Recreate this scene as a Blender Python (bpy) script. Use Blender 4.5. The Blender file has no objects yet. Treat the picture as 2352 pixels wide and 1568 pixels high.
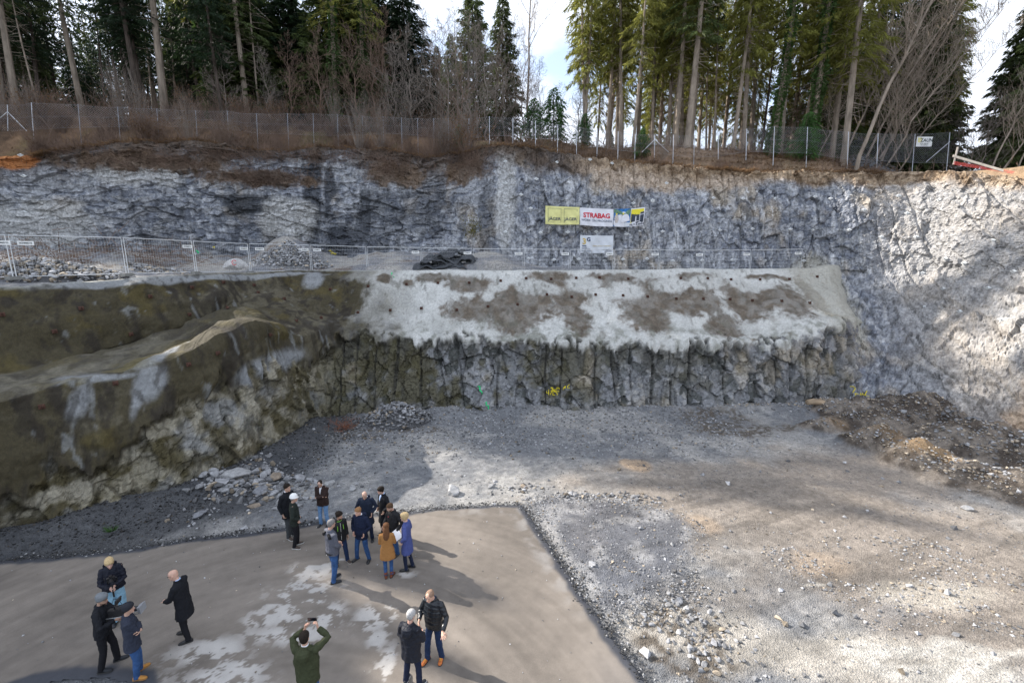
import bpy, bmesh, math, random
import numpy as np
from mathutils import Vector, Matrix
R = math.radians
scene = bpy.context.scene
COL = scene.collection

# ---------------------------------------------------------------- camera, sky, sun, exposure
F_PX, CX, CY, PITCH, CAMZ = 1045.0, 1176.0, 784.0, R(10.73), 8.7     # photo measured at 2352 px width
cam_d = bpy.data.cameras.new("camera"); cam = bpy.data.objects.new("camera", cam_d); COL.objects.link(cam)
cam_d.sensor_width = 36.0; cam_d.lens = 36.0 * F_PX / 2352.0
cam_d.clip_start = 0.1; cam_d.clip_end = 3000
cam.location = (0, 0, CAMZ); cam.rotation_euler = (math.pi/2 - PITCH, 0, 0)
scene.camera = cam

SUN_EL = R(32); SUN_DIR = Vector((-0.915*math.cos(SUN_EL), 0.403*math.cos(SUN_EL), math.sin(SUN_EL)))
sun_d = bpy.data.lights.new("sun", 'SUN'); sun = bpy.data.objects.new("sun", sun_d); COL.objects.link(sun)
sun_d.energy = 4.8; sun_d.angle = R(0.55); sun_d.color = (1.0, 0.93, 0.84)
sun.rotation_euler = SUN_DIR.to_track_quat('Z', 'Y').to_euler(); sun.location = (-60, 30, 60)

world = bpy.data.worlds.new("World"); scene.world = world; world.use_nodes = True
wn = world.node_tree.nodes; wl = world.node_tree.links
bg = wn["Background"]; bg.inputs[1].default_value = 0.15
sky = wn.new("ShaderNodeTexSky"); sky.sky_type = 'NISHITA'; sky.sun_disc = False
sky.sun_elevation = SUN_EL; sky.sun_rotation = math.atan2(SUN_DIR.x, SUN_DIR.y)
sky.air_density = 1.0; sky.dust_density = 1.5; sky.ozone_density = 2.0
tc = wn.new("ShaderNodeTexCoord"); mp = wn.new("ShaderNodeMapping"); mp.inputs[3].default_value = (1, 1, 2.6); mp.inputs[1].default_value = (0.62, 0.3, 0.1)
nz = wn.new("ShaderNodeTexNoise"); nz.inputs['Scale'].default_value = 2.6; nz.inputs['Detail'].default_value = 9; nz.inputs['Roughness'].default_value = 0.55
cr = wn.new("ShaderNodeValToRGB"); cr.color_ramp.elements[0].position = 0.36; cr.color_ramp.elements[1].position = 0.58
cr.color_ramp.elements[0].color = (.30, .30, .30, 1)
mx = wn.new("ShaderNodeMix"); mx.data_type = 'RGBA'
mx.inputs[7].default_value = (4.5, 4.8, 5.4, 1)
wl.new(tc.outputs['Generated'], mp.inputs[0]); wl.new(mp.outputs[0], nz.inputs['Vector']); wl.new(nz.outputs['Fac'], cr.inputs[0])
wl.new(cr.outputs[0], mx.inputs[0]); wl.new(sky.outputs[0], mx.inputs[6]); wl.new(mx.outputs[2], bg.inputs[0])

scene.view_settings.view_transform = 'Standard'; scene.view_settings.look = 'None'
scene.view_settings.exposure = 1.0; scene.view_settings.gamma = 1.0
scene.render.engine = 'CYCLES'
scene.cycles.max_bounces = 5; scene.cycles.diffuse_bounces = 3; scene.cycles.transparent_max_bounces = 8

# ---------------------------------------------------------------- helpers
cP, sP = math.cos(PITCH), math.sin(PITCH)
def ray(px, py):
    x, u = px - CX, CY - py
    return np.array((x, F_PX*cP + u*sP, -F_PX*sP + u*cP))
def P(px, py, t):                       # world point at distance factor t along a measured sight line
    d = ray(px, py); return np.array((0, 0, CAMZ)) + d*t
def PY(px, py, Y):                      # ... at world depth Y
    d = ray(px, py); return np.array((0, 0, CAMZ)) + d*(Y/d[1])
def G(px, py, z=0.0):                   # ... on the horizontal plane z
    d = ray(px, py); return np.array((0, 0, CAMZ)) + d*((z-CAMZ)/d[2])

def tag(o, label=None, cat=None, group=None, kind=None):
    if label: o['label'] = label
    if cat: o['category'] = cat
    if group: o['group'] = group
    if kind: o['kind'] = kind
    return o
def empty(name, loc=(0, 0, 0), rz=0, sc=1):
    o = bpy.data.objects.new(name, None); COL.objects.link(o)
    o.location = loc; o.rotation_euler = (0, 0, rz); o.scale = (sc, sc, sc); o.empty_display_size = 0.1
    return o
def link(name, me, mat=None, parent=None):
    o = bpy.data.objects.new(name, me); COL.objects.link(o)
    if mat is not None: me.materials.append(mat)
    if parent is not None: o.parent = parent
    return o
def mesh_np(name, V, F, col=None, smooth=False):
    V = np.asarray(V, np.float32); F = np.asarray(F, np.int32)
    me = bpy.data.meshes.new(name); n = F.shape[1]
    me.vertices.add(len(V)); me.vertices.foreach_set('co', V.ravel())
    me.loops.add(F.size); me.loops.foreach_set('vertex_index', F.ravel())
    me.polygons.add(len(F)); me.polygons.foreach_set('loop_start', np.arange(0, F.size, n, dtype=np.int32))
    me.polygons.foreach_set('use_smooth', np.full(len(F), smooth))
    me.update(calc_edges=True)
    if col is not None:
        a = me.color_attributes.new('Col', 'FLOAT_COLOR', 'POINT')
        c = np.ones((len(V), 4), np.float32); c[:, :3] = col; a.data.foreach_set('color', c.ravel())
    return me
def grid_faces(nu, nv):                 # vertex index = j*nu + i
    i = np.arange(nu-1); j = np.arange(nv-1); I, J = np.meshgrid(i, j)
    a = (J*nu + I).ravel(); return np.stack([a, a+1, a+nu+1, a+nu], 1)
class MB:                               # small mesh builder: boxes, tubes, lathes; builds ONE mesh object
    def __init__(s): s.v = []; s.f = []
    def add(s, vs, fs):
        b = len(s.v); s.v += [tuple(map(float, v)) for v in vs]; s.f += [tuple(b+i for i in f) for f in fs]; return s
    def box(s, c, d, M=None):
        cx, cy, cz = c; x, y, z = d[0]/2, d[1]/2, d[2]/2
        vs = [(sx*x, sy*y, sz*z) for sx in (-1, 1) for sy in (-1, 1) for sz in (-1, 1)]
        if M is not None: vs = [tuple(M @ Vector(v)) for v in vs]
        vs = [(v[0]+cx, v[1]+cy, v[2]+cz) for v in vs]
        return s.add(vs, [(0, 1, 3, 2), (4, 6, 7, 5), (0, 4, 5, 1), (2, 3, 7, 6), (0, 2, 6, 4), (1, 5, 7, 3)])
    def tube(s, pts, rads, n=8, caps=True, flat=1.0):
        pts = [Vector(p) for p in pts]
        if not hasattr(rads, '__len__'): rads = [rads]*len(pts)
        rings = []; N = None
        for i, p in enumerate(pts):
            d = (pts[min(i+1, len(pts)-1)] - pts[max(i-1, 0)]).normalized()
            if N is None: N = d.orthogonal().normalized() if abs(d.z) > .9 else d.cross(Vector((0, 0, 1))).normalized()
            N = (N - d*N.dot(d)).normalized(); B = d.cross(N)
            rings.append([p + (N*math.cos(a) + B*math.sin(a)*flat)*rads[i] for a in [2*math.pi*k/n for k in range(n)]])
        vs = [v for r in rings for v in r]; fs = []
        for i in range(len(pts)-1):
            for k in range(n): k2 = (k+1) % n; fs.append((i*n+k, i*n+k2, (i+1)*n+k2, (i+1)*n+k))
        if caps: fs.append(tuple(range(n))[::-1]); fs.append(tuple((len(pts)-1)*n+k for k in range(n)))
        return s.add(vs, fs)
    def loft(s, rings, caps=True):      # list of rings of equal length
        n = len(rings[0]); vs = [v for r in rings for v in r]; fs = []
        for i in range(len(rings)-1):
            for k in range(n): k2 = (k+1) % n; fs.append((i*n+k, i*n+k2, (i+1)*n+k2, (i+1)*n+k))
        if caps: fs.append(tuple(range(n))[::-1]); fs.append(tuple((len(rings)-1)*n+k for k in range(n)))
        return s.add(vs, fs)
    def ellipsoid(s, c, r, M=None, nu=12, nv=8):
        rings = []
        for j in range(1, nv):
            th = math.pi*j/nv; ring = []
            for k in range(nu):
                a = 2*math.pi*k/nu; v = Vector((r[0]*math.sin(th)*math.cos(a), r[1]*math.sin(th)*math.sin(a), -r[2]*math.cos(th)))
                if M is not None: v = M @ v
                ring.append((v[0]+c[0], v[1]+c[1], v[2]+c[2]))
            rings.append(ring)
        return s.loft(rings)
    def mesh(s, name, smooth=False):
        me = bpy.data.meshes.new(name); me.from_pydata(s.v, [], s.f); me.update()
        if smooth: me.polygons.foreach_set('use_smooth', [True]*len(me.polygons))
        return me
    def build(s, name, mat=None, parent=None, smooth=False): return link(name, s.mesh(name, smooth), mat, parent)
def copy_tree(o, parent=None):
    c = o.copy(); COL.objects.link(c)
    if parent is not None: c.parent = parent
    for ch in o.children: copy_tree(ch, c)
    return c

# ---- numpy noise
def _h(ix, iy, iz, seed):
    n = (ix*374761393 + iy*668265263 + iz*1274126177 + seed*974711) & 0x7fffffff
    n = ((n ^ (n >> 13))*1103515245) & 0x7fffffff; n = ((n ^ (n >> 15))*12345701) & 0x7fffffff
    return ((n ^ (n >> 11)) & 0xffff)/65535.0
def vnoise(p, seed=0):
    p = np.asarray(p, float); i = np.floor(p).astype(np.int64); f = p-i; f = f*f*(3-2*f)
    x, y, z = i[..., 0], i[..., 1], i[..., 2]; fx, fy, fz = f[..., 0], f[..., 1], f[..., 2]; r = 0
    for dx in (0, 1):
        for dy in (0, 1):
            for dz in (0, 1):
                w = (fx if dx else 1-fx)*(fy if dy else 1-fy)*(fz if dz else 1-fz); r = r + w*_h(x+dx, y+dy, z+dz, seed)
    return r*2-1
def fbm(p, octv=4, seed=0, gain=.5):
    a = 1; s = 0; t = 0; p = np.asarray(p, float)
    for o in range(octv): s = s + a*vnoise(p*(2**o)+o*17.3, seed+o); t += a; a *= gain
    return s/t
def cells(p, seed=0):                   # worley: F1, F2, per-cell random h, facet (random tilted plane in each cell)
    i = np.floor(p).astype(np.int64); sh = p.shape[:-1]
    F1 = np.full(sh, 9.); F2 = np.full(sh, 9.); H = np.zeros(sh); T = np.zeros(sh)
    for dx in (-1, 0, 1):
        for dy in (-1, 0, 1):
            for dz in (-1, 0, 1):
                c = i+np.array((dx, dy, dz)); x, y, z = c[..., 0], c[..., 1], c[..., 2]
                q = c+np.stack([_h(x, y, z, seed+k) for k in (1, 2, 3)], -1); d = p-q; D = np.sqrt((d*d).sum(-1))
                h = _h(x, y, z, seed+4)
                tl = d[..., 0]*(_h(x, y, z, seed+5)-.5)+d[..., 1]*(_h(x, y, z, seed+6)-.5)+d[..., 2]*(_h(x, y, z, seed+7)-.5)
                m = D < F1; F2 = np.where(m, F1, np.minimum(F2, D)); F1 = np.where(m, D, F1); H = np.where(m, h, H); T = np.where(m, tl, T)
    return F1, F2, H, T
def ss(a, b, x): t = np.clip((x-a)/(b-a), 0, 1); return t*t*(3-2*t)
def lerp(a, b, t): t = np.asarray(t)[..., None]; return np.asarray(a)*(1-t)+np.asarray(b)*t
def lin(r, g, b):                       # sRGB 0-255 to linear
    return np.array([(c/255/12.92) if c/255 <= .04045 else ((c/255+.055)/1.055)**2.4 for c in (r, g, b)])
def resample(keys, us, closed=False):   # Catmull-Rom along axis 0, keys (n, ..), us in 0..n-1
    K = np.asarray(keys, float); n = len(K); i = np.clip(np.floor(us).astype(int), 0, n-2); f = us-i
    g = lambda k: K[np.clip(k, 0, n-1)]
    f = f.reshape((-1,)+(1,)*(K.ndim-1)); p0, p1, p2, p3 = g(i-1), g(i), g(i+1), g(i+2)
    m1 = (p2-p0)*.35; m2 = (p3-p1)*.35
    return (2*f**3-3*f**2+1)*p1+(f**3-2*f**2+f)*m1+(-2*f**3+3*f**2)*p2+(f**3-f**2)*m2
def arc_us(K, ds):                      # parameter values evenly spaced in length ds along key line K
    n = len(K); us = np.linspace(0, n-1, n*60); pts = resample(K, us); L = np.concatenate([[0], np.cumsum(np.linalg.norm(np.diff(pts, axis=0), axis=1))])
    return np.interp(np.arange(0, L[-1], ds), L, us)
def grid_normals(V):                    # V (nv, nu, 3)
    du = np.gradient(V, axis=1); dv = np.gradient(V, axis=0); N = np.cross(du, dv); return N/np.maximum(np.linalg.norm(N, axis=-1, keepdims=True), 1e-9)

# ---- materials
def new_mat(name, rough=.8, color=(.5, .5, .5), metal=0, spec=.3):
    m = bpy.data.materials.new(name); m.use_nodes = True; b = m.node_tree.nodes['Principled BSDF']
    b.inputs['Base Color'].default_value = (*color, 1); b.inputs['Roughness'].default_value = rough; b.inputs['Metallic'].default_value = metal
    b.inputs['Specular IOR Level'].default_value = spec
    return m, m.node_tree, b
def add_noise_color(nt, src, scale, amt, detail=6, stretch=(1, 1, 1), rough=.6, seed=0):
    """multiply a colour by procedural noise 1-amt .. 1+amt"""
    tcn = nt.nodes.new('ShaderNodeTexCoord'); mpn = nt.nodes.new('ShaderNodeMapping'); mpn.inputs[3].default_value = stretch; mpn.inputs[1].default_value = (seed*3.1, seed*1.7, seed)
    n = nt.nodes.new('ShaderNodeTexNoise'); n.inputs['Scale'].default_value = scale; n.inputs['Detail'].default_value = detail; n.inputs['Roughness'].default_value = rough
    nt.links.new(tcn.outputs['Object'], mpn.inputs[0]); nt.links.new(mpn.outputs[0], n.inputs['Vector'])
    mr = nt.nodes.new('ShaderNodeMapRange'); mr.inputs[1].default_value = .3; mr.inputs[2].default_value = .7; mr.inputs[3].default_value = 1-amt; mr.inputs[4].default_value = 1+amt
    nt.links.new(n.outputs['Fac'], mr.inputs[0])
    mu = nt.nodes.new('ShaderNodeVectorMath'); mu.operation = 'SCALE'; nt.links.new(mr.outputs[0], mu.inputs['Scale'])
    if isinstance(src, tuple): mu.inputs[0].default_value = src
    else: nt.links.new(src, mu.inputs[0])
    return mu.outputs[0], n.outputs['Fac']
def add_bump(nt, b, fac, dist, strength=1.0, prev=None):
    bp = nt.nodes.new('ShaderNodeBump'); bp.inputs['Distance'].default_value = dist; bp.inputs['Strength'].default_value = strength
    nt.links.new(fac, bp.inputs['Height'])
    if prev is not None: nt.links.new(prev, bp.inputs['Normal'])
    nt.links.new(bp.outputs[0], b.inputs['Normal']); return bp.outputs[0]
def vcol_mat(name, rough=.85, s1=6, a1=.25, s2=30, a2=.25, stretch=(1, 1, 1), bump=.03, vor=0, spec=.25):
    m, nt, b = new_mat(name, rough, spec=spec)
    at = nt.nodes.new('ShaderNodeAttribute'); at.attribute_name = 'Col'
    c1, f1 = add_noise_color(nt, at.outputs['Color'], s1, a1, stretch=stretch); c2, f2 = add_noise_color(nt, c1, s2, a2, detail=3, seed=1)
    out = c2
    n1 = add_bump(nt, b, f1, bump); n2 = add_bump(nt, b, f2, bump*.35, prev=n1)
    if vor:
        tcn = nt.nodes.new('ShaderNodeTexCoord'); v = nt.nodes.new('ShaderNodeTexVoronoi'); v.inputs['Scale'].default_value = vor
        nt.links.new(tcn.outputs['Object'], v.inputs['Vector'])
        mr = nt.nodes.new('ShaderNodeMapRange'); mr.inputs[3].default_value = .82; mr.inputs[4].default_value = 1.18
        sp = nt.nodes.new('ShaderNodeSeparateColor'); nt.links.new(v.outputs['Color'], sp.inputs[0]); nt.links.new(sp.outputs[0], mr.inputs[0])
        mu = nt.nodes.new('ShaderNodeVectorMath'); mu.operation = 'SCALE'; nt.links.new(c2, mu.inputs[0]); nt.links.new(mr.outputs[0], mu.inputs['Scale']); out = mu.outputs[0]
        add_bump(nt, b, v.outputs['Distance'], .02, prev=n2)
    nt.links.new(out, b.inputs['Base Color']); return m
def plain_mat(name, color, rough=.7, metal=0, noise=.15, scale=8, bump=.0, spec=.3, stretch=(1, 1, 1)):
    m, nt, b = new_mat(name, rough, color, metal, spec)
    c, f = add_noise_color(nt, tuple(color), scale, noise, stretch=stretch); nt.links.new(c, b.inputs['Base Color'])
    if bump: add_bump(nt, b, f, bump)
    return m
# ---------------------------------------------------------------- cliffs, bench, pit floor, hill
def sheet_rows(cols, ds_u, nrows, seglen):
    """cols: list over columns of lists over rows of points -> dense grid (nv, nu, 3)"""
    K = np.array(cols, float)                         # (nc, nr, 3)
    us = arc_us(K[:, 1], ds_u); A = resample(K, us)   # (nu, nr, 3)
    A = A.transpose(1, 0, 2)                          # (nr, nu, 3)
    out = []
    for r in range(A.shape[0]-1):
        n = nrows[r]; f = np.linspace(0, 1, n, endpoint=(r == A.shape[0]-2))[:, None, None]
        out.append(A[r][None]*(1-f)+A[r+1][None]*f)
    return np.concatenate(out, 0)
def spow(V, seed, scl, amp, stretch=(1, 1, 1), warp=.35):
    q = V*np.array(stretch)*scl; w = np.stack([fbm(q*.8+7*k, 2, seed+60+k) for k in range(3)], -1)
    F1, F2, H, T = cells(q+w*warp, seed); return amp*((H-.5)*.9+T*1.3), F1, F2, H

# mask helper: soft blobs given as (px, py, rx, ry) measured on the photo, turned into world metres on the wall at depth Y
def blobs(V, lst, D, seed, edge=.35, wob=.45):
    m = np.zeros(V.shape[:-1]); w = fbm(V*1.1, 4, seed)*wob + fbm(V*np.array((4.5, 4.5, 2.0)), 4, seed+9, .65)*wob*.75
    for b in lst:
        px, py, rx, ry = b[:4]; d = b[4] if len(b) > 4 else D; k = b[5] if len(b) > 5 else 1.0
        c = PY(px, py, d); mx_ = rx*d/F_PX; mz = ry*d/F_PX
        r = np.sqrt(((V[..., 0]-c[0])/mx_)**2+((V[..., 2]-c[2])/mz)**2)+w
        m = np.maximum(m, k*(1-ss(1-edge, 1+edge, r)))
    return m

# ---- upper cliff ------------------------------------------------------------
uc = []
for px, t0, t1, py1, Yt, pyt in [(-700, .030, .0262, 640, 25, 372), (-300, .030, .0270, 630, 28, 362), (0, .030, .0285, 615, 31.5, 352), (200, .031, .0300, 608, 33, 337),
        (400, .032, .0312, 608, 35, 330), (560, .033, .0322, 608, 36, 332), (690, .033, .0332, 608, 37, 338), (760, .033, .0338, 606, 38, 340), (900, .033, .0336, 606, 38.3, 348),
        (1000, .033, .0332, 610, 38, 352), (1075, .033, .0322, 612, 37.6, 345), (1130, .033, .0318, 615, 37, 331), (1230, .033, .0318, 615, 36.8, 340), (1400, .033, .0320, 617, 37.3, 368),
        (1600, .033, .0322, 617, 37, 385), (1800, .033, .0326, 617, 36.4, 397), (1880, .030, .0322, 617, 36, 399), (1950, .0255, .0310, 618, 35.3, 400), (2060, .0249, .0296, 620, 34.3, 398),
        (2135, .0241, .0285, 622, 33, 393), (2200, .0230, .0268, 630, 31.2, 396), (2352, .0213, .0237, 640, 28.6, 408), (2600, .0178, .019, 660, 24, 430), (3200, .0123, .0135, 700, 17, 470)]:
    pyb = {2135: 952, 2200: 968, 2352: 1000, 2600: 1080, 3200: 1300, 1950: 930, 2060: 940}.get(px, 900)
    r0 = P(px, pyb, t0); r0[2] = -.6 if px >= 1950 else 1.0
    r1 = P(px, py1, t1); r2 = PY(px, pyt, Yt)
    r1b = r1*.42+r2*.58; r1b[1] -= .35
    r3 = r2+np.array((0, 1.6, .25)); uc.append([r0, r1, r1b, r2, r3])
V = sheet_rows(uc, .07, [70, 95, 80, 22], None)
N = grid_normals(V)
if N[60, N.shape[1]//2, 1] > 0: N = -N
X, Y, Z = V[..., 0], V[..., 1], V[..., 2]
left = 1-ss(-8, 1, X)                                  # bedded rock on the left, blasted rock on the right
rightw = ss(22, 26, X)
d1a, f1a, f2a, h1a = spow(V, 11, .55, 1.0, (.7, .8, 1.9)); d1b, f1b, f2b, h1b = spow(V, 12, .8, 1.0, (1.5, 1, .9))
d2a, _, e2, h2 = spow(V, 21, 1.7, 1.0, (.7, .9, 1.9)); d2b, g1, g2, h2b = spow(V, 22, 2.6, 1.0, (1.3, 1, .8))
d3, k1, k2, h3 = spow(V, 31, 5.5, 1.0, (1, 1, 1.2))
strata = fbm(V*np.array((.25, .25, 3.2)), 3, 70)*.5
big = fbm(V*.16, 3, 5)*1.15
drill = np.clip(np.cos(X*2*math.pi/.95+fbm(V*.3, 2, 8)*1.0)-.90, 0, 1)*10*ss(-2, 4, X)
disp = big*(.35+.65*left)+left*(d1a*.34+d2a*.22+strata*.32)+(1-left)*(d1b*.25+d2b*.13)+d3*.055-drill*.13+fbm(V*9, 2, 4)*.03
fade = np.ones_like(X); fade[-22:] = np.linspace(1, .4, 22)[:, None]
V2 = V+N*(disp*fade)[..., None]
# rubble-like soil slump top right of the banners: smoother
crack = ss(.10, .0, f2b-f1b)*(1-left)*.5+ss(.07, 0, f2a-f1a)*left
rim = PY(0, 0, 1)
ztop = V[-22, :, 2][None]; below = ztop-Z
n1 = fbm(V*.35, 4, 41); n2_ = fbm(V*np.array((1.4, 1.4, .35)), 4, 42); n3 = fbm(V*np.array((4, 4, .5)), 4, 43); n4 = fbm(V*3, 4, 44)
bl = np.array((.17, .185, .22)); gr = np.array((.31, .32, .34)); oc = np.array((.40, .34, .26)); wh = np.array((.60, .61, .62)); dk = np.array((.045, .05, .06))
C = lerp(bl, gr, ss(-.35, .4, n1*.6+(h2-.5)*.9+(h3-.5)*.5))
C = lerp(C, gr*1.35, ss(.1, .6, (h2b-.5)*1.2+n4*.5)*.7)
C = lerp(C, oc, ss(.12, .55, fbm(V*.5, 4, 47)+(h1b-.5)*.3)*(.75-.35*left))
C = lerp(C, wh, ss(.14, .44, n3*.8+n2_*.4-.03)*(.2+.5*ss(-3, 3, X))); C = lerp(C, np.array((.07, .075, .085)), ss(.15, .45, fbm(V*np.array((2.2, 2.2, .5)), 4, 57))*.6)
C = lerp(C, wh*.85, ss(.0, .3, drill)*ss(-.15, .3, fbm(V*np.array((.8, .8, .5)), 3, 58))*.45); hc = ss(.035, .0, np.abs(fbm(V*np.array((.35, .35, 1.5)), 3, 59)))*(1-left)*ss(-.2, .2, fbm(V*.5, 2, 63)); C = C*(1-.45*hc)[..., None]
C = C*(1-(.6-.3*left)*crack)[..., None]
C = lerp(C, C*.72, ss(.0, .5, fbm(V*np.array((.5, .5, .25)), 4, 51)+(h1a-.5)*.4)*left)
blk = blobs(V, [(722, 470, 16, 95), (752, 440, 12, 55), (700, 520, 7, 50), (870, 500, 60, 70), (800, 560, 45, 35), (990, 470, 40, 60), (600, 480, 60, 22), (1120, 520, 18, 90)], 36.5, 91, .3, .5)
C = lerp(C, dk, blk*np.where(X < -11, .88, .55)); 
pale = blobs(V, [(640, 500, 55, 45), (20, 440, 45, 90), (330, 400, 80, 30), (180, 520, 90, 50), (1160, 430, 22, 140)], 34, 92, .3, .4)
C = lerp(C, np.array((.46, .46, .45)), pale*.75)
soilb = blobs(V, [(1480, 395, 130, 38), (1620, 400, 130, 30), (1380, 380, 70, 22), (1830, 400, 130, 13)], 36.5, 93, .3, .35)
soil = np.array((.40, .325, .255)); soilm = np.maximum(soilb, ss(1.0, .2, below+n1*.5)*ss(4, 8, X)*.9)
C = lerp(C, soil*(1+.25*n4[..., None]), soilm)
humus = ss(2.1, .3, below+fbm(V*.6, 4, 61)*1.8)*(1-ss(3, 9, X))
C = lerp(C, np.array((.085, .06, .042))*(1+.5*n4[..., None]), humus*.93)
veg = blobs(V, [(600, 410, 110, 18), (380, 385, 150, 20), (900, 390, 60, 30), (1060, 380, 60, 30)], 35.5, 95, .3, .6)
C = lerp(C, np.array((.13, .085, .05)), veg*.85)
orange = blobs(V, [(20, 358, 40, 24, 31.5)], 31.5, 96, .2, .2); C = lerp(C, np.array((.36, .15, .055)), orange)
shm = blobs(V, [(1925, 650, 42, 60, 31), (1940, 730, 30, 60, 30), (1900, 690, 60, 60, 31)], 31, 99, .3, .45); C = lerp(C, np.array((.40, .385, .335)), shm*.85)
rw = ss(23.5, 26.5, X+.25*(30-Y)); C = lerp(C, lerp(np.array((.33, .32, .31)), np.array((.41, .34, .26)), ss(-.1, .3, fbm(V*.45, 4, 48))*.35), rw*.8)
C = lerp(C, np.array((.56, .42, .29)), blobs(V, [(2350, 900, 35, 110, 22), (2360, 760, 30, 60, 23)], 22, 97, .15, .3)*.8*ss(22.6, 21.6, Y+fbm(V*.8, 3, 98)))
grs = ss(1.15, .35, below+fbm(V*.7, 4, 64)*.8)*ss(3, 8, X); C = lerp(C, lerp(np.array((.17, .115, .07)), np.array((.33, .25, .17)), ss(-.3, .3, n4)), grs*.92)
m_rock = vcol_mat('rock_mat', .82, 6, .34, 26, .25, (1, 1, .28), .05, 9)
me = mesh_np('upper_cliff', V2.reshape(-1, 3), grid_faces(V.shape[1], V.shape[0]), np.clip(C, .01, .9).reshape(-1, 3))
upper_cliff = tag(link('upper_cliff', me, m_rock), 'tall grey blasted rock cliff behind the bench', None, None, 'structure')
UC_V, UC_N = V2, N
def on_grid(Vg, px, py):                # nearest surface point of a wall grid seen along a measured line
    d = ray(px, py); d = d/np.linalg.norm(d); q = Vg-np.array((0, 0, CAMZ)); t = q@d
    e = np.linalg.norm(q-t[..., None]*d, axis=-1); e = e+t*.002; k = np.unravel_index(np.argmin(e), e.shape); return k, Vg[k]

# ---- lower wall: rock below, sprayed concrete above -------------------------
lw = []
for c in [[(-900, 1500, .0080), (-900, 1010, .0083), (-900, 950, .0105), (-900, 820, .0115), (-900, 665, .0120)],
          [(-350, 1360, .0112), (-350, 960, .0114), (-350, 900, .0132), (-350, 790, .0142), (-350, 664, .0147)],
          [(0, 1250, .01333), (0, 922, .0139), (0, 855, .0157), (0, 755, .0163), (0, 661, .0170)],
          [(120, 1218, .0139), (120, 890, .0150), (110, 838, .0169), (120, 740, .0176), (120, 654, .0183)],
          [(250, 1172, .0150), (250, 855, .0158), (215, 815, .0183), (245, 725, .0190), (245, 646, .0197)],
          [(390, 1137, .0160), (400, 828, .0169), (372, 772, .0208), (395, 702, .0214), (400, 636, .0222)],
          [(500, 1108, .0170), (500, 790, .0185), (470, 742, .0226), (500, 690, .0232), (500, 630, .0242)],
          [(575, 1080, .0180), (585, 752, .0202), (545, 722, .0236), (570, 680, .0249), (575, 627, .0257)],
          [(640, 1040, .0196), (640, 760, .0216), (620, 705, .0248), (640, 665, .0264), (650, 625, .0274)],
          [(690, 1005, .0211), (692, 775, .0231), (680, 715, .0257), (690, 670, .0272), (700, 623, .0283)],
          [(728, 975, .0228), (728, 765, .0244), (728, 710, .0263), (735, 665, .0275), (740, 622, .0285)],
          [(765, 958, .0238), (765, 745, .0253), (770, 705, .0267), (775, 665, .0276), (780, 622, .0285)],
          [(830, 957, .0239), (830, 770, .0252), (830, 715, .0266), (830, 668, .0275), (830, 622, .0284)],
          [(1000, 948, .0244), (1000, 778, .0251), (1000, 722, .0264), (1000, 670, .0274), (1000, 622, .0284)],
          [(1176, 942, .0247), (1176, 785, .0250), (1176, 728, .0263), (1176, 672, .0275), (1176, 622, .02845)],
          [(1400, 945, .0246), (1400, 795, .0250), (1400, 732, .0266), (1400, 675, .0279), (1400, 621, .0291)],
          [(1600, 945, .0247), (1600, 797, .0252), (1600, 732, .0270), (1600, 675, .0285), (1600, 620, .0299)],
          [(1750, 940, .0250), (1750, 798, .0255), (1750, 728, .0275), (1750, 672, .0292), (1750, 618, .0306)],
          [(1860, 935, .0252), (1865, 775, .0258), (1865, 710, .0280), (1865, 665, .0296), (1860, 616, .0310)],
          [(1925, 931, .0254), (1930, 750, .0272), (1925, 700, .0288), (1915, 650, .0300), (1905, 609, .0311)],
          [(1965, 929, .0262), (1960, 740, .0286), (1955, 690, .0302), (1948, 650, .0315), (1945, 612, .0322)],
          [(2000, 929, .0285), (2000, 740, .0305), (2000, 690, .032), (2000, 650, .033), (2000, 612, .0335)]]:
    rows = [P(*q) for q in c]; rows[0][2] = -.5; e = rows[-1]
    dr = np.array((-.9, .25, 0)) if c[0][0] < 500 else (np.array((-.6, .7, 0)) if c[0][0] < 740 else np.array((0, 1, 0)))
    rows.append(e+dr*.35+np.array((0, 0, .02))); rows.append(e+dr*1.2+np.array((0, 0, -.35))); lw.append(rows)
V = sheet_rows(lw, .06, [85, 36, 34, 34, 8, 6], None)
N = grid_normals(V)
if N[40, N.shape[1]//2, 1] > 0: N = -N
for _ in range(6): N[1:-1] = (N[:-2]+N[1:-1]*2+N[2:])/4; N[:, 1:-1] = (N[:, :-2]+N[:, 1:-1]*2+N[:, 2:])/4
N = N/np.linalg.norm(N, axis=-1, keepdims=True)
X, Y, Z = V[..., 0], V[..., 1], V[..., 2]; nv, nu = X.shape
rowi = np.arange(nv)[:, None]*np.ones((1, nu)); sw = ss(-11.0, -9.3, X)          # 1 = back wall, 0 = left wall
lipn = fbm(V*np.array((1.2, 1.2, .3)), 4, 201)*15+fbm(V*np.array((4, 4, .5)), 3, 202)*13
rocklim = 85+lipn-ss(-8.5, -9.5, X)*26*ss(-14.5, -12, X)-ss(-12.5, -14.5, X)*52+ss(-10.6, -9.6, X)*ss(-7.5, -9, X)*14
isrock = 1-ss(-3, 3, rowi-rocklim)
d1, f1, f2, h1 = spow(V, 111, .75, 1.0, (1.1, 1, .9)); d2, g1, g2, h2 = spow(V, 121, 1.9, 1.0, (1.2, 1, .85)); d3, k1, k2, h3 = spow(V, 131, 4.6, 1.0, (1.1, 1, .9))
along = np.cumsum(np.linalg.norm(np.diff(V[40], axis=0, prepend=V[40][:1]), axis=1))[None]*np.ones((nv, 1))
dr_ = along/1.02+fbm(np.stack([along*.35, Z*.12, 0*Z], -1), 3, 140)*1.0
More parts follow.
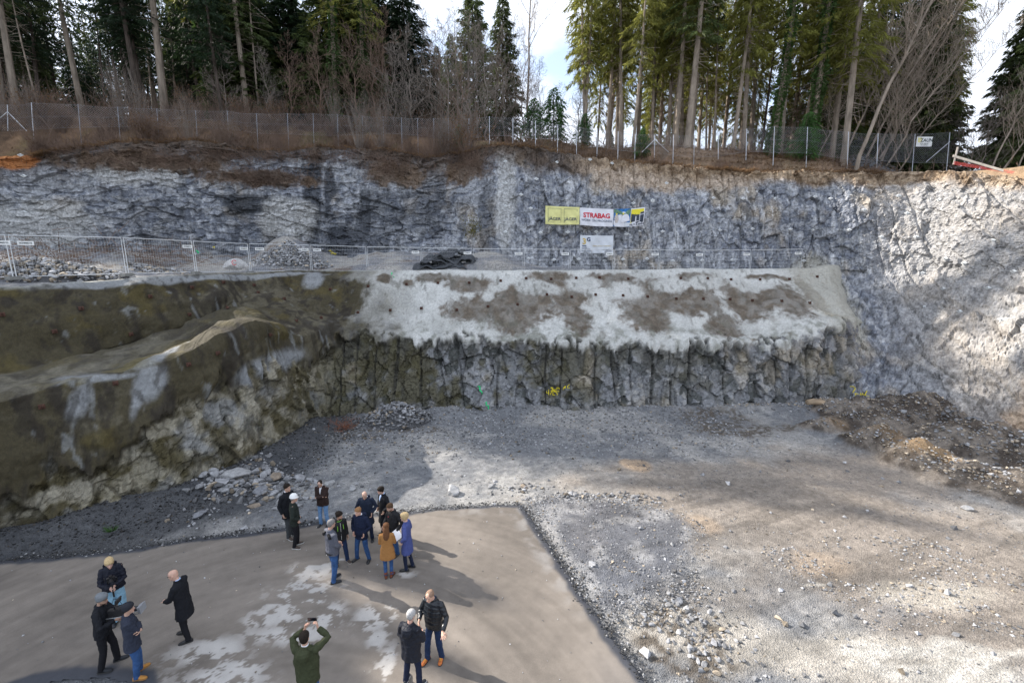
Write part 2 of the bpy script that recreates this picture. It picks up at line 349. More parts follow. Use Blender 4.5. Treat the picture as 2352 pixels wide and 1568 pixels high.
drill = np.clip(np.cos(dr_*2*math.pi)-.93, 0, 1)*14*ss(-11, -9.5, X)
dl = (_h(np.floor(dr_+.5).astype(np.int64), 0*rowi.astype(np.int64), 0*rowi.astype(np.int64), 5) > .4); drill = drill*dl
smooth = fbm(V*.55, 3, 150)*(.30+.22*(1-sw))+fbm(V*1.5, 3, 151)*.09+fbm(V*6, 2, 152)*.018
lump = np.abs(fbm(V*np.array((1.0, 1, .8)), 3, 155))*.5*ss(16, 0, np.abs(rowi-rocklim-6))   # hanging lumps at the lower edge
edge_f = ss(nv-8, nv-26, rowi)*.9+.1
disp = isrock*(d1*.27+d2*.17+d3*.09-drill*.13+fbm(V*9, 2, 4)*.03)+(1-isrock)*(smooth+.14+lump*.9)*edge_f
disp = disp+fbm(V*.25, 3, 3)*.45*edge_f
edge0 = ss(0, 6, rowi)
V2 = V+N*disp[..., None]
crack = ss(.09, 0, f2-f1)*.7+ss(.06, 0, g2-g1)*.4
nA = fbm(V*.45, 4, 161); nB = fbm(V*np.array((3.2, 3.2, .55)), 4, 162); nC = fbm(V*2.2, 4, 163); nD = fbm(V*7, 3, 164)
r_gr = np.array((.25, .255, .265)); r_dk = np.array((.085, .09, .085)); r_ol = np.array((.085, .075, .035)); r_lt = np.array((.42, .41, .39)); r_och = np.array((.36, .30, .20))
C = lerp(r_dk, r_gr, ss(-.45, .25, (h2-.5)*1.1+nC*.5+.15*ss(-4, 8, X)))
C = lerp(C, r_lt, ss(.12, .6, (h3-.5)*.8+(h1-.5)*.5+nB*.5)*(.35+.35*ss(-4, 6, X)))
C = lerp(C, r_och, ss(.15, .5, nA+(h1-.5)*.4)*.55)
C = lerp(C, r_ol, ss(-.05, .35, nC*.5+fbm(V*.3, 3, 168)*.8+.18*(1-ss(-6, 4, X)))*(.85-.35*ss(0, 8, X)))
wetm = ss(0, .5, fbm(V*np.array((2.6, 2.6, .25)), 4, 169)+.42*ss(rocklim-45, rocklim, rowi)-.12); C = lerp(C, np.array((.05, .05, .048)), wetm*.6)
C = lerp(C, np.array((.04, .04, .04)), (drill > .15)*(.15+.5*ss(-.2, .3, nC)))
C = C*(1-.5*crack)[..., None]
lrock = lerp(np.array((.33, .30, .225)), np.array((.085, .07, .032)), ss(-.22, .15, nC+nA*.6)); lrock = lerp(lrock, np.array((.27, .28, .29)), ss(.1, .35, fbm(V*.9, 4, 171))*.7); lrock = lerp(lrock, np.array((.045, .038, .022)), ss(.1, .4, nB+.3*nA)*.7); C = lerp(lrock*(1-.5*crack)[..., None], C, ss(-11.2, -9.6, X)*.8+.2)
rw = ss(19.5, 22.5, X); C = lerp(C, lerp(np.array((.24, .24, .26)), np.array((.42, .39, .34)), ss(-.2, .3, nB+nC*.4)), rw*.8)
# sprayed concrete
s_w = np.array((.52, .52, .495)); s_b = np.array((.125, .102, .078)); s_o = np.array((.058, .049, .028)); s_g = np.array((.33, .33, .305))
S = lerp(s_w, s_g, ss(-.1, .5, nA)*.5)
brown = blobs(V*1.0, [(870, 650, 14, 10, 28), (985, 645, 45, 12, 28), (1075, 660, 55, 18, 28), (1090, 715, 75, 26, 27), (1200, 705, 110, 34, 27), (1175, 740, 60, 25, 26.5), (1310, 690, 55, 48, 27.5), (1330, 740, 35, 32, 27), (1270, 640, 60, 13, 28.5),
      (1400, 650, 90, 18, 29), (1500, 690, 90, 38, 28.5), (1480, 730, 60, 30, 28), (1560, 650, 90, 14, 30), (1600, 700, 60, 30, 29), (1720, 700, 60, 32, 29.5), (1690, 660, 80, 12, 30.5), (1650, 750, 40, 25, 28), (1800, 690, 70, 34, 30), (1850, 680, 20, 35, 31), (1440, 640, 30, 10, 30),
      (1780, 640, 60, 7, 31), (930, 655, 14, 9, 28)], 28, 191, .24, .55)
keepw = blobs(V, [(1120, 690, 14, 12, 27), (1240, 668, 50, 14, 28), (1345, 655, 40, 14, 29), (1440, 672, 42, 22, 29), (1545, 658, 45, 18, 29.5), (1625, 655, 45, 12, 30), (1740, 655, 60, 16, 30.5)], 28, 192, .25, .4)
S = lerp(S, s_b*(1+.45*nB[..., None]+.25*nD[..., None]), brown*(1-keepw*.9)*(.80+.2*ss(-.3, .2, nC))); S = lerp(S, np.array((.27, .27, .25)), ss(.05, .45, fbm(V*np.array((1.6, 1.2, .45)), 4, 205))*.28*sw); S = lerp(S, np.array((.10, .095, .075)), ss(.22, .5, fbm(V*np.array((4.2, 2.5, .28)), 4, 206))*.55*sw*ss(88, 120, rowi)); S = lerp(S, np.array((.15, .155, .12)), ss(.0, .35, fbm(V*np.array((2.2, 2.2, 1.0)), 4, 207))*.6*sw*ss(125, 92, rowi))
S = lerp(S, s_o*1.2, ss(.25, .6, fbm(V*1.5, 3, 195))*.5*ss(120, 95, rowi))
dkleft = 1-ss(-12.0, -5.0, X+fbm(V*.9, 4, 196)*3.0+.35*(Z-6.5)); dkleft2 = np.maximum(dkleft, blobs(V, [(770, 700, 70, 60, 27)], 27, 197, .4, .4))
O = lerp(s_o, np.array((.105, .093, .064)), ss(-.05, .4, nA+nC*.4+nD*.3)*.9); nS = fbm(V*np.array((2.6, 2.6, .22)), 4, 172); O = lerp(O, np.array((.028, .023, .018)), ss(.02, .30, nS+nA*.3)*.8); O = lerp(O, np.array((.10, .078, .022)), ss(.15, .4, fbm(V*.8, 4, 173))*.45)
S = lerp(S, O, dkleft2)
wp = blobs(V, [(130, 893, 90, 9, 14.5), (205, 940, 11, 60, 14.2), (22, 975, 20, 50, 13), (468, 795, 18, 12, 20), (30, 672, 60, 12, 16), (200, 662, 90, 9, 19), (400, 645, 120, 6, 23), (550, 640, 120, 6, 26), (700, 650, 22, 16, 28), (706, 800, 18, 22, 25), (265, 905, 25, 45, 15)], 16, 198, .35, .28)
S = lerp(S, np.array((.30, .315, .33)), wp*.7*(1-.0*dkleft))
lip_cols = ss(nv-17, nv-12, rowi); S = lerp(S, np.array((.36, .365, .34)), lip_cols*.8)
moss = blobs(V, [(60, 905, 90, 12, 14), (430, 800, 60, 6, 20)], 17, 199, .4, .5); S = lerp(S, np.array((.13, .105, .03)), moss*.5*ss(.0, .3, nC+.1))
drk = ss(.25, .6, fbm(V*np.array((2.4, 2.4, .18)), 4, 187))*(1-sw)*ss(125, 112, rowi); S = lerp(S, np.array((.04, .035, .03)), drk*.6)
up_ = np.clip(np.abs(N[..., 2]), 0, 1); topm = ss(.66, .95, up_)*(1-sw)*(rowi < nv-20); S = lerp(S, np.array((.150, .138, .108))*(1+.35*nD[..., None]+.3*nC[..., None]), topm*(.30+.35*ss(-.1, .3, nC+nA))*ss(-14.0, -16.5, X))
runs = ss(.10, .38, fbm(V*np.array((5, 5, .3)), 4, 174)+.15*nA)*(1-sw)*(1-topm); S = lerp(S, np.array((.026, .022, .017)), runs*.6)
pr = ss(.30, .5, fbm(V*np.array((3.3, 3.3, .22)), 4, 175))*(1-sw)*(1-topm); S = lerp(S, np.array((.24, .25, .25)), pr*.5)
endm = ss(18.5, 20.5, X); S = lerp(S, np.array((.36, .345, .29)), endm*.7)
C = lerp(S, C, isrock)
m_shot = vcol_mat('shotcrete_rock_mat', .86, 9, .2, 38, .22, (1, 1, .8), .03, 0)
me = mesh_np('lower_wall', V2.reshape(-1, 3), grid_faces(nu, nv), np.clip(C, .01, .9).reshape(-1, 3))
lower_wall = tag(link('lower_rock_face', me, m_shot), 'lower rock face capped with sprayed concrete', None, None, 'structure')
LW_V, LW_N = V2, N

# ---- bench between the two walls -------------------------------------------
edge = V2[-9:-8].reshape(-1, 3)
nb = 420; e_us = np.linspace(0, len(edge)-1, nb).astype(int); E = V[-6][e_us]+0
Bk = []
ucr = UC_V[72]                          # cliff line at the bench level
ang = np.arctan2(ucr[:, 0], ucr[:, 1])
for p in E:
    a = math.atan2(p[0], p[1]); k = np.argmin(np.abs(ang-a)); q = ucr[k].copy(); Bk.append(q)
Bk = np.array(Bk); Bk[:, 2] = 7.75
Bk = Bk+(Bk-E)*.12
n_r = 110; f = np.linspace(0, 1, n_r)[:, None, None]; V = E[None]*(1-f)+Bk[None]*f
X, Y, Z = V[..., 0], V[..., 1], V[..., 2]
tal = ss(.45, 1.0, f[..., 0])*(1-ss(-4, 4, X))*.95
relief = fbm(V*.7, 4, 301)*.16+fbm(V*3, 3, 302)*.05
heap = .0*X
for (px, py, Yh, r, h) in [(662, 575, 33.5, 2.6, 2.0), (60, 585, 27, 5.5, 1.2), (250, 590, 29, 4.0, 1.1), (450, 600, 31, 3, .7), (900, 605, 33.2, 4, .7), (1130, 605, 32.2, 3.0, .9), (1300, 610, 32.4, 2.0, .35)]:
    c = PY(px, py, Yh); heap = np.maximum(heap, h*np.exp(-((X-c[0])**2+(Y-c[1])**2)/(r*r)*1.4))
Z2 = Z+ss(0.01, .1, f[..., 0])*(relief+tal+heap)-.10
V2 = np.stack([X, Y, Z2], -1)
nb1 = fbm(V*.6, 4, 310); nb2 = fbm(V*5, 3, 311)
C = lerp(np.array((.19, .195, .21)), np.array((.36, .34, .31)), ss(-.3, .4, nb1+nb2*.4)); C = lerp(C, np.array((.13, .085, .055)), ss(.15, .4, fbm(V*.9, 4, 312))*.6*(1-ss(-5, 3, X)))
m_gravel = vcol_mat('gravel_mat', .9, 8, .3, 60, .45, (1, 1, 1), .03, 22)
me = mesh_np('bench_ground', V2.reshape(-1, 3), grid_faces(nb, n_r), np.clip(C, .01, .9).reshape(-1, 3))
tag(link('bench_ground', me, m_gravel), 'gravel bench between the rock walls', None, None, 'structure')
BENCH = V2

# ---- pit floor ----------------------------------------------------------------
def taper_axis(lo, hi, ds, far_lo, far_hi):
    a = np.arange(lo, hi, ds); L = lo-np.cumsum(ds*1.25**np.arange(1, 30)); H = a[-1]+np.cumsum(ds*1.25**np.arange(1, 30))
    L = L[L > far_lo]; H = H[H < far_hi]; return np.concatenate([[far_lo], L[::-1], a, H, [far_hi]])
gx = taper_axis(-19, 30, .085, -400, 400); gy = taper_axis(4.5, 28, .075, -400, 400)
GX, GY = np.meshgrid(gx, gy); V = np.stack([GX, GY, 0*GX], -1); X, Y = GX, GY
near = ss(0, 3, Y)*ss(40, 30, Y)
q3 = V
floor_z = -.06+near*(fbm(q3*.25, 3, 401)*.10+fbm(q3*1.2, 3, 402)*.025+fbm(q3*6, 2, 403)*.008)
def heaps(lst, X, Y, seed, rough=.35):
    z = 0*X; w = fbm(np.stack([X, Y, 0*X], -1)*.9, 3, seed)
    for (px, py, r, h, asp) in lst:
        c = G(px, py, 0); rr = np.sqrt(((X-c[0])/asp)**2+(Y-c[1])**2)/r+w*rough; z = np.maximum(z, h*np.clip(1-rr, 0, 1)**.8)
    return z
soilheap = heaps([(1990, 960, 1.9, 1.2, 1.9), (2110, 955, 1.7, 1.5, 1.6), (2010, 1022, 1.35, 1.15, 1.2), (2110, 1062, 1.35, 1.1, 1.3), (2250, 1020, 2.1, 1.35, 1.5), (2230, 1100, 1.6, .8, 1.4), (2330, 1125, 2.0, .9, 1.3), (1905, 985, 1.0, .6, 1.5), (2350, 1055, 2.0, 1.25, 1.2), (2180, 1010, 1.5, 1.1, 1.6)], X, Y, 410)
soilheap = soilheap*(1+.15*fbm(q3*3, 3, 411))+ss(.05, .3, soilheap)*fbm(q3*4, 3, 412)*.06
bp = G(1176, 942); basetal = ss(1.3, .0, (24.9+.0*X)-Y+fbm(q3*.6, 3, 413)*.8)*.35*ss(-12, -9, X)*ss(24, 20, X)
lefttal = 0*X
lb = np.array([G(-350, 1360), G(0, 1250), G(120, 1218), G(250, 1172), G(390, 1137), G(500, 1108), G(575, 1080), G(640, 1040), G(690, 1005), G(728, 975)])
dmin = np.full(X.shape, 99.)
for a, b in zip(lb[:-1], lb[1:]):
    ab = (b-a)[:2]; tt = np.clip(((X-a[0])*ab[0]+(Y-a[1])*ab[1])/(ab@ab), 0, 1); dmin = np.minimum(dmin, np.hypot(X-a[0]-tt*ab[0], Y-a[1]-tt*ab[1]))
lefttal = ss(1.4, 0, dmin+fbm(q3*.7, 3, 415)*.5)*.4
# scarp of loose gravel around the platform right of the asphalt
def poly_sd(X, Y, pts):                 # signed distance to polygon (+ inside)
    d = np.full(X.shape, 1e9); ins = np.zeros(X.shape, bool); n = len(pts)
    for i in range(n):
        a, b = pts[i], pts[(i+1) % n]; ab = b-a; tt = np.clip(((X-a[0])*ab[0]+(Y-a[1])*ab[1])/(ab@ab), 0, 1)
        d = np.minimum(d, np.hypot(X-a[0]-tt*ab[0], Y-a[1]-tt*ab[1]))
        c = ((a[1] > Y) != (b[1] > Y)) & (X < (b[0]-a[0])*(Y-a[1])/(b[1]-a[1]+1e-12)+a[0]); ins ^= c
    return np.where(ins, d, -d)
plat = np.array([G(*p)[:2] for p in [(1200, 1150), (1300, 1132), (1450, 1148), (1540, 1172), (1600, 1208), (1612, 1245), (1590, 1300), (1570, 1345), (1500, 1400), (1400, 1440), (1290, 1300)]])
psd = poly_sd(X, Y, plat)+fbm(q3*1.3, 3, 416)*.12
tarpts = [(-1500, 1560), (-600, 1380), (-300, 1330), (0, 1290), (150, 1280), (300, 1262), (420, 1244), (520, 1232), (640, 1216), (760, 1196), (860, 1182), (1000, 1171), (1110, 1162), (1196, 1161),
          (1240, 1225), (1290, 1303), (1345, 1385), (1400, 1462), (1450, 1530), (1500, 1600), (1600, 1750), (1500, 2300), (700, 2300), (380, 1700), (330, 1560), (240, 1545), (120, 1558), (40, 1580), (-200, 1640), (-900, 1800), (-1500, 1800)]
tar = np.array([G(*p)[:2] for p in tarpts]); tsd = poly_sd(X, Y, tar)+fbm(q3*1.6, 3, 417)*.05
platz = ss(-.15, .35, psd)*.10*(1-ss(-.3, 0, tsd)); under = ss(-.35, .2, tsd)
floor_z = floor_z*(1-under)+(-.03)*under+soilheap+np.maximum(basetal, lefttal)+platz
floor_z = np.where((Y > 28.5) | (X < -21), -1.5, floor_z)
V2 = np.stack([X, Y, floor_z], -1)
nA = fbm(q3*.3, 4, 420); nB = fbm(q3*1.6, 4, 421); nC = fbm(q3*7, 3, 422)
def fblob(lst, seed, edge=.4, wob=.5):
    m = 0*X; w = fbm(q3*.9, 4, seed)*wob
    for (px, py, rx, ry, *k) in lst:
        a = G(px, py); b = G(px+rx, py); c = G(px, py+ry); r = np.sqrt(((X-a[0])/abs(b[0]-a[0]))**2+((Y-a[1])/abs(c[1]-a[1]))**2)+w
        m = np.maximum(m, (k[0] if k else 1)*(1-ss(1-edge, 1+edge, r)))
    return m
C = lerp(np.array((.175, .18, .188)), np.array((.295, .288, .275)), ss(-.35, .4, nA+nB*.5+nC*.25))
C = lerp(C, np.array((.245, .21, .175)), fblob([(1700, 1150, 420, 130), (2100, 1250, 450, 170), (2000, 1080, 300, 60), (1350, 1230, 40, 40), (2300, 1400, 300, 150)], 430)*.85)
C = lerp(C, np.array((.15, .135, .12)), fblob([(1650, 1110, 200, 14), (1850, 1130, 150, 12), (1720, 1220, 120, 30), (1600, 1360, 110, 40), (1900, 1330, 220, 22), (2200, 1440, 160, 30), (1730, 1290, 90, 25), (1660, 1240, 70, 18)], 431)*.6)
C = lerp(C, np.array((.42, .385, .33)), fblob([(1500, 1440, 110, 70), (1700, 1470, 160, 70), (1900, 1500, 250, 60), (2130, 1360, 160, 30), (2080, 1530, 260, 50)], 432)*.7)
C = lerp(C, np.array((.46, .44, .40)), fblob([(2100, 1490, 130, 24), (2180, 1540, 160, 30), (2330, 1500, 90, 30), (1875, 1337, 30, 4)], 433, .25, 1.1)*.75)
C = lerp(C, np.array((.08, .065, .05)), fblob([(1560, 1430, 80, 60), (1600, 1520, 90, 60), (1640, 960, 90, 16), (1700, 985, 120, 14), (1500, 1490, 60, 50), (900, 985, 120, 8), (780, 975, 50, 16), (830, 1000, 60, 14)], 434, .4, .9)*ss(-.25, .25, nC+nB*.5)*.9)
C = lerp(C, np.array((.40, .29, .19)), fblob([(1465, 1065, 28, 14), (1440, 1058, 14, 8), (1885, 1290, 70, 30, .35), (1610, 1200, 40, 25, .5)], 435, .4, .5)*.8)
C = lerp(C, np.array((.075, .08, .09)), ss(-.55, -.02, tsd)*ss(.12, -.02, tsd)*ss(-12.5, -10, X-.0*Y+8*ss(11, 14, Y))*.0+ss(-.42, -.10, tsd)*.85)
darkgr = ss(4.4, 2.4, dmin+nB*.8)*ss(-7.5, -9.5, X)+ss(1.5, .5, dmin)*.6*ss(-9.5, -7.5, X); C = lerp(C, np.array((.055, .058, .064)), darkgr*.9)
plm = ss(0, .5, psd); C = lerp(C, lerp(np.array((.11, .115, .13)), np.array((.24, .24, .245)), ss(-.05, .3, nB+ss(1.0, .1, psd)*.45-.1)), plm*.85)
sh = ss(.06, .2, soilheap); C = lerp(C, lerp(np.array((.075, .06, .048)), np.array((.21, .18, .15)), ss(-.3, .3, nB+nC*.4)), sh*.95)
C = lerp(C, np.array((.33, .225, .125)), sh*fblob([(2105, 1050, 60, 28), (2160, 1070, 40, 20), (2015, 1012, 50, 20, .6), (1905, 978, 32, 14, .7)], 436)*.75)
rx_ = X*.93+Y*.36; ry_2 = -X*.36+Y*.93; trk = fbm(np.stack([rx_*.22, ry_2*2.1, 0*X], -1), 4, 441)+.5*fbm(np.stack([rx_*.5, ry_2*6, 0*X], -1), 3, 442)
C = C*(1-.24*ss(.02, .35, trk)*ss(17.5, 15, Y+.2*X-1.5)*ss(1, 4, X)-.0)[..., None]
C = C*(1+.18*nC+.12*nB)[..., None]
fm = grid_faces(len(gx), len(gy))
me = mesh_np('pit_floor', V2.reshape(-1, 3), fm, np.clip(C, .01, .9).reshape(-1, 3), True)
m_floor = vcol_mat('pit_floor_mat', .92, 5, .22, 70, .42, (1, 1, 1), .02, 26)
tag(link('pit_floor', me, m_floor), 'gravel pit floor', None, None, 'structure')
FGX, FGY, FZ, FC = gx, gy, floor_z, C
def floor_at(x, y):
    i = int(np.clip(np.searchsorted(gx, x), 0, len(gx)-1)); j = int(np.clip(np.searchsorted(gy, y), 0, len(gy)-1)); return float(FZ[j, i])

# ---- asphalt -------------------------------------------------------------------
ax = np.arange(-22, 6, .042); ay = np.arange(2.5, 17.2, .042); AX, AY = np.meshgrid(ax, ay); q = np.stack([AX, AY, 0*AX], -1); X, Y = AX, AY
sd = poly_sd(AX, AY, tar)+fbm(q*1.6, 3, 417)*.05+fbm(q*5, 2, 450)*.03
zt = np.where(sd > 0, 0.035, .035+sd*.5)*1.0-ss(.15, 0, sd)*.02+fbm(q*.5, 2, 451)*.006
a1 = fbm(q*.4, 4, 460); a2 = fbm(q*3, 4, 461)
Ca = lerp(np.array((.145, .127, .110)), np.array((.20, .175, .15)), ss(-.4, .4, a1+a2*.3))
# tyre arcs swept by turning trucks
ctr = G(500, 1950); rr = np.hypot(AX-ctr[0], AY-ctr[1]); Ca = Ca*(1+.36*fbm(np.stack([rr*2.6, np.arctan2(AY-ctr[1], AX-ctr[0])*1.2, 0*rr+2], -1), 4, 462, .7)+.05*fbm(np.stack([AX*.3, AY*6, 0*rr], -1), 2, 463))[..., None]
q3s = q3; q3 = q
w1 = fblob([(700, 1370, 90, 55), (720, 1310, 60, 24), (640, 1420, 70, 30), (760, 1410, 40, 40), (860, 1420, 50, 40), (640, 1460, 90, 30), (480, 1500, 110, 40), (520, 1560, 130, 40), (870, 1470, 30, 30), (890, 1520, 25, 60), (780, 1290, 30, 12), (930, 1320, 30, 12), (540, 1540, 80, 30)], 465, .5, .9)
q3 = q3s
thr = fbm(q*np.array((4.2, 5.5, 1)), 5, 466, .7)*1.15+.45*fbm(q*1.0, 3, 467); Ca = lerp(Ca, np.array((.44, .42, .395)), w1*ss(.0, .07, thr+.34*w1-.22)*.95)  # sun dapples falling through leaves, painted pale into the asphalt colour
Ca = lerp(Ca, np.array((.28, .27, .26)), ss(.75, .3, sd)*ss(-4, 0, AX)*ss(9, 11, AY)*.5*ss(-.2, .3, a2))
Ca = lerp(Ca, np.array((.055, .058, .068)), ss(.26, .10, sd+fbm(q*2, 3, 468)*.12))
bl_ = .5*ss(1.3, .3, sd)*ss(9.5, 7, AY)*ss(-1.0, 1.2, AX); Ca = lerp(Ca, np.array((.12, .125, .14)), bl_*.6*ss(-.4, .2, a1))
keep = (sd > -.09); F_ = grid_faces(len(ax), len(ay)); kf = keep.ravel()[F_].all(1); F_ = F_[kf]
used = np.unique(F_); remap = -np.ones(keep.size, int); remap[used] = np.arange(len(used))
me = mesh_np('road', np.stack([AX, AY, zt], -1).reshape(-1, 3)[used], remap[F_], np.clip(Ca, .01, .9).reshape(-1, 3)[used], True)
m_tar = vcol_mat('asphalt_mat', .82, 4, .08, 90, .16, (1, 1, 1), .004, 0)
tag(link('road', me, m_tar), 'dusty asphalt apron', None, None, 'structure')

# ---- hill behind the cliff -------------------------------------------------------
def hill_z(x, y):
    x = np.asarray(x, float); y = np.asarray(y, float)
    rimx = np.array([-200, -60, -38, -25, -10, -2, 5, 12, 20, 26, 60, 200]); 
    base = np.interp(x, [-200, -60, -40, -25, -12, -4, 2, 8, 14, 24, 32, 60, 200], [16.5, 16.3, 16.0, 16.6, 16.8, 17.1, 17.6, 17.1, 16.9, 15.3, 13.9, 12.5, 12])
    yr = np.interp(x, [-60, -38, -20, -5, 5, 15, 25, 30, 33, 60], [27, 32, 36.5, 38.5, 38, 38, 36, 33, 20, 8])
    d = np.maximum(y-yr, 0)
    rise = np.interp(x, [-60, -30, -12, 2, 9, 16, 26, 31, 60], [.62, .60, .50, .22, .20, .34, .34, .06, .05]); crest = np.interp(x, [-60, -10, 10, 60], [12, 11, 9, 8])
    up = rise*crest*(1-np.exp(-d/crest*1.2)); fall = np.maximum(d-crest*1.9, 0)*np.interp(x, [-60, 0, 20, 60], [.28, .22, .09, .25])
    return base+up-fall
hx = np.concatenate([np.arange(-240, -60, 6), np.arange(-60, 50, .45), np.arange(50, 240, 6)]); hv = np.concatenate([np.linspace(0, 1, 60), 1+np.cumsum(.06*1.14**np.arange(24))])
HX, HV = np.meshgrid(hx, hv)
rimy = np.interp(hx, UC_V[-18][:, 0], UC_V[-18][:, 1]) if False else None
order = np.argsort(UC_V[-12][:, 0]); ux = UC_V[-12][order]
ry = np.interp(hx, ux[:, 0], ux[:, 1]); rz_ = np.interp(hx, ux[:, 0], ux[:, 2]); ry = np.where(hx > 29.5, np.maximum(ry-(hx-29.5)*1.2, -60), ry)
HY = ry[None]+.3+HV*28
hzz = hill_z(HX, HY); bl = ss(0, .12, HV); HZ = hzz*bl+(rz_[None]-.35)*(1-bl)
q = np.stack([HX, HY, 0*HX], -1); HZ = HZ+fbm(q*.35, 4, 501)*.35*ss(.02, .15, HV)+fbm(q*1.5, 3, 502)*.10
V2 = np.stack([HX, HY, HZ], -1)
C = lerp(np.array((.085, .055, .035)), np.array((.22, .14, .085)), ss(-.3, .4, fbm(q*.5, 4, 510)+fbm(q*3, 3, 511)*.5)); C = lerp(C, np.array((.10, .11, .035)), ss(.15, .4, fbm(q*.7, 4, 512))*.4)
C = lerp(C, np.array((.34, .24, .16)), ss(8, 16, HX)*ss(.5, .1, HV)*.6)
me = mesh_np('forest_floor', V2.reshape(-1, 3), grid_faces(len(hx), len(hv)), np.clip(C, .01, .9).reshape(-1, 3), True)
tag(link('forest_floor', me, vcol_mat('forest_floor_mat', .95, 3, .3, 30, .4, bump=.04)), 'leaf-covered forest floor on the hill', None, None, 'structure')
hill_grid = (hx, HY, HZ)
def hz_at(x, y):
    i = int(np.clip(np.searchsorted(hx, x), 0, len(hx)-1)); j = int(np.clip(np.searchsorted(HY[:, i], y), 0, len(hv)-1)); return float(HZ[j, i])
# ---------------------------------------------------------------- vegetation
rs = np.random.RandomState(7)
def foliage_mat(name, col, var=.5, trans=.35):
    m = bpy.data.materials.new(name); m.use_nodes = True; nt = m.node_tree; b = nt.nodes['Principled BSDF']; out = nt.nodes['Material Output']
    oi = nt.nodes.new('ShaderNodeObjectInfo'); geo = nt.nodes.new('ShaderNodeNewGeometry')
    c, f = add_noise_color(nt, tuple(col), .9, var, detail=3)
    mr = nt.nodes.new('ShaderNodeMapRange'); mr.inputs[3].default_value = .75; mr.inputs[4].default_value = 1.25; nt.links.new(geo.outputs['Random Per Island'], mr.inputs[0])
    mr2 = nt.nodes.new('ShaderNodeMapRange'); mr2.inputs[3].default_value = .8; mr2.inputs[4].default_value = 1.2; nt.links.new(oi.outputs['Random'], mr2.inputs[0])
    mm = nt.nodes.new('ShaderNodeMath'); mm.operation = 'MULTIPLY'; nt.links.new(mr.outputs[0], mm.inputs[0]); nt.links.new(mr2.outputs[0], mm.inputs[1])
    mu = nt.nodes.new('ShaderNodeVectorMath'); mu.operation = 'SCALE'; nt.links.new(c, mu.inputs[0]); nt.links.new(mm.outputs[0], mu.inputs['Scale'])
    nt.links.new(mu.outputs[0], b.inputs['Base Color']); b.inputs['Roughness'].default_value = .6; b.inputs['Specular IOR Level'].default_value = .25
    tr = nt.nodes.new('ShaderNodeBsdfTranslucent'); nt.links.new(mu.outputs[0], tr.inputs[0]); mxs = nt.nodes.new('ShaderNodeMixShader'); mxs.inputs[0].default_value = trans
    nt.links.new(b.outputs[0], mxs.inputs[1]); nt.links.new(tr.outputs[0], mxs.inputs[2]); nt.links.new(mxs.outputs[0], out.inputs[0]); return m
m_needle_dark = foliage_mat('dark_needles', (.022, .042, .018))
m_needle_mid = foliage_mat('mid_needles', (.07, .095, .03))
m_needle_sun = foliage_mat('sunlit_needles', (.21, .215, .05), trans=.5)  # sunlight on the right-hand spruces put into a brighter, yellower needle colour
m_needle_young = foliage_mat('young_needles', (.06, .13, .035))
m_ivy = foliage_mat('ivy_leaves', (.06, .105, .03))
m_dead = foliage_mat('dry_leaves', (.17, .10, .05))
m_stem = plain_mat('brush_stems', (.18, .125, .095), .85, noise=.5, scale=.8)
m_stem_grey = plain_mat('grey_twigs', (.21, .18, .155), .85, noise=.4, scale=.8)
m_bark_d = plain_mat('dark_bark', (.07, .055, .045), .9, noise=.5, scale=3, bump=.03, stretch=(1, 1, .25))
m_bark_l = plain_mat('light_bark', (.27, .225, .18), .9, noise=.45, scale=3, bump=.03, stretch=(1, 1, .25))

def cards(base, dirv, length, width):
    """slender diamond leaves: arrays (n,3),(n,3),(n,),(n,) -> V,F"""
    n = len(base); side = np.cross(dirv, rs.normal(size=(n, 3))); side /= np.linalg.norm(side, axis=1, keepdims=True)+1e-9
    L = length[:, None]; W = width[:, None]
    V = np.stack([base, base+dirv*L*.45+side*W*.5, base+dirv*L, base+dirv*L*.45-side*W*.5], 1).reshape(-1, 3)
    return V, np.arange(4*n).reshape(n, 4)
def prisms(A, B, ra, rb):               # thin 3-sided sticks
    d = B-A; d = d/(np.linalg.norm(d, axis=1, keepdims=True)+1e-9); s = np.cross(d, np.array((.31, .77, .12))); s /= np.linalg.norm(s, axis=1, keepdims=True)+1e-9; t = np.cross(d, s)
    n = len(A); ra = np.broadcast_to(ra, (n,)); rb = np.broadcast_to(rb, (n,)); V = []
    for C_, r in ((A, ra), (B, rb)):
        for k in range(3):
            a = 2*math.pi*k/3; V.append(C_+(s*math.cos(a)+t*math.sin(a))*r[:, None])
    V = np.stack(V, 1).reshape(-1, 3); b = np.arange(n)[:, None]*6
    F = np.concatenate([b+np.array([[k, (k+1) % 3, 3+(k+1) % 3, 3+k]]) for k in range(3)], 0); return V, F
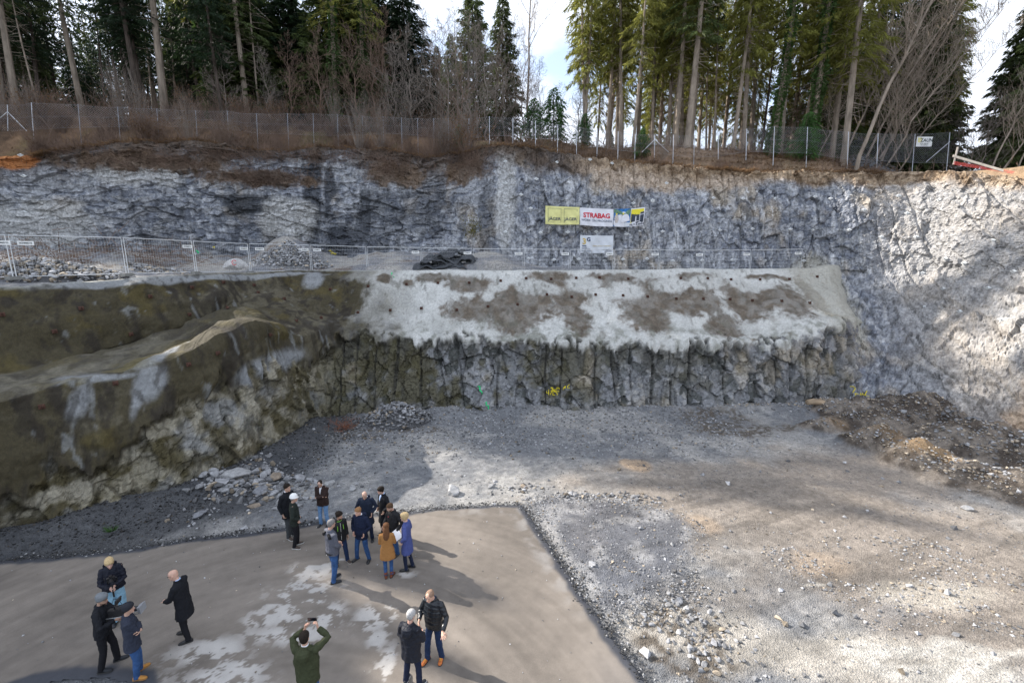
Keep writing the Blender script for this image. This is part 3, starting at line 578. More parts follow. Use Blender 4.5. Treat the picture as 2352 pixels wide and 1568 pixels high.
def trunk_mesh(H, r0, bend, seed, stubs=0, zb=0):
    r = np.random.RandomState(seed); m = MB(); n = 14; pts = []; a = r.rand()*6.28
    for i in range(n+1):
        s = i/n; pts.append((bend*math.sin(s*2.2)*math.cos(a)+r.normal()*.03*s, bend*math.sin(s*2.2)*math.sin(a)+r.normal()*.03*s, -.5+s*(H+.5)))
    rad = [r0*(1.25 if i == 0 else 1)*(1-.93*(i/n)**1.05) for i in range(n+1)]; m.tube(pts, rad, 8)
    V = np.array(m.v); F = [f for f in m.f]; pts = np.array(pts)
    if stubs:
        k = stubs; zz = zb*.12+r.rand(k)**.8*zb*1.0; c = np.stack([np.interp(zz, pts[:, 2], pts[:, i]) for i in range(3)], 1)
        an = r.rand(k)*6.28; L = .3+r.rand(k)*1.3*(zz/zb+.3); d = np.stack([np.cos(an), np.sin(an), r.normal(-.25, .25, k)], 1)
        V2, F2 = prisms(c, c+d*L[:, None], .022, .006); F2 = F2+len(V); V = np.concatenate([V, V2]); F += [tuple(f) for f in F2]
    me = bpy.data.meshes.new('trunk'); me.from_pydata(V.tolist(), [], [tuple(int(i) for i in f) for f in F]); me.update(); return me, pts
def crown_mesh(H, z0, pts, Rmax, seed, nbr, tw, droop=.5, gaps=.15, top=.12, cw=.072, cl=.38, shape=1.0):
    r = np.random.RandomState(seed); Bs = []; Ds = []; Ls = []; Ws = []; SA = []; SB = []
    for i in range(nbr):
        s = (i+r.rand())/nbr; 
        if r.rand() < gaps: continue
        z = z0+(H-z0)*s**.92; L = Rmax*((1-s)**.75*(1-.35*math.exp(-s*9)*shape)+top*(1-s*.9))*(.6+.6*r.rand())
        an = i*2.4+r.normal()*.4; c = np.array([np.interp(z, pts[:, 2], pts[:, k]) for k in range(3)])
        k = max(6, int(tw*(L/Rmax)**1.1)); u = r.rand(k)**.75
        dz = droop*(.35*u-1.25*u*u+.35*u**3)*L*(1-.8*s)+.18*s*u*L
        cp = c+np.stack([np.cos(an)*u*L, np.sin(an)*u*L, dz], 1)
        side = r.choice([-1, 1], k); spread = side*(.5+.5*r.rand(k))*(1-u*.75)*.30*L
        base = cp+np.stack([-np.sin(an)*spread, np.cos(an)*spread, -np.abs(spread)*.25+r.normal(0, .06, k)], 1)
        d = np.stack([np.cos(an)*.7-np.sin(an)*side*.7, np.sin(an)*.7+np.cos(an)*side*.7, -.55-droop*r.rand(k)*1.2], 1); d += r.normal(0, .25, (k, 3)); d /= np.linalg.norm(d, axis=1, keepdims=True)
        Bs.append(base); Ds.append(d); Ls.append(cl*(.5+r.rand(k))); Ws.append(cw*(.6+.8*r.rand(k)))
        us = np.linspace(0, .85, 4); bp_ = c+np.stack([np.cos(an)*us*L, np.sin(an)*us*L, droop*(.35*us-1.25*us*us+.35*us**3)*L*(1-.8*s)+.18*s*us*L], 1); SA.append(bp_[:-1]); SB.append(bp_[1:])
    V, F = cards(np.concatenate(Bs), np.concatenate(Ds), np.concatenate(Ls), np.concatenate(Ws))
    V2, F2 = prisms(np.concatenate(SA), np.concatenate(SB), .022, .014)
    return mesh_np('crown', np.concatenate([V, V2]), np.concatenate([F, F2+len(V)]))
PROTO = {}
def spruce(key, H, r0, bend, z0, Rmax, nbr, tw, seed, mneed, mbark, stubs=60, ivy=0, **kw):
    root = empty('spruce_tree', (0, 0, -500)); tm, pts = trunk_mesh(H, r0, bend, seed, stubs, z0+3); link('trunk', tm, mbark, root)
    cm = crown_mesh(H, z0, pts, Rmax, seed+1, nbr, tw, **kw); link('crown', cm, mneed, root)
    if ivy:
        r = np.random.RandomState(seed+5); z = r.rand(ivy)**1.1*H*.72; an = r.rand(ivy)*6.28; c = np.stack([np.interp(z, pts[:, 2], pts[:, k]) for k in range(3)], 1); rad = r0*(1-z/H*.8)+.04+np.abs(r.normal(0, .10, ivy))*(1.2+np.sin(z*1.3))*.8
        b = c+np.stack([np.cos(an)*rad, np.sin(an)*rad, 0*z], 1); d = np.stack([np.cos(an), np.sin(an), -.8+0*z], 1)+r.normal(0, .4, (ivy, 3)); d /= np.linalg.norm(d, axis=1, keepdims=True)
        V, F = cards(b, d, .14+.1*r.rand(ivy), .12+.06*r.rand(ivy)); link('ivy', mesh_np('ivy', V, F), m_ivy, root)
    PROTO[key] = [root, True]
# key, H, r0, bend, crown start, radius, branches, twigs
spruce('tall1', 22, .25, .4, 6.5, 2.8, 130, 140, 11, m_needle_dark, m_bark_d, gaps=.08)
spruce('tall2', 20, .20, .6, 5.5, 2.5, 120, 130, 21, m_needle_dark, m_bark_d, gaps=.08)
spruce('tall3', 24, .28, .3, 8, 2.8, 125, 135, 31, m_needle_mid, m_bark_l, stubs=90)
spruce('full1', 25, .28, .3, 2.0, 4.3, 270, 200, 41, m_needle_dark, m_bark_d, gaps=.05, cl=.5, cw=.11)
spruce('full2', 22, .25, .3, 1.2, 3.7, 250, 190, 51, m_needle_mid, m_bark_d, gaps=.06, cl=.5, cw=.11)
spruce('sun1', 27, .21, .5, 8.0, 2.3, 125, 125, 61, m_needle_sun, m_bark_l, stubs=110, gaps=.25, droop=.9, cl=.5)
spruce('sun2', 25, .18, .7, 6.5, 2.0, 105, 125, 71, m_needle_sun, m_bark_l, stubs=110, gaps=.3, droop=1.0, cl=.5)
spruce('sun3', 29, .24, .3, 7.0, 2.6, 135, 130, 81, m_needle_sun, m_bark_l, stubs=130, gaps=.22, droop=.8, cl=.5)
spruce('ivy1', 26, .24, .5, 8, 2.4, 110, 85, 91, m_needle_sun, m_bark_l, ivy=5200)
spruce('young', 4.2, .07, .1, .2, 1.55, 90, 46, 95, m_needle_young, m_bark_d, stubs=0, gaps=.03, cl=.34, cw=.07, droop=.35)
spruce('pole1', 21, .12, .5, 10, 1.4, 50, 50, 96, m_needle_mid, m_bark_d, stubs=70)
spruce('pole2', 20, .10, .7, 9, 1.2, 40, 50, 97, m_needle_dark, m_bark_l, stubs=80)

def bare_tree(key, H, r0, seed, lean=(0, 0), nb=34, spread=.45, mat=None, start=.3, fine=1.0, name='bare_tree'):
    r = np.random.RandomState(seed); A = []; B = []; ra = []; rb = []
    def seg(a, b, x, y): A.append(a); B.append(b); ra.append(x); rb.append(y)
    n = 12; p = np.array((0, 0, -.4)); pts = [p]; a0 = r.rand()*6.28
    for i in range(n):
        s = (i+1)/n; q = np.array((lean[0]*s**1.4*H+r.normal()*.10, lean[1]*s**1.4*H+r.normal()*.10, s*H)); pts.append(q)
    def branch(a, d, L, rad, lev):
        k = 4; p = a
        for i in range(k):
            d = d+r.normal(0, .16, 3)+np.array((0, 0, .10)); d /= np.linalg.norm(d); q = p+d*L/k; seg(p, q, rad*(1-i/k*.7), rad*(1-(i+1)/k*.7))
            if lev < 3:
                for _ in range(2 if lev < 2 else 1):
                    if r.rand() < .8*fine: dd = d+r.normal(0, .6, 3); dd /= np.linalg.norm(dd); branch(q, dd, L*(.35+.25*r.rand()), rad*.5, lev+1)
            p = q
    for j in range(nb):
        s = start+(1-start)*(j+r.rand())/nb; i = s*n; k = int(min(i, n-1)); f = i-k; a = pts[k]*(1-f)+pts[k+1]*f
        an = r.rand()*6.28; d = np.array((math.cos(an)*spread*1.6, math.sin(an)*spread*1.6, .8)); d /= np.linalg.norm(d)
        branch(a, d, H*.22*(1.15-s)*(.6+.7*r.rand())+.4, r0*(1-s*.9)*.35+.008, 1)
    m = MB(); m.tube([tuple(q) for q in pts], [r0*(1.2 if i == 0 else 1-.94*i/n) for i in range(n+1)], 7)
    root = empty(name, (0, 0, -500)); m.build('trunk', mat, root)
    V, F = prisms(np.array(A), np.array(B), np.maximum(np.array(ra), .009), np.maximum(np.array(rb), .006)); link('branches', mesh_np('branches', V, F), mat, root); PROTO[key] = [root, True]
bare_tree('bare1', 17, .14, 301, (.02, 0), 40, .45, m_stem_grey)
bare_tree('bare2', 11, .08, 302, (.05, .02), 34, .5, m_stem_grey, .12)
bare_tree('bare3', 8, .06, 303, (-.04, 0), 30, .6, m_stem_grey, .08)
bare_tree('bare4', 9, .07, 305, (.02, 0), 30, .55, m_stem, .1)
bare_tree('lean1', 20, .15, 306, (.42, 0), 30, .35, m_bark_l, .35)
bare_tree('lean2', 17, .10, 307, (.50, .03), 30, .3, m_bark_l, .25)
bare_tree('lean3', 14, .08, 308, (.62, -.02), 32, .3, m_bark_l, .15)
bare_tree('thin', 22, .11, 309, (.005, 0), 26, .35, m_stem_grey, .35)
def shrub(key, n, H, spread, seed, mat, leaves=0, name='bare_shrub'):
    r = np.random.RandomState(seed); an = r.rand(n)*6.28; til = np.abs(r.normal(0, spread, n)); h = H*(.45+.55*r.rand(n))
    b = np.stack([np.cos(an)*.12, np.sin(an)*.12, 0*an-.1], 1)*(.5+r.rand(n))[:, None]; d = np.stack([np.cos(an)*til, np.sin(an)*til, np.ones(n)], 1); d /= np.linalg.norm(d, axis=1, keepdims=True)
    m1 = b+d*h[:, None]*.5; d2 = d+r.normal(0, .12, (n, 3))+np.array((0, 0, .15)); d2 /= np.linalg.norm(d2, axis=1, keepdims=True); m2 = m1+d2*h[:, None]*.5
    A = [b, m1]; B = [m1, m2]; RA = [np.full(n, .012), np.full(n, .009)]; RB = [np.full(n, .009), np.full(n, .004)]
    for _ in range(3):
        f = .3+.7*r.rand(n)[:, None]; s0 = m1*(1-f)+m2*f; dd = d2+r.normal(0, .45, (n, 3)); dd /= np.linalg.norm(dd, axis=1, keepdims=True); A.append(s0); B.append(s0+dd*h[:, None]*.28); RA.append(np.full(n, .006)); RB.append(np.full(n, .003))
    V, F = prisms(np.concatenate(A), np.concatenate(B), np.concatenate(RA), np.concatenate(RB)); root = empty(name, (0, 0, -500)); link('stems', mesh_np('stems', V, F), mat, root)
    if leaves:
        i = r.randint(0, n, leaves); f = r.rand(leaves)[:, None]; bb = m1[i]*(1-f)+m2[i]*f+r.normal(0, .12, (leaves, 3)); dd = r.normal(0, 1, (leaves, 3)); dd /= np.linalg.norm(dd, axis=1, keepdims=True)
        V, F = cards(bb, dd, .10+.05*r.rand(leaves), .07+.03*r.rand(leaves)); link('dry_leaves', mesh_np('dry_leaves', V, F), m_dead, root)
    PROTO[key] = [root, True]
shrub('shrub1', 90, 2.4, .45, 401, m_stem); shrub('shrub2', 70, 3.4, .35, 402, m_stem, 500); shrub('shrub3', 120, 1.6, .7, 403, m_stem, 300); shrub('shrub4', 60, 4.6, .3, 404, m_stem_grey, 160)

def put(key, x, y, z, label, cat, group=None, sc=1.0, rz=None, tilt=None, name=None):
    root, first = PROTO[key]
    if first: PROTO[key][1] = False; o = root
    else: o = copy_tree(root)
    o.location = (x, y, z); o.scale = (sc, sc, sc); o.rotation_euler = (tilt[0] if tilt else 0, tilt[1] if tilt else 0, rs.rand()*6.28 if rz is None else rz)
    for k in ('label', 'category', 'group'):
        if k in o: del o[k]
    tag(o, label, cat, group); return o
def on_hill(px, D):                     # ground point on the hill below a measured image column at depth D
    x = (px-CX)*D/(F_PX*cP+180*sP); return x, D, hz_at(x, D)

# left forest: dark spruces with bare lower trunks, beyond the fence
G1 = 'dark spruces crowding the forest above the left cliff'; L1 = 'dark slender spruce with bare trunk in the shaded forest above the left cliff'
placed = []
def free(x, y, d): return all((x-a)**2+(y-b)**2 > d*d for a, b in placed)
r = np.random.RandomState(99); cnt = 0
while cnt < 78:
    px = r.uniform(-150, 640); D = r.uniform(41, 66); x, y, z = on_hill(px, D)
    if not free(x, y, 1.1): continue
    placed.append((x, y)); cnt += 1
    k = r.choice(['tall1', 'tall2', 'tall3', 'pole1', 'pole2', 'tall1', 'tall2']); put(k, x, y, z-.1, L1, 'tree', G1, r.uniform(.76, .98), tilt=(r.normal(0, .012), r.normal(0, .015)))
while cnt < 112:
    px = r.uniform(-140, 600); D = r.uniform(58, 78); x, y, z = on_hill(px, D)
    if not free(x, y, 1.0): continue
    placed.append((x, y)); cnt += 1; k, Hk = [('tall1', 22), ('tall2', 20), ('tall3', 24)][r.randint(3)]; o = put(k, x, y, z-.1, L1, 'tree', G1, 1.0); o.scale = (1.05, 1.05, (41-z)/Hk)
# off the left edge: unseen spruces added to shade the pit
G2 = 'unseen spruces added for shade beyond the left edge'
for i in range(34):
    x = r.uniform(-75, -42); y = r.uniform(24, 50)
    if x > -44 and y > 36: x -= 8
    k, Hk = [('tall1', 22), ('tall2', 20), ('full2', 22), ('tall3', 24)][r.randint(4)]; z = float(hill_z(x, y))-.3; put(k, x, y, z, 'unseen dark spruce added for shade beyond the left end of the cliff', 'tree', G2, max(.25, (r.uniform(25, 31)-z)/Hk))
for i in range(34):  # extra unseen spruces, added and sized to shade the left of the apron
    x = r.uniform(-52, -39.5); y = r.uniform(15, 29); k, Hk = [('tall1', 22), ('full2', 22), ('full1', 25)][r.randint(3)]; z = float(hill_z(x, y))-.3
    put(k, x, y, z, 'unseen dark spruce added for shade beyond the left end of the cliff', 'tree', G2, (27.0+(-x-39)*.58+r.uniform(-2.0, 1.0)-z)/Hk)
# dense dark spruces left of the sky gap
G3 = 'dense dark spruces between the left forest and the sky gap'
for (px, D, k, s) in [(570, 52, 'full1', 1.1), (620, 47, 'full2', 1.15), (655, 56, 'full1', 1.25), (700, 50, 'full1', 1.05), (745, 58, 'full2', 1.3), (780, 48, 'full2', 1.0), (815, 55, 'full1', 1.2), (850, 47.5, 'full2', 1.0),
        (885, 52, 'full1', 1.15), (925, 57, 'full1', 1.25), (955, 52, 'full1', 1.0), (720, 64, 'full1', 1.2), (840, 66, 'full2', 1.3), (530, 60, 'full2', 1.2), (600, 66, 'full1', 1.2), (460, 66, 'full2', 1.1), (680, 70, 'full1', 1.2), (905, 66, 'full2', 1.3)]:
    x, y, z = on_hill(px, D); placed.append((x, y)); o = put(k, x, y, z-.2, 'dense dark spruce with branches nearly to the ground beside the sky gap', 'tree', G3, s); o.scale = (s, s, ((36.5 if D < 60 else 40.5)-z)/(25 if k == 'full1' else 22))
for (px, D, k, s, lab) in [(1098, 60, 'full2', .98, 'tallest pointed spruce standing free left of the bare pole tree'), (1152, 56, 'full2', .80, 'shorter pointed spruce next to the bare pole tree at the sky gap'), (1045, 66, 'full2', .82, 'small pointed spruce between the dark spruce block and the free standing spruces'),
        (1015, 70, 'full1', .74, 'low distant spruce at the right foot of the dark spruce block')]:
    x, y, z = on_hill(px, D); put(k, x, y, z-.2, lab, 'tree', None, s)
for i, (px, D, s) in enumerate([(1250, 72, .34), (1275, 80, .42), (1305, 74, .40), (1330, 66, .34), (1345, 78, .45), (1225, 78, .40), (1190, 70, .34), (1390, 76, .5)]):
    x, y, z = on_hill(px, D); put('full2', x, y, z-.2, 'small distant spruce at the bottom of the sky gap', 'tree', 'distant spruces at the bottom of the sky gap', s)
# feature trunks on the left
for (px, D, k, s, tl, lab) in [(372, 44.5, 'lean1', .95, (0, .0), 'thick pale leaning bare trunk left of the straight pale spruce trunk'), ]:
    pass
x, y, z = on_hill(425, 42.5); put('tall3', x, y, z-.2, 'pale straight trunk standing closest to the fence in the left forest', 'tree', None, 1.15, tilt=(0, -.06))
x, y, z = on_hill(75, 44); put('tall3', x, y, z-.2, 'pale trunked spruce near the left edge of the photo', 'tree', None, 1.0, tilt=(0, -.03))
x, y, z = on_hill(368, 43.5); o = put('thin', x, y, z-.2, 'grey crooked bare trunk just left of the pale straight trunk', 'tree', None, 1.35, rz=.5, tilt=(0, -.04)); 
for (px, D, s, lab) in [(528, 44, 1.1, 'ivy-grown forked tree in the left forest near the fence'), (792, 45, 1.05, 'tall bright ivy column at the right end of the dark forest'), (852, 45.5, 1.0, 'second bright ivy column right of the tall ivy column')]:
    x, y, z = on_hill(px, D); put('ivy1', x, y, z-.2, lab, 'tree', None, s)
# right forest: sunlit sparse spruces
r = np.random.RandomState(5)
G4 = 'sunlit spruces with bare trunks behind the right fence'
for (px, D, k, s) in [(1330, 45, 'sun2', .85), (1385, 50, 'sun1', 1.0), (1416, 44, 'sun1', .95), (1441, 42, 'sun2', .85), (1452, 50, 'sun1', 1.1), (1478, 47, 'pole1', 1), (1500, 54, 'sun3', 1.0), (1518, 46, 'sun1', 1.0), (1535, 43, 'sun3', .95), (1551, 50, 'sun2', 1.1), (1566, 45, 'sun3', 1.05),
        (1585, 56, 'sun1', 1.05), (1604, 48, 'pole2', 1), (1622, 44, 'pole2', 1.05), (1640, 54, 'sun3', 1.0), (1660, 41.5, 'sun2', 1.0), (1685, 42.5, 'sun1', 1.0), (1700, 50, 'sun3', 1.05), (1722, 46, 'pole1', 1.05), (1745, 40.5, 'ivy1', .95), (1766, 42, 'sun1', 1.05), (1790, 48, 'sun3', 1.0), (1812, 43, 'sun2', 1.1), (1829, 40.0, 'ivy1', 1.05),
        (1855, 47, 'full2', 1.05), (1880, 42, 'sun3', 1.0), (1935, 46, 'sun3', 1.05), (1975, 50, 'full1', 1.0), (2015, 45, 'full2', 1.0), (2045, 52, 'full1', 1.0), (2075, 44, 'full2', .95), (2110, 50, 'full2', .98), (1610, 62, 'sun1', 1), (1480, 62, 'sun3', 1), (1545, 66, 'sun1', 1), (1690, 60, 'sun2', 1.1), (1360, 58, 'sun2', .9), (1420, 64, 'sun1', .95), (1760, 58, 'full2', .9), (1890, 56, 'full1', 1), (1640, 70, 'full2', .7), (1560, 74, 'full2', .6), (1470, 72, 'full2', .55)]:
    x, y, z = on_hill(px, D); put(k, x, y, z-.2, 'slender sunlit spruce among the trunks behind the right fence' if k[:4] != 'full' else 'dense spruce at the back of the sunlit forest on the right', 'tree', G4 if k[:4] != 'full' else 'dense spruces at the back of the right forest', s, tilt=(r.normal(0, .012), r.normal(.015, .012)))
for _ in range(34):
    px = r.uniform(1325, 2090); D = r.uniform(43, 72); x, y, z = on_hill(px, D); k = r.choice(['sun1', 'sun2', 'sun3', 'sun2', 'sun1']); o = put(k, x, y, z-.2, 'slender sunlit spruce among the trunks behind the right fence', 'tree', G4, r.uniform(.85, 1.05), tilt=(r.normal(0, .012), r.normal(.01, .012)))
x, y, z = on_hill(1909, 38.5); put('sun3', x, y, z-.2, 'thick grey trunk with flared foot on the mound by the right fence', 'tree', None, 1.1, tilt=(0, .03))
x, y, z = on_hill(1560, 41.5); put('tall3', x, y, z-.2, 'tall reddish bare trunk near the middle of the right forest', 'tree', None, 1.05, tilt=(0, .03))
for (px, D, s) in [(2268, 42, .86), (2330, 38, .95), (2300, 47, .95), (2385, 42, 1.1)]:
    x, y, z = on_hill(px, D); put('full2' if px != 2300 else 'full1', x, y, z-.4, 'dark spruce in the clump at the far right edge', 'tree', 'dark spruces in the clump at the far right edge', s)
# leaning bare trees on the right mound
for i, (px, D, k, s, rz) in enumerate([(1935, 36.5, 'lean1', 1.0, .1), (1950, 40, 'lean2', 1.0, .0), (1968, 40.5, 'lean3', 1.1, -.15), (1980, 41, 'lean2', 1.0, .2), (1998, 39, 'lean3', 1.0, .05), (2012, 41, 'lean3', .95, -.1), (1960, 42, 'lean1', .9, -.05), (1900, 42, 'lean2', 1, .15), (1850, 41.5, 'lean3', .8, .3), (2235, 34, 'lean2', .6, .1), (2260, 34.5, 'lean3', .7, -.1), (2290, 35, 'lean2', .6, .2)]):
    x, y, z = on_hill(px, D); z = z-.2
    put(k, x, y, z, 'bare leaning tree rising from the mound behind the right fence' if i else 'pale bare leaning trunk in front of the right fence', 'tree', 'bare leaning trees on the right mound' if i else None, s, rz=rz)
# bare trees in the middle
x, y, z = on_hill(1213, 50); put('thin', x, y, z-.2, 'thin bare pole tree standing alone in the sky gap', 'tree', None, 1.15, rz=0)
for i, (px, D, k, s) in enumerate([(1000, 46, 'bare3', 1.1), (1040, 45, 'bare3', 1.2), (1080, 47, 'bare2', 1.0), (1120, 46, 'bare3', 1.2), (1160, 48, 'bare2', .95), (1195, 50, 'bare2', 1.0), (960, 44, 'bare2', .8), (920, 44, 'bare3', 1.0), (880, 44, 'bare4', 1.0), (840, 43, 'bare4', .9), (1240, 54, 'bare2', .9), (1280, 52, 'bare4', .8), (1320, 54, 'bare2', .9),
        (1060, 52, 'bare1', .8), (1100, 54, 'bare1', .75), (1175, 56, 'bare1', .85), (990, 52, 'bare1', .75), (760, 43, 'bare4', .9), (700, 43, 'bare4', .8), (650, 42.5, 'bare3', .8), (2130, 44, 'bare1', .7), (2160, 42, 'bare2', .8), (2190, 40, 'bare3', .9), (2215, 38, 'bare2', .7), (1380, 48, 'bare4', .8), (1500, 47, 'bare4', .7), (1620, 46, 'bare4', .7), (1700, 45, 'bare3', .7), (1800, 45, 'bare4', .8),
        (1020, 48, 'bare4', 1.1), (1140, 50, 'bare4', 1.1), (900, 47, 'bare4', 1.2), (1070, 43, 'bare4', .8), (560, 42, 'bare3', .8), (1210, 47, 'bare4', .8), (1330, 46, 'bare3', .7)]):
    x, y, z = on_hill(px, D); put(k, x, y, z-.1, 'bare twiggy young tree in the thicket behind the fence' if px < 1350 else 'bare twiggy young tree among the right-hand trunks', 'tree', 'bare young trees left of the right forest' if px < 1350 else 'bare young trees in the right forest', s)
for (px, D, s, lab) in [(1268, 44.0, 1.15, 'bright green young spruce behind the fence under the sky gap'), (1225, 45, .95, 'smaller young spruce left of the bright green one'), (1060, 41, .45, 'tiny green spruce sapling at the left end of the white posts'), (1462, 40, .55, 'young green fir behind the fence left of the braced post'), (1822, 39.5, .9, 'young olive spruce with flat branches behind the right fence'), (1335, 43.5, .7, 'young spruce at the foot of the first right-hand trunks')]:
    x, y, z = on_hill(px, D); put('young', x, y, z, lab, 'tree', None, s)
# shrubs along the rim
r = np.random.RandomState(15); rimV = UC_V[-14]; rix = np.argsort(rimV[:, 0]); rimx, rimyv, rimz = rimV[rix, 0], rimV[rix, 1], rimV[rix, 2]
def rim_pt(px, back):
    D = 37.0
    for _ in range(4): x = (px-CX)*D/(F_PX*cP+200*sP); D = float(np.interp(x, rimx, rimyv))+back
    return x, D, (hz_at(x, D) if back > .5 else float(np.interp(x, rimx, rimz)))
for i in range(95):
    px = r.uniform(-60, 1120) if i < 75 else r.uniform(1120, 2200); bk = (r.uniform(3.0, 8.5) if r.rand() < .62 else r.uniform(.0, 1.2)); x, y, z = rim_pt(px, bk); k = r.choice(['shrub1', 'shrub2', 'shrub3', 'shrub1', 'shrub4'] if i < 75 else ['shrub3', 'shrub1'])
    put(k, x, y, z-.1, 'bare reddish brown shrub growing along the left cliff rim' if i < 75 else 'low bare shrub on the right cliff rim', 'shrub', 'shrubs along the left cliff rim' if i < 75 else 'low shrubs on the right cliff rim', r.uniform(.6, 1.0) if i < 75 else r.uniform(.25, .6))
x, y, z = rim_pt(1078, -.3); put('shrub2', x, y, z-.3, 'largest fan shaped bare shrub hanging over the cliff rim left of the white posts', 'shrub', None, 1.1)
x, y, z = rim_pt(1000, .0); put('shrub1', x, y, z-.3, 'bushy bare shrub second left of the white posts', 'shrub', None, 1.3)
x, y, z = rim_pt(1512, 1.2); put('shrub4', x, y, z, 'upright bare bush beside the braced fence post', 'shrub', None, .55)
# undergrowth: countless thin stems and dry grass on the rim and forest edge
def scatter_rim(n, lo, hi, b0, b1, seed):
    r = np.random.RandomState(seed); out = []
    for i in range(n):
        x, y, z = rim_pt(r.uniform(lo, hi), b0+(b1-b0)*r.rand()**1.3); out.append((x, y, z))
    return np.array(out)
Pn = np.concatenate([scatter_rim(7500, -80, 1150, -.5, 13, 1), scatter_rim(1300, 1150, 1500, 0, 8, 2), scatter_rim(1500, 1500, 2230, .5, 10, 3)])
n = len(Pn); r = np.random.RandomState(8); h = np.where(Pn[:, 0] < -3, r.gamma(3, .30, n), r.gamma(3, .16, n)); d = r.normal(0, .33, (n, 3)); d[:, 2] = 1; d /= np.linalg.norm(d, axis=1, keepdims=True)
m1 = Pn+d*h[:, None]*.6; d2 = d+r.normal(0, .3, (n, 3)); m2 = m1+d2*h[:, None]*.4; d3 = d+r.normal(0, .6, (n, 3)); m3 = m1+d3*h[:, None]*.35
V, F = prisms(np.concatenate([Pn-d*.1, m1, m1]), np.concatenate([m1, m2, m3]), .010, .005); tag(link('undergrowth', mesh_np('undergrowth', V, F), m_stem), 'thin reddish brush stems growing along the cliff rim', 'undergrowth', None, 'stuff')
Pg = np.concatenate([scatter_rim(9000, -80, 1250, -.9, .8, 4), scatter_rim(16000, 1150, 2330, -.8, 4.5, 5)]); n = len(Pg); d = r.normal(0, .7, (n, 3)); d[:, 2] = np.abs(d[:, 2])*.6; d[:, 1] -= .35; d /= np.linalg.norm(d, axis=1, keepdims=True)
V, F = cards(Pg, d, .12+.28*r.rand(n), .02+.03*r.rand(n)); m_dry = foliage_mat('dry_grass', (.19, .115, .06), .6)
tag(link('dry_grass', mesh_np('dry_grass', V, F), m_dry), 'dry brown grass and leaf litter along the cliff top', 'dry grass', None, 'stuff')
# roots and brush hanging down the left cliff ledges
out = []; r = np.random.RandomState(12)
for (px, py, rx, ry, n_) in [(600, 410, 110, 16, 500), (380, 372, 170, 18, 500), (900, 385, 60, 25, 300), (1070, 370, 60, 30, 400), (150, 345, 90, 8, 200), (760, 360, 200, 14, 400), (560, 355, 200, 14, 400)]:
    for _ in range(n_*3//4):
        k, q = on_grid(UC_V[::2, ::2], px+r.normal()*rx*.6, py+r.normal()*ry*.6); out += [q+r.normal(0, .12, 3) for _ in range(4)]
Pb = np.array(out); n = len(Pb); d = r.normal(0, .6, (n, 3)); d[:, 1] -= .5; d[:, 2] += .25; d /= np.linalg.norm(d, axis=1, keepdims=True); L = .25+.7*r.rand(n)[:, None]
V, F = prisms(Pb, Pb+d*L, .010, .004); tag(link('ledge_brush', mesh_np('ledge_brush', V, F), m_stem), 'tangled dry brush hanging on the ledges of the left cliff', 'brush', None, 'stuff')
# ---------------------------------------------------------------- stones
m_stone = vcol_mat('stone_mat', .85, 8, .3, 40, .25, bump=.01)
OCT = np.array([(1, 0, 0), (-1, 0, 0), (0, 1, 0), (0, -1, 0), (0, 0, 1), (0, 0, -1)], float); OCF = np.array([(0, 2, 4), (2, 1, 4), (1, 3, 4), (3, 0, 4), (2, 0, 5), (1, 2, 5), (3, 1, 5), (0, 3, 5)])
def ico(sub):
    bm = bmesh.new(); bmesh.ops.create_icosphere(bm, subdivisions=sub, radius=1); V = np.array([v.co[:] for v in bm.verts]); F = np.array([[v.index for v in f.verts] for f in bm.faces]); bm.free(); return V, F
ICO2 = ico(2); ICO3 = ico(3)
def chipped(seed, src, n=11, flat=.75):
    r = np.random.RandomState(seed); V = src[0].copy()
    for _ in range(n):
        nrm = r.normal(size=3); nrm /= np.linalg.norm(nrm); h = .45+.4*r.rand(); d = V@nrm-h; m = d > 0; V[m] -= nrm*d[m][:, None]
    return V*np.array((1.25, .95, flat))
def rotm(r, n):
    q = r.normal(size=(n, 4)); q /= np.linalg.norm(q, axis=1, keepdims=True); w, x, y, z = q.T
    return np.stack([1-2*(y*y+z*z), 2*(x*y-z*w), 2*(x*z+y*w), 2*(x*y+z*w), 1-2*(x*x+z*z), 2*(y*z-x*w), 2*(x*z-y*w), 2*(y*z+x*w), 1-2*(x*x+y*y)], 1).reshape(n, 3, 3)
def stones(Pp, size, cols, seed, protos, squash=.7):
    r = np.random.RandomState(seed); n = len(Pp); M = rotm(r, n); VV = []; FF = []; CC = []; off = 0; k = r.randint(0, len(protos), n)
    for j, (PV, PF) in enumerate(protos):
        i = np.where(k == j)[0]
        if not len(i): continue
        v = np.einsum('nij,vj->nvi', M[i], PV); v[..., 2] *= squash; v = v*size[i][:, None, None]+Pp[i][:, None]
        VV.append(v.reshape(-1, 3)); FF.append((PF[None]+(np.arange(len(i))*len(PV))[:, None, None]+off).reshape(-1, PF.shape[1])); CC.append(np.repeat(cols[i], len(PV), 0)); off += v.shape[0]*v.shape[1]
    return np.concatenate(VV), np.concatenate(FF), np.concatenate(CC)
octs = []
for k in range(6):
    r = np.random.RandomState(k); octs.append((OCT*(.6+.7*r.rand(6, 1))+r.normal(0, .15, (6, 3)), OCF))
chips = [(chipped(k, ICO2, 12, .6+.1*(k % 4)), ICO2[1]) for k in range(6)]
def greys(n, r, warm=.15, lo=.10, hi=.50):
    v = lo+(hi-lo)*r.rand(n)**1.3; c = np.stack([v, v*1.005, v*1.03], 1); w = r.rand(n) < warm; c[w] = np.stack([v*1.1, v*.93, v*.72], 1)[w]; return c
def floor_z_at(X, Y): i = np.clip(np.searchsorted(FGX, X), 0, len(FGX)-1); j = np.clip(np.searchsorted(FGY, Y), 0, len(FGY)-1); return FZ[j, i]
r = np.random.RandomState(77)
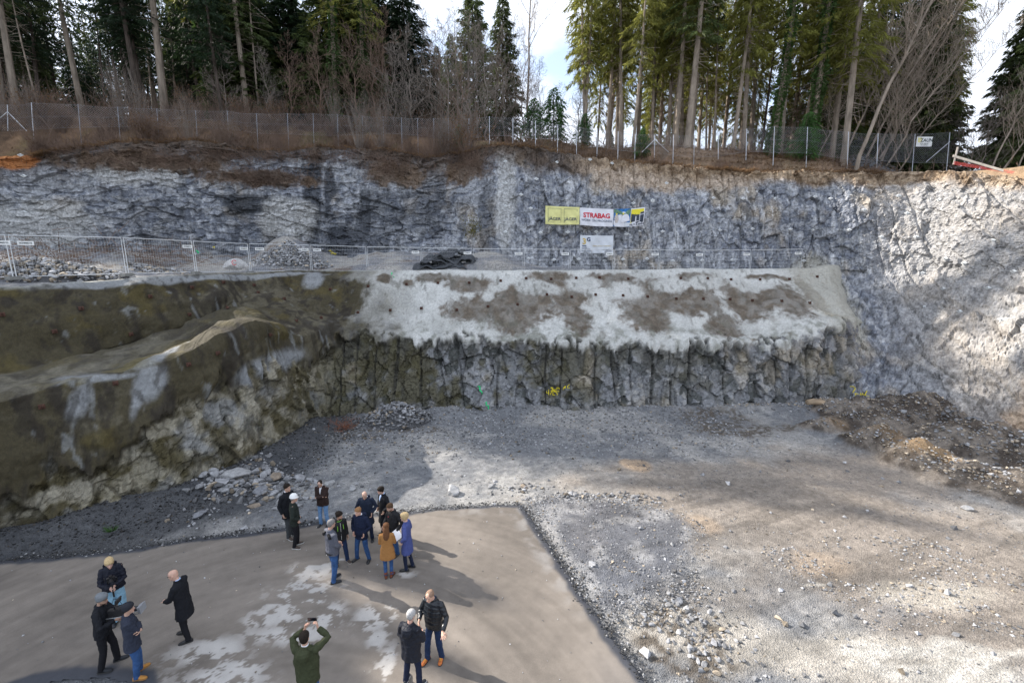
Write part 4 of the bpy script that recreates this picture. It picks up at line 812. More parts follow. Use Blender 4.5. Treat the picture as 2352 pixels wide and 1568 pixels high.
def gravel(n, seed, mask, smin, smax, box=(-18, 27, 6, 26), lo=.12, hi=.5, warm=.1):
    r = np.random.RandomState(seed); X = r.uniform(box[0], box[1], n*4); Y = r.uniform(box[2], box[3], n*4); m = mask(X, Y) > r.rand(n*4); X, Y = X[m][:n], Y[m][:n]
    s = smin+(smax-smin)*r.rand(len(X))**3; return np.stack([X, Y, floor_z_at(X, Y)+s*.25], 1), s, greys(len(X), r, warm, lo, hi)
def q_(X, Y): return np.stack([X, Y, 0*X], -1)
sd_t = lambda X, Y: poly_sd(X, Y, tar); sd_p = lambda X, Y: poly_sd(X, Y, plat)
def m_general(X, Y): return (sd_t(X, Y) < -.05)*(.25+.75*ss(-.1, .3, fbm(q_(X, Y)*.5, 3, 701)))*ss(24.9, 24, Y)
def m_plat(X, Y): p = sd_p(X, Y); return (p > -.25)*(sd_t(X, Y) < -.02)*(.25+.75*ss(.9, .1, p))*(.35+.65*ss(-.1, .2, fbm(q_(X, Y)*1.1, 3, 702)))
def m_left(X, Y):
    d = np.full(X.shape, 99.)
    for a, b in zip(lb[:-1], lb[1:]):
        ab = (b-a)[:2]; tt = np.clip(((X-a[0])*ab[0]+(Y-a[1])*ab[1])/(ab@ab), 0, 1); d = np.minimum(d, np.hypot(X-a[0]-tt*ab[0], Y-a[1]-tt*ab[1]))
    return (d < 3.6)*(sd_t(X, Y) < -.05)*ss(3.6, 1.0, d)
def m_far(X, Y): return ss(18, 21, Y)*ss(14, 9, X)*(sd_t(X, Y) < -.2)
def m_heap(X, Y): return (floor_z_at(X, Y) > .3)*(X > 10)*1.0
parts = [gravel(13000, 1, m_general, .012, .038, lo=.08, hi=.30), gravel(10000, 2, m_plat, .014, .045, (-1, 9, 7.5, 15.5), .08, .36), gravel(10000, 3, m_left, .014, .05, (-18, -3, 9, 25), .03, .20), gravel(8000, 4, m_far, .018, .075, (-11, 14, 17, 25), .09, .42),
         gravel(4500, 5, m_heap, .02, .09, (11, 27, 12, 25.5), .15, .45, .5), gravel(3000, 6, lambda X, Y: (fbm(q_(X, Y)*.6, 3, 703) > .12)*(sd_t(X, Y) < -.1)*(Y < 13), .012, .055, (2.5, 18, 5.5, 13), .12, .42, .25),
         gravel(260, 7, lambda X, Y: (sd_t(X, Y) < -.05)*ss(24.5, 10, Y), .05, .14, (-10, 24, 7, 24))]
ex = gravel(260, 8, lambda X, Y: (sd_t(X, Y) > .1)*1.0, .012, .026, (-14, 4, 5.5, 14)); ex[0][:, 2] = .045; parts.append(ex)
Pp = np.concatenate([p[0] for p in parts]); S_ = np.concatenate([p[1] for p in parts]); Cc = np.concatenate([p[2] for p in parts])
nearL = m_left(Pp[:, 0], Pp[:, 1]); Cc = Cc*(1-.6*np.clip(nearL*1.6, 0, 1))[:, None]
V, F, C = stones(Pp, S_, Cc, 3, octs); tag(link('gravel', mesh_np('gravel', V, F, C), m_stone), 'loose crushed stone lying over the pit floor', 'gravel', None, 'stuff')
# edge of the asphalt: black crumbs
r = np.random.RandomState(31); out = []
for a, b in zip(tar[2:19], tar[3:20]):
    L = np.hypot(*(b-a)); n = int(L*110); t = r.rand(n)[:, None]; nn = np.array((-(b-a)[1], (b-a)[0]))/L; out.append(a+(b-a)*t+nn*r.normal(.08, .11, (n, 1)))
out = np.concatenate(out); s = .012+.03*r.rand(len(out))**2; cc = np.repeat((.03+.06*r.rand(len(out)))[:, None], 3, 1); li = r.rand(len(out)) < .15; cc[li] = .3
V, F, C = stones(np.column_stack([out, floor_z_at(out[:, 0], out[:, 1])*0+.02+s*.3]), s, cc, 4, octs); tag(link('asphalt_crumbs', mesh_np('asphalt_crumbs', V, F, C), m_stone), 'black asphalt crumbs along the ragged edge of the apron', 'asphalt crumbs', None, 'stuff')
# rubble along the foot of the left wall
r = np.random.RandomState(41); out = []; sz = []
for (px, py, rx, ry, n_, smin, smax) in [(560, 1115, 70, 22, 170, .06, .24), (640, 1120, 60, 40, 260, .04, .15), (500, 1125, 40, 20, 90, .05, .2), (700, 1130, 40, 30, 90, .04, .12), (620, 1085, 40, 20, 90, .05, .17), (800, 1060, 140, 40, 220, .03, .10), (460, 1180, 70, 25, 60, .03, .1), (1350, 1140, 110, 8, 150, .04, .12), (1190, 1120, 60, 12, 60, .03, .1), (1470, 1150, 60, 12, 60, .04, .10), (1150, 1000, 250, 40, 220, .03, .09), (840, 995, 90, 20, 120, .04, .12),
                                  (1560, 1400, 90, 50, 160, .03, .09), (1620, 1480, 70, 60, 120, .03, .10), (1850, 945, 180, 14, 160, .04, .13), (2200, 975, 120, 16, 120, .05, .18), (2270, 1060, 70, 50, 120, .04, .12)]:
    for _ in range(n_): g = G(px+r.normal()*rx*.6, py+r.normal()*ry*.6); out.append(g); sz.append(smin+(smax-smin)*r.rand()**3)
out = np.array(out); sz = np.array(sz); keep = sd_t(out[:, 0], out[:, 1]) < -.1; out, sz = out[keep], sz[keep]; out[:, 2] = floor_z_at(out[:, 0], out[:, 1])+sz*.3
V, F, C = stones(out, sz, greys(len(out), r, .12, .10, .36), 5, chips); tag(link('rubble_scatter', mesh_np('rubble_scatter', V, F, C), m_stone), 'broken rock scattered at the foot of the walls', 'rubble', None, 'stuff')
def heap_thing(name, label, c, rx, ry, h, n, smin, smax, seed, lo=.15, hi=.5, warm=.1):
    r = np.random.RandomState(seed); a = r.rand(n)*6.28; d = np.sqrt(r.rand(n)); s = (smin+(smax-smin)*r.rand(n)**2.5); x = np.cos(a)*d*rx; y = np.sin(a)*d*ry; z = h*np.clip(1-d*(.9+.2*r.rand(n)), 0, 1)**.85+s*.15
    V, F, C = stones(np.stack([x, y, z], 1), s, greys(n, r, warm, lo, hi), seed, chips)
    core = MB(); rings = []
    for k in range(6):
        f = k/5; rings.append([(math.cos(b)*rx*(1-f*.97)*.98, math.sin(b)*ry*(1-f*.97)*.98, -.1+(h-.05)*f**1.0) for b in [6.283*i/20 for i in range(20)]])
    core.loft(rings); V2 = np.array(core.v); o = tag(link(name, mesh_np(name, V, F, C), m_stone), label, 'rubble heap'); o.location = c
    core.build('core', m_gravel_dark, o); return o
m_gravel_dark = plain_mat('gravel_dark', (.13, .13, .135), .95, noise=.4, scale=14, bump=.05)
g = G(912, 968); heap_thing('rubble_heap', 'heap of broken grey rock in the corner at the foot of the lower wall', (g[0], g[1]+.2, .1), 1.75, 1.3, .95, 1000, .04, .15, 51, .08, .36)
b = PY(665, 606, 32.3); heap_thing('rubble_heap', 'tall cone of fine grey rubble on the bench behind the fence', (b[0], b[1], 7.7), 3.0, 1.8, 2.05, 2600, .04, .13, 52, .2, .55)
b = PY(905, 612, 32.5); heap_thing('rubble_heap', 'low spread of rubble on the bench left of the black mats', (b[0], b[1], 7.6), 2.8, 1.0, .7, 900, .04, .14, 53)
b = PY(1135, 612, 32.2); heap_thing('rubble_heap', 'low rubble heap on the bench right of the black mats', (b[0], b[1], 7.5), 2.4, .9, .95, 900, .04, .15, 54)
b = PY(90, 625, 22.5); heap_thing('rubble_heap', 'long low heap of stones and roots on the bench at the left edge', (b[0], b[1], 7.5), 4.4, 1.6, 1.1, 1700, .05, .2, 55, .1, .45, .3)
b = PY(300, 612, 27.5); heap_thing('rubble_heap', 'flat stony heap on the bench behind the left fence panels', (b[0], b[1], 7.5), 3.8, 1.2, .75, 1300, .05, .18, 56, .12, .5, .25)
def boulder(px, py, w, label, seed, z=None, Yd=None, col=(.38, .38, .39), flat=.75, cat='boulder', mark=None):
    c = G(px, py) if Yd is None else PY(px, py, Yd); R_ = w*c[1]/F_PX/2
    V = chipped(seed, ICO3, 14, flat)*R_; V += (fbm(V*3/R_, 3, seed)*.06*R_)[:, None]*V/np.linalg.norm(V, axis=1, keepdims=True)
    cc = np.array(col)*(1+.3*fbm(V*2/R_, 3, seed+3)[:, None]); o = tag(link('boulder', mesh_np('boulder', V, ICO3[1], cc), m_stone), label, cat)
    o.location = (c[0], c[1], (floor_at(c[0], c[1])+R_*flat*.45) if Yd is None else c[2]); o.rotation_euler[2] = seed*1.3; return o
for i, a in enumerate([(1040, 1128, 40, 'pale grey boulder alone on the gravel behind the group of people'), (1128, 1114, 20, 'small grey boulder right of the pale lone boulder'), (1205, 1114, 22, 'brownish flat stone near the right end of the back gravel edge'), (540, 1108, 62, 'largest pale slab in the rubble at the foot of the left wall'),
        (600, 1128, 40, 'grey block right of the largest slab in the left rubble'), (510, 1122, 34, 'grey block left of the largest slab in the left rubble'), (655, 1150, 46, 'pale rounded boulder behind the man with the white hard hat'), (632, 1100, 36, 'dark grey block highest in the left rubble'), (585, 1160, 30, 'flat stone below the left rubble near the apron'),
        (458, 1182, 44, 'thin grey slate slab lying alone on the dark gravel'), (690, 1100, 30, 'grey block behind the man in the brown blazer'), (760, 1110, 26, 'squarish stone right of the man in the brown blazer'), (810, 1120, 24, 'pale stone left of the bald man in the navy parka'), (1700, 932, 24, 'grey stone at the foot of the back wall'), (1400, 935, 30, 'pale stone at the foot of the back wall below the yellow markings'),
        (1560, 1380, 30, 'pale stone at the top of the dark dirt patch'), (1640, 1470, 26, 'pale stone beside the dark dirt patch'), (2220, 1168, 22, 'pale stone at the edge of the soil heaps'), (2290, 988, 60, 'large tan block at the foot of the right wall'), (2240, 975, 40, 'grey block left of the large tan block at the right wall')]):
    boulder(*a, seed=60+i, col=[(.30, .30, .31), (.20, .205, .22), (.25, .205, .16), (.33, .33, .33)][(i*3+i//4) % 4 if i not in (0, 3) else 3], flat=.4 if 'slab' in a[3] or 'flat' in a[3] else .75)
boulder(537, 608, 46, 'white boulder with a red spray mark on the bench behind the fence', 90, Yd=28.2, col=(.55, .54, .53))
c = PY(538, 603, 27.6); mk = MB(); 
for a0, a1, rr in [(.5, 5.6, .14), (2.8, 3.6, .05)]: mk.tube([(rr*math.cos(a), 0, rr*math.sin(a)) for a in np.linspace(a0, a1, 12)], .022, 5)
m_red = plain_mat('red_spray', (.62, .05, .05), .7); o = tag(mk.build('spray_mark', m_red), 'red ring sprayed on the white boulder', 'paint mark'); o.location = tuple(c)
# timber log at the back wall
m_log = plain_mat('old_wood', (.33, .25, .17), .9, noise=.5, scale=4, bump=.03, stretch=(.2, 1, 1)); lg = MB(); c = G(1873, 950)
lg.tube([(-.55, 0, .0), (-.2, .03, .03), (.25, -.02, .0), (.6, .04, -.03)], [.15, .17, .16, .12], 10); lg.tube([(.1, 0, .08), (.2, .0, .26)], [.05, .03], 6)
o = tag(lg.build('log', m_log, None, True), 'short broken log lying at the foot of the wall above the soil heaps', 'log'); o.location = (c[0], c[1], floor_at(c[0], c[1])+.16)
# brush heap on the bench at the left and twigs
r = np.random.RandomState(23); A = []; B = []
for (px, py, D, w, h, n_) in [(80, 585, 25, 3.2, 1.3, 260), (280, 575, 29, 4.0, 1.5, 300), (420, 590, 31, 2.5, .7, 130)]:
    c = PY(px, py, D); c[2] = 8.0; p = c+np.stack([r.normal(0, w*.5, n_), r.normal(0, .6, n_), np.abs(r.normal(0, h*.45, n_))], 1); d = r.normal(size=(n_, 3))*np.array((1, .6, .45)); d /= np.linalg.norm(d, axis=1, keepdims=True); A.append(p); B.append(p+d*(.5+r.rand(n_)[:, None]*1.3))
V, F = prisms(np.concatenate(A), np.concatenate(B), .022, .008); tag(link('root_tangle', mesh_np('root_tangle', V, F), m_stem), 'tangle of dead roots and branches heaped on the bench at the left', 'brush heap', None, 'stuff')
c = G(790, 985); n_ = 120; p = c+np.stack([r.normal(0, .35, n_), r.normal(0, .25, n_), .1+np.abs(r.normal(0, .12, n_))], 1); d = r.normal(size=(n_, 3)); d /= np.linalg.norm(d, axis=1, keepdims=True); V, F = prisms(p, p+d*.4, .01, .004)
m_redbrown = plain_mat('red_twigs', (.20, .085, .05), .9, noise=.3); tag(link('twig_heap', mesh_np('twig_heap', V, F), m_redbrown), 'little heap of reddish twigs in the dark inner corner', 'twig heap')
for (px, py, lab) in [(258, 1222, 'single grass tuft on the dark gravel left of the apron'), ]:
    c = G(px, py); n_ = 60; an = r.rand(n_)*6.28; d = np.stack([np.cos(an)*.7, np.sin(an)*.7, .3+.6*r.rand(n_)], 1); V, F = cards(np.tile(c+np.array((0, 0, .02)), (n_, 1)), d, .2+.2*r.rand(n_), np.full(n_, .02)); tag(link('grass_tuft', mesh_np('grass_tuft', V, F), m_needle_young), lab, 'grass tuft')
k, q = on_grid(UC_V[::2, ::2], 1088, 520); n_ = 300; p = q+np.array((0, -.25, 0))+r.normal(0, 1, (n_, 3))*np.array((.28, .12, .42)); d = r.normal(size=(n_, 3)); d /= np.linalg.norm(d, axis=1, keepdims=True); V, F = cards(p, d, .12+.1*r.rand(n_), np.full(n_, .05))
tag(link('wall_bush', mesh_np('wall_bush', V, F), foliage_mat('yellow_leaves', (.19, .17, .03))), 'small yellow-green bush growing out of the upper cliff', 'bush')

# ---------------------------------------------------------------- rock bolts
m_plate = plain_mat('galvanised_plate', (.62, .64, .64), .5, .3, .15); m_rust = plain_mat('rust', (.085, .042, .03), .85, .1, .5, 14); m_steel = plain_mat('steel', (.45, .46, .47), .45, .7, .1)
def bolt_proto(name, s, mp_, mn, sq):
    root = empty(name, (0, 0, -500)); m = MB()
    ring = [(s*math.cos(a)*(1 if sq else 1.35), -.012, s*math.sin(a)*(1 if sq else .85)) for a in [math.pi/4*(1 if sq else 0)+math.pi/2*k for k in range(4)]]
    m.loft([[(x, .02, z) for x, y, z in ring], [(x, -.015, z) for x, y, z in ring], [(x*.35, -.045, z*.35) for x, y, z in ring]]); m.build('plate', mp_, root)
    n = MB(); n.tube([(0, -.03, 0), (0, -.09, 0)], .045 if sq else .035, 6); n.tube([(0, -.09, 0), (0, -.17, .0)], .016, 6); n.build('nut', mn, root); return [root, True]
PROTO['white_bolt'] = bolt_proto('rock_bolt', .135, m_plate, m_steel, False); PROTO['rust_bolt'] = bolt_proto('rock_bolt', .115, m_rust, m_rust, True)
def put_bolt(key, grid, nrm, px, py, label, group):
    k, q = on_grid(grid, px, py); n = nrm[k[0], k[1]]; n = Vector((float(n[0]), float(n[1]), float(n[2])))
    if n.dot(Vector((0, 0, CAMZ))-Vector(q.tolist())) < 0: n = -n
    n.z *= .5; n.normalize(); o = put(key, *(Vector(q.tolist())+n*.06), label, 'rock bolt', group, 1.0, 0)
    o.rotation_mode = 'QUATERNION'; o.rotation_quaternion = n.to_track_quat('-Y', 'Z'); return o
zz = .3417; WB = []
WB += [((2100+x*.2551)*.5742, (780+y*.2551)*.5742) for x, y in [(80, 207), (976, 180), (1310, 147), (1705, 129), (2003, 98), (235, 597), (678, 575), (1122, 582), (1590, 612), (1797, 570), (2165, 580), (55, 1007), (463, 1003), (852, 1003), (1237, 1018), (1525, 1016), (1903, 1012), (2320, 1035)]]
WB += [(804+x*zz, y*zz) for x, y in [(1057, 987), (1143, 1005), (1050, 1087), (1387, 1087), (1253, 1208), (1048, 1233), (1143, 1308), (1047, 1390), (1046, 1558), (1607, 1078), (1768, 1100), (1938, 1100), (2103, 1107), (2270, 1107), (2127, 1237), (2035, 1350), (2207, 1347)]]
WB += [(1549+x*zz, y*zz) for x, y in [(93, 1108), (32, 1345), (255, 1337), (455, 1338), (675, 1337), (937, 1325), (1055, 1330), (1280, 1413), (1500, 1325), (1557, 1432), (1780, 1345)]]
WB += [(1549+x*zz, 488+y*zz) for x, y in [(103, 132), (303, 118), (525, 108), (780, 113), (920, 117), (1170, 122), (1382, 167), (1630, 167), (180, 318), (390, 320), (605, 327), (865, 328), (1658, 420), (1685, 625), (1820, 312), (1958, 343), (2147, 187), (2285, 393), (2118, 517), (1818, 510), (1915, 675), (2207, 720)]]
WB += [(x*zz, y*zz) for x, y in [(100, 975), (160, 1183), (172, 1423)]]
UN = grid_normals(UC_V)[::2, ::2]; UG = UC_V[::2, ::2]; SUN_ = UC_N[::2, ::2]
for px, py in WB: put_bolt('white_bolt', UG, SUN_, px, py, 'pale diamond shaped anchor plate bolted to the upper cliff', 'pale anchor plates on the upper cliff')
RB = [(689+x*zz, 488+y*zz) for x, y in [(202, 516), (460, 495), (718, 481), (930, 477), (1142, 476), (1345, 463), (1520, 445), (1693, 446), (1858, 444), (2016, 438), (2210, 451), (388, 675), (611, 661), (816, 645), (1055, 652), (1257, 629), (1467, 621), (1655, 556), (1822, 569), (1992, 557), (2167, 563), (2340, 569), (143, 712)]]
RB += [(1549+x*zz, 488+y*zz) for x, y in [(45, 448), (219, 446), (384, 452), (573, 455), (767, 446), (958, 435), (17, 578), (190, 580), (372, 587), (521, 596), (716, 594), (905, 608)]]
RB += [(x*zz, 488+y*zz) for x, y in [(8, 690), (550, 648), (997, 572), (1280, 497), (1495, 467), (1697, 485), (1728, 536), (1913, 580), (370, 810), (872, 817), (1533, 650), (1277, 688), (1987, 738), (1815, 820), (1457, 932), (1263, 1023), (790, 1152), (268, 1305)]]
LG = LW_V[::2, ::2]; LN = LW_N[::2, ::2]
for px, py in RB: put_bolt('rust_bolt', LG, LN, px, py, 'rusty anchor plate bolted into the sprayed concrete', 'rusty anchor plates in the sprayed concrete')

# ---------------------------------------------------------------- spray paint marks
m_yel = plain_mat('yellow_spray', (.75, .62, .03), .7); m_grn = plain_mat('green_spray', (.03, .62, .22), .7)
def paint(name, strokes, mat, label, grid, w=.03, wob=True):
    m = MB()
    for st in strokes:
        pts = []
        for (x0, y0), (x1, y1) in zip(st[:-1], st[1:]):
            n = max(2, int(math.hypot(x1-x0, y1-y0)/2.5))
            for i in range(n): pts.append((x0+(x1-x0)*i/n, y0+(y1-y0)*i/n))
        pts.append(st[-1]); W_ = []
        for (x, y) in pts: k, q = on_grid(grid, x, y); d = ray(x, y); W_.append(tuple(q-d/np.linalg.norm(d)*.05))
        if len(W_) > 1: m.tube(W_, w, 5)
    o = m.build(name, mat); return tag(o, label, 'paint mark')
S5 = lambda pts: [(689+x*zz, 488+y*zz) for x, y in pts]; S6 = lambda pts: [(1549+x*zz, 488+y*zz) for x, y in pts]
paint('spray_marking', [S5([(1655, 1195), (1660, 1212), (1678, 1208)]), S5([(1675, 1190), (1672, 1225)]), S5([(1683, 1198), (1698, 1194), (1690, 1222)]), S5([(1697, 1205), (1710, 1200), (1700, 1222), (1712, 1222)]),
    S5([(1690, 1180), (1710, 1200), (1735, 1225)]), S5([(1735, 1175), (1715, 1198), (1695, 1220)]), S5([(1690, 1205), (1748, 1203)]), S5([(1690, 1180), (1703, 1176), (1710, 1200)]), S5([(1722, 1172), (1742, 1185)]),
    S5([(1775, 1185), (1783, 1162), (1790, 1183)]), S5([(1776, 1176), (1790, 1174)]), S5([(1793, 1162), (1810, 1184)]), S5([(1808, 1160), (1794, 1182)])], m_yel, 'yellow sprayed surveying marks low on the back wall', LG, .019)
paint('spray_marking', [S6([(1203, 1215), (1200, 1180), (1198, 1160)]), S6([(1185, 1180), (1198, 1158), (1216, 1172)]), S6([(1218, 1232), (1216, 1212), (1228, 1210), (1230, 1220), (1218, 1222)]), S6([(1234, 1208), (1236, 1230), (1246, 1230)]), S6([(1248, 1206), (1254, 1228), (1262, 1206)]),
    S6([(1282, 1212), (1270, 1212), (1270, 1220), (1280, 1222), (1279, 1232), (1266, 1232)]), S6([(1284, 1214), (1298, 1214)]), S6([(1291, 1214), (1291, 1232)]), S6([(1300, 1222), (1308, 1220), (1307, 1230), (1299, 1230), (1300, 1222)])], m_yel, 'yellow sprayed arrow and letters low on the right part of the back wall', UG, .026)
paint('spray_marking', [S5([(1198, 1165), (1212, 1190), (1220, 1215)])], m_grn, 'upper green sprayed dash low on the back wall', LG, .035); paint('spray_marking', [S5([(1246, 1265), (1258, 1290), (1265, 1318)])], m_grn, 'lower green sprayed dash near the foot of the back wall', LG, .035)
paint('spray_marking', [S5([(612, 398), (622, 415), (634, 436)])], m_grn, 'bright green sprayed dash at the top edge of the sprayed concrete', LG, .035)
S4 = lambda pts: [(x*zz, 488+y*zz) for x, y in pts]
paint('spray_marking', [S4([(1322, 252), (1330, 275)]), S4([(1324, 290), (1332, 330)])], m_grn, 'green sprayed line on the upper cliff behind the left fence', UG, .05)
paint('spray_marking', [S5([(200, 256), (206, 249), (213, 256), (206, 263), (200, 256)]), S5([(208, 265), (209, 285), (219, 282), (212, 276), (218, 270), (209, 268)]), S5([(222, 272), (230, 276), (224, 280), (232, 284)]), S5([(236, 276), (241, 282), (237, 286), (233, 280), (236, 276)])], m_yel, 'yellow ring and letters sprayed on the upper cliff behind the fence', UG, .03)
paint('spray_marking', [S4([(1434, 232), (1441, 226), (1448, 232), (1441, 238), (1434, 232)])], m_yel, 'small yellow ring sprayed on the cliff left of the rubble cone', UG, .03)

# ---------------------------------------------------------------- temporary site fence on the bench
m_galv = plain_mat('galvanised_tube', (.60, .62, .64), .45, .55, .1); m_sign = plain_mat('white_sign', (.80, .81, .80), .5); m_ink = plain_mat('sign_ink', (.03, .05, .06), .6); m_foot = plain_mat('fence_foot', (.22, .22, .21), .9)
def text_mesh(txt, size, ext=.002, bold=0, align='CENTER', sx=1.0):
    cu = bpy.data.curves.new('text', 'FONT'); cu.body = txt; cu.size = size; cu.extrude = ext; cu.align_x = align; cu.align_y = 'CENTER'; cu.offset = bold*size; cu.resolution_u = 3
    o = bpy.data.objects.new('text', cu); COL.objects.link(o); bpy.context.view_layer.update(); dg = bpy.context.evaluated_depsgraph_get(); me = bpy.data.meshes.new_from_object(o.evaluated_get(dg)); bpy.data.objects.remove(o); 
    M = Matrix(((sx, 0, 0, 0), (0, 0, -1, 0), (0, 1, 0, 0), (0, 0, 0, 1))); me.transform(M); me.materials.clear(); return me
tx_s = text_mesh("SCHMIDTS", .085, bold=.02, sx=.95)
px_top = [(-330, 528), (-130, 534), (35, 541), (288, 546), (445, 554), (580, 560), (715, 563), (845, 567), (968, 569), (1085, 571), (1203, 572), (1305, 573), (1407, 573), (1513, 574), (1614, 575), (1720, 574), (1839, 572)]
px_bot = [690, 675, 660, 630, 610, 602, 600, 618, 618, 618, 618, 618, 618, 617, 617, 616, 614]
def bench_pt(px, back=.35):
    j = np.argmin(np.abs(np.array([math.atan2(p[0], p[1]) for p in E])-math.atan2(px-CX, F_PX*cP+170*sP))); e = E[j]; b_ = Bk[j]; d = (b_-e)[:2]; d = d/np.linalg.norm(d); t = j; x, y = e[0]+d[0]*back, e[1]+d[1]*back; return x, y
fp = []
for (px, ty) in px_top:
    x, y = bench_pt(px, .55); d = ray(px, ty); s = math.hypot(x, y)/math.hypot(d[0], d[1]); zt_ = CAMZ+d[2]*s; fp.append((x, y, zt_, min(zt_-1.75, 7.72)))
LABP = ['temporary mesh fence panel cut by the left edge of the photo', 'wide nearest mesh panel with a sign at its upper left', 'mesh fence panel in front of the brush heap', 'mesh panel in front of the white boulder with the red mark', 'mesh panel in front of the left flank of the rubble cone', 'mesh panel with two signs right of the rubble cone', 'mesh fence panel just left of the black mats', 'mesh fence panel in front of the black mats', 'mesh panel right of the black mats', 'mesh panel below the left yellow banner half', 'mesh panel just left of the lower white banner', 'mesh panel in front of the lower white banner', 'mesh panel right of the lower white banner', 'second mesh panel right of the lower white banner', 'third mesh panel right of the lower white banner', 'last mesh panel at the right end of the bench']
for i in range(1, len(fp)-1):
    a, b = fp[i], fp[i+1]; dv = Vector((b[0]-a[0], b[1]-a[1], 0)); L = dv.length; ux_ = dv/L; g = .05
    root = empty('mesh_fence_panel', (a[0], a[1], a[3])); tag(root, LABP[i-1], 'fence panel', 'temporary mesh fence panels along the bench')
    def pt(u, f): p = Vector((a[0], a[1], 0))+ux_*(u*L); zb = a[3]+(b[3]-a[3])*u; zt2 = a[2]+(b[2]-a[2])*u; return Vector((p.x-a[0], p.y-a[1], zb+(zt2-zb)*f-a[3]))
    e0, e1 = g/L, 1-g/L
    fr = MB(); fr.tube([pt(e0, .0), pt(e0, 1), pt(e1, 1), pt(e1, .0)], .024, 6); fr.tube([pt(e0, .06), pt(e1, .06)], .018, 6); fr.build('frame', m_galv, root)
    V, F = [], []; A = []; B = []; n = max(8, int(L/.11))
    for k in range(1, n): u = e0+(e1-e0)*k/n; A.append(pt(u, .06)); B.append(pt(u, 1))
    for k in range(1, 7): f = .06+.94*k/7; A.append(pt(e0, f)); B.append(pt(e1, f))
    V, F = prisms(np.array(A), np.array(B), .0035, .0035); link('wire_mesh', mesh_np('wire_mesh', V, F), m_galv, root)
    ft = MB(); ft.box((0, 0, .06), (.22, .6, .14)); ft.build('foot', m_foot, root)
    for u_s, dz in ([(.16, .0), (.9, .0)] if i in (5,) else [(.13, 0)] if i in (2, 6) else [(.9, 0)]):
        p = pt(u_s, .83); s_ = MB(); ang_ = math.atan2(ux_.y, ux_.x); sg = MB(); sg.box((0, 0, 0), (.50, .012, .17)); o = sg.build('sign', m_sign, root); o.location = p+Vector((ux_.y, -ux_.x, 0))*.04; o.rotation_euler[2] = ang_
        t = link('lettering', tx_s, m_ink if not tx_s.materials else None, o); t.location = (0, -.012, 0)
# ---------------------------------------------------------------- black rubber blasting mats
m_mat = plain_mat('rubber_mat', (.045, .05, .058), .6, noise=.35, scale=5, bump=.01, spec=.5)
for i, (dx, dz, w, dp, rz, lab) in enumerate([(-.7, .25, 2.6, 1.6, .1, 'bottom left black rubber mat of the stack on the bench'), (.5, .30, 2.3, 1.5, -.25, 'bottom right black rubber mat of the stack on the bench'), (-.4, .62, 2.3, 1.5, .2, 'middle black rubber mat with a drooping left edge'), (.35, .85, 2.2, 1.4, -.1, 'upper middle black rubber mat on the stack'), (.1, 1.08, 1.7, 1.3, .25, 'topmost black rubber mat of the stack on the bench')]):
    nu, nv = 70, 34; U, W_ = np.meshgrid(np.linspace(-1, 1, nu), np.linspace(-1, 1, nv)); 
    z = .22*np.cos(U*2.2+i)*.6+.10*np.sin(U*5+W_*2+i*2)+.04*np.sin(U*13+i)+fbm(np.stack([U*2, W_*2, 0*U+i], -1), 3, 800+i)*.22-.28*np.abs(U)**3*(1 if i > 1 else .5)-.14*W_**2; z += .018*np.sign(np.sin(W_*26))
    V = np.stack([U*w/2, W_*dp/2, z], -1); Vb = V.copy(); Vb[..., 2] -= .05
    Va = np.concatenate([V.reshape(-1, 3), Vb.reshape(-1, 3)]); Fa = grid_faces(nu, nv); n0 = nu*nv; Fb = Fa[:, ::-1]+n0
    rimi = list(range(nu))+[j*nu+nu-1 for j in range(1, nv)]+list(range(nv*nu-2, nv*nu-nu-1, -1))+[j*nu for j in range(nv-2, 0, -1)]; Fr = [(a_, rimi[(k+1) % len(rimi)], rimi[(k+1) % len(rimi)]+n0, a_+n0) for k, a_ in enumerate(rimi)]
    c = PY(1028, 612, 30.6); o = tag(link('rubber_mat', mesh_np('rubber_mat', Va, np.concatenate([Fa, Fb, np.array(Fr)])), m_mat), lab, 'rubber mat', 'black rubber mats stacked on the bench'); o.location = (c[0]+dx*1.2, c[1]+.9, 7.8+dz*1.15); o.rotation_euler[2] = rz; o.scale = (1.3, 1.15, 1.25)

# ---------------------------------------------------------------- banners on the cliff
def banner(corners, label, mat, Yd, sag=.03):    # corners TL, TR, BR, BL in photo pixels, hung flat at depth Yd
    c4 = [PY(px, py, Yd) for px, py in corners]; org = (c4[0]+c4[1]+c4[2]+c4[3])/4; nu, nv = 30, 14
    def sp(u, v, off=0.): p = (c4[0]*(1-u)+c4[1]*u)*(1-v)+(c4[3]*(1-u)+c4[2]*u)*v-org; p[2] += sag*(4*(u-.5)**2-1)*(.4+.6*v); p[1] += -off+.025*math.sin(u*9+v*5)+.018*math.sin(u*23-v*11)*(.3+v)+.03*math.cos(u*2*math.pi*2)*v; return p
    V = np.array([sp(i/(nu-1), j/(nv-1)) for j in range(nv) for i in range(nu)]); V2_ = V+np.array((0, .02, 0)); F = grid_faces(nu, nv); n0 = nu*nv
    root = empty('banner', tuple(org)); tag(root, label, 'banner'); link('cloth', mesh_np('cloth', np.concatenate([V, V2_]), np.concatenate([F[:, ::-1], F+n0]), None, True), mat, root); return root, sp
def on_banner(root, sp, name, me, u, v, mat, off=.02):          # text mesh centred at u, v and bent onto the cloth
    W_ = np.linalg.norm(sp(1, .5)-sp(0, .5)); H_ = np.linalg.norm(sp(.5, 0)-sp(.5, 1)); n = len(me.vertices); co = np.empty(n*3, np.float32); me.vertices.foreach_get('co', co); co = co.reshape(-1, 3)
    q = np.array([sp(u+c[0]/W_, v-c[2]/H_, off-c[1]) for c in co]); me.vertices.foreach_set('co', q.astype(np.float32).ravel()); me.update(); return link(name, me, mat, root)
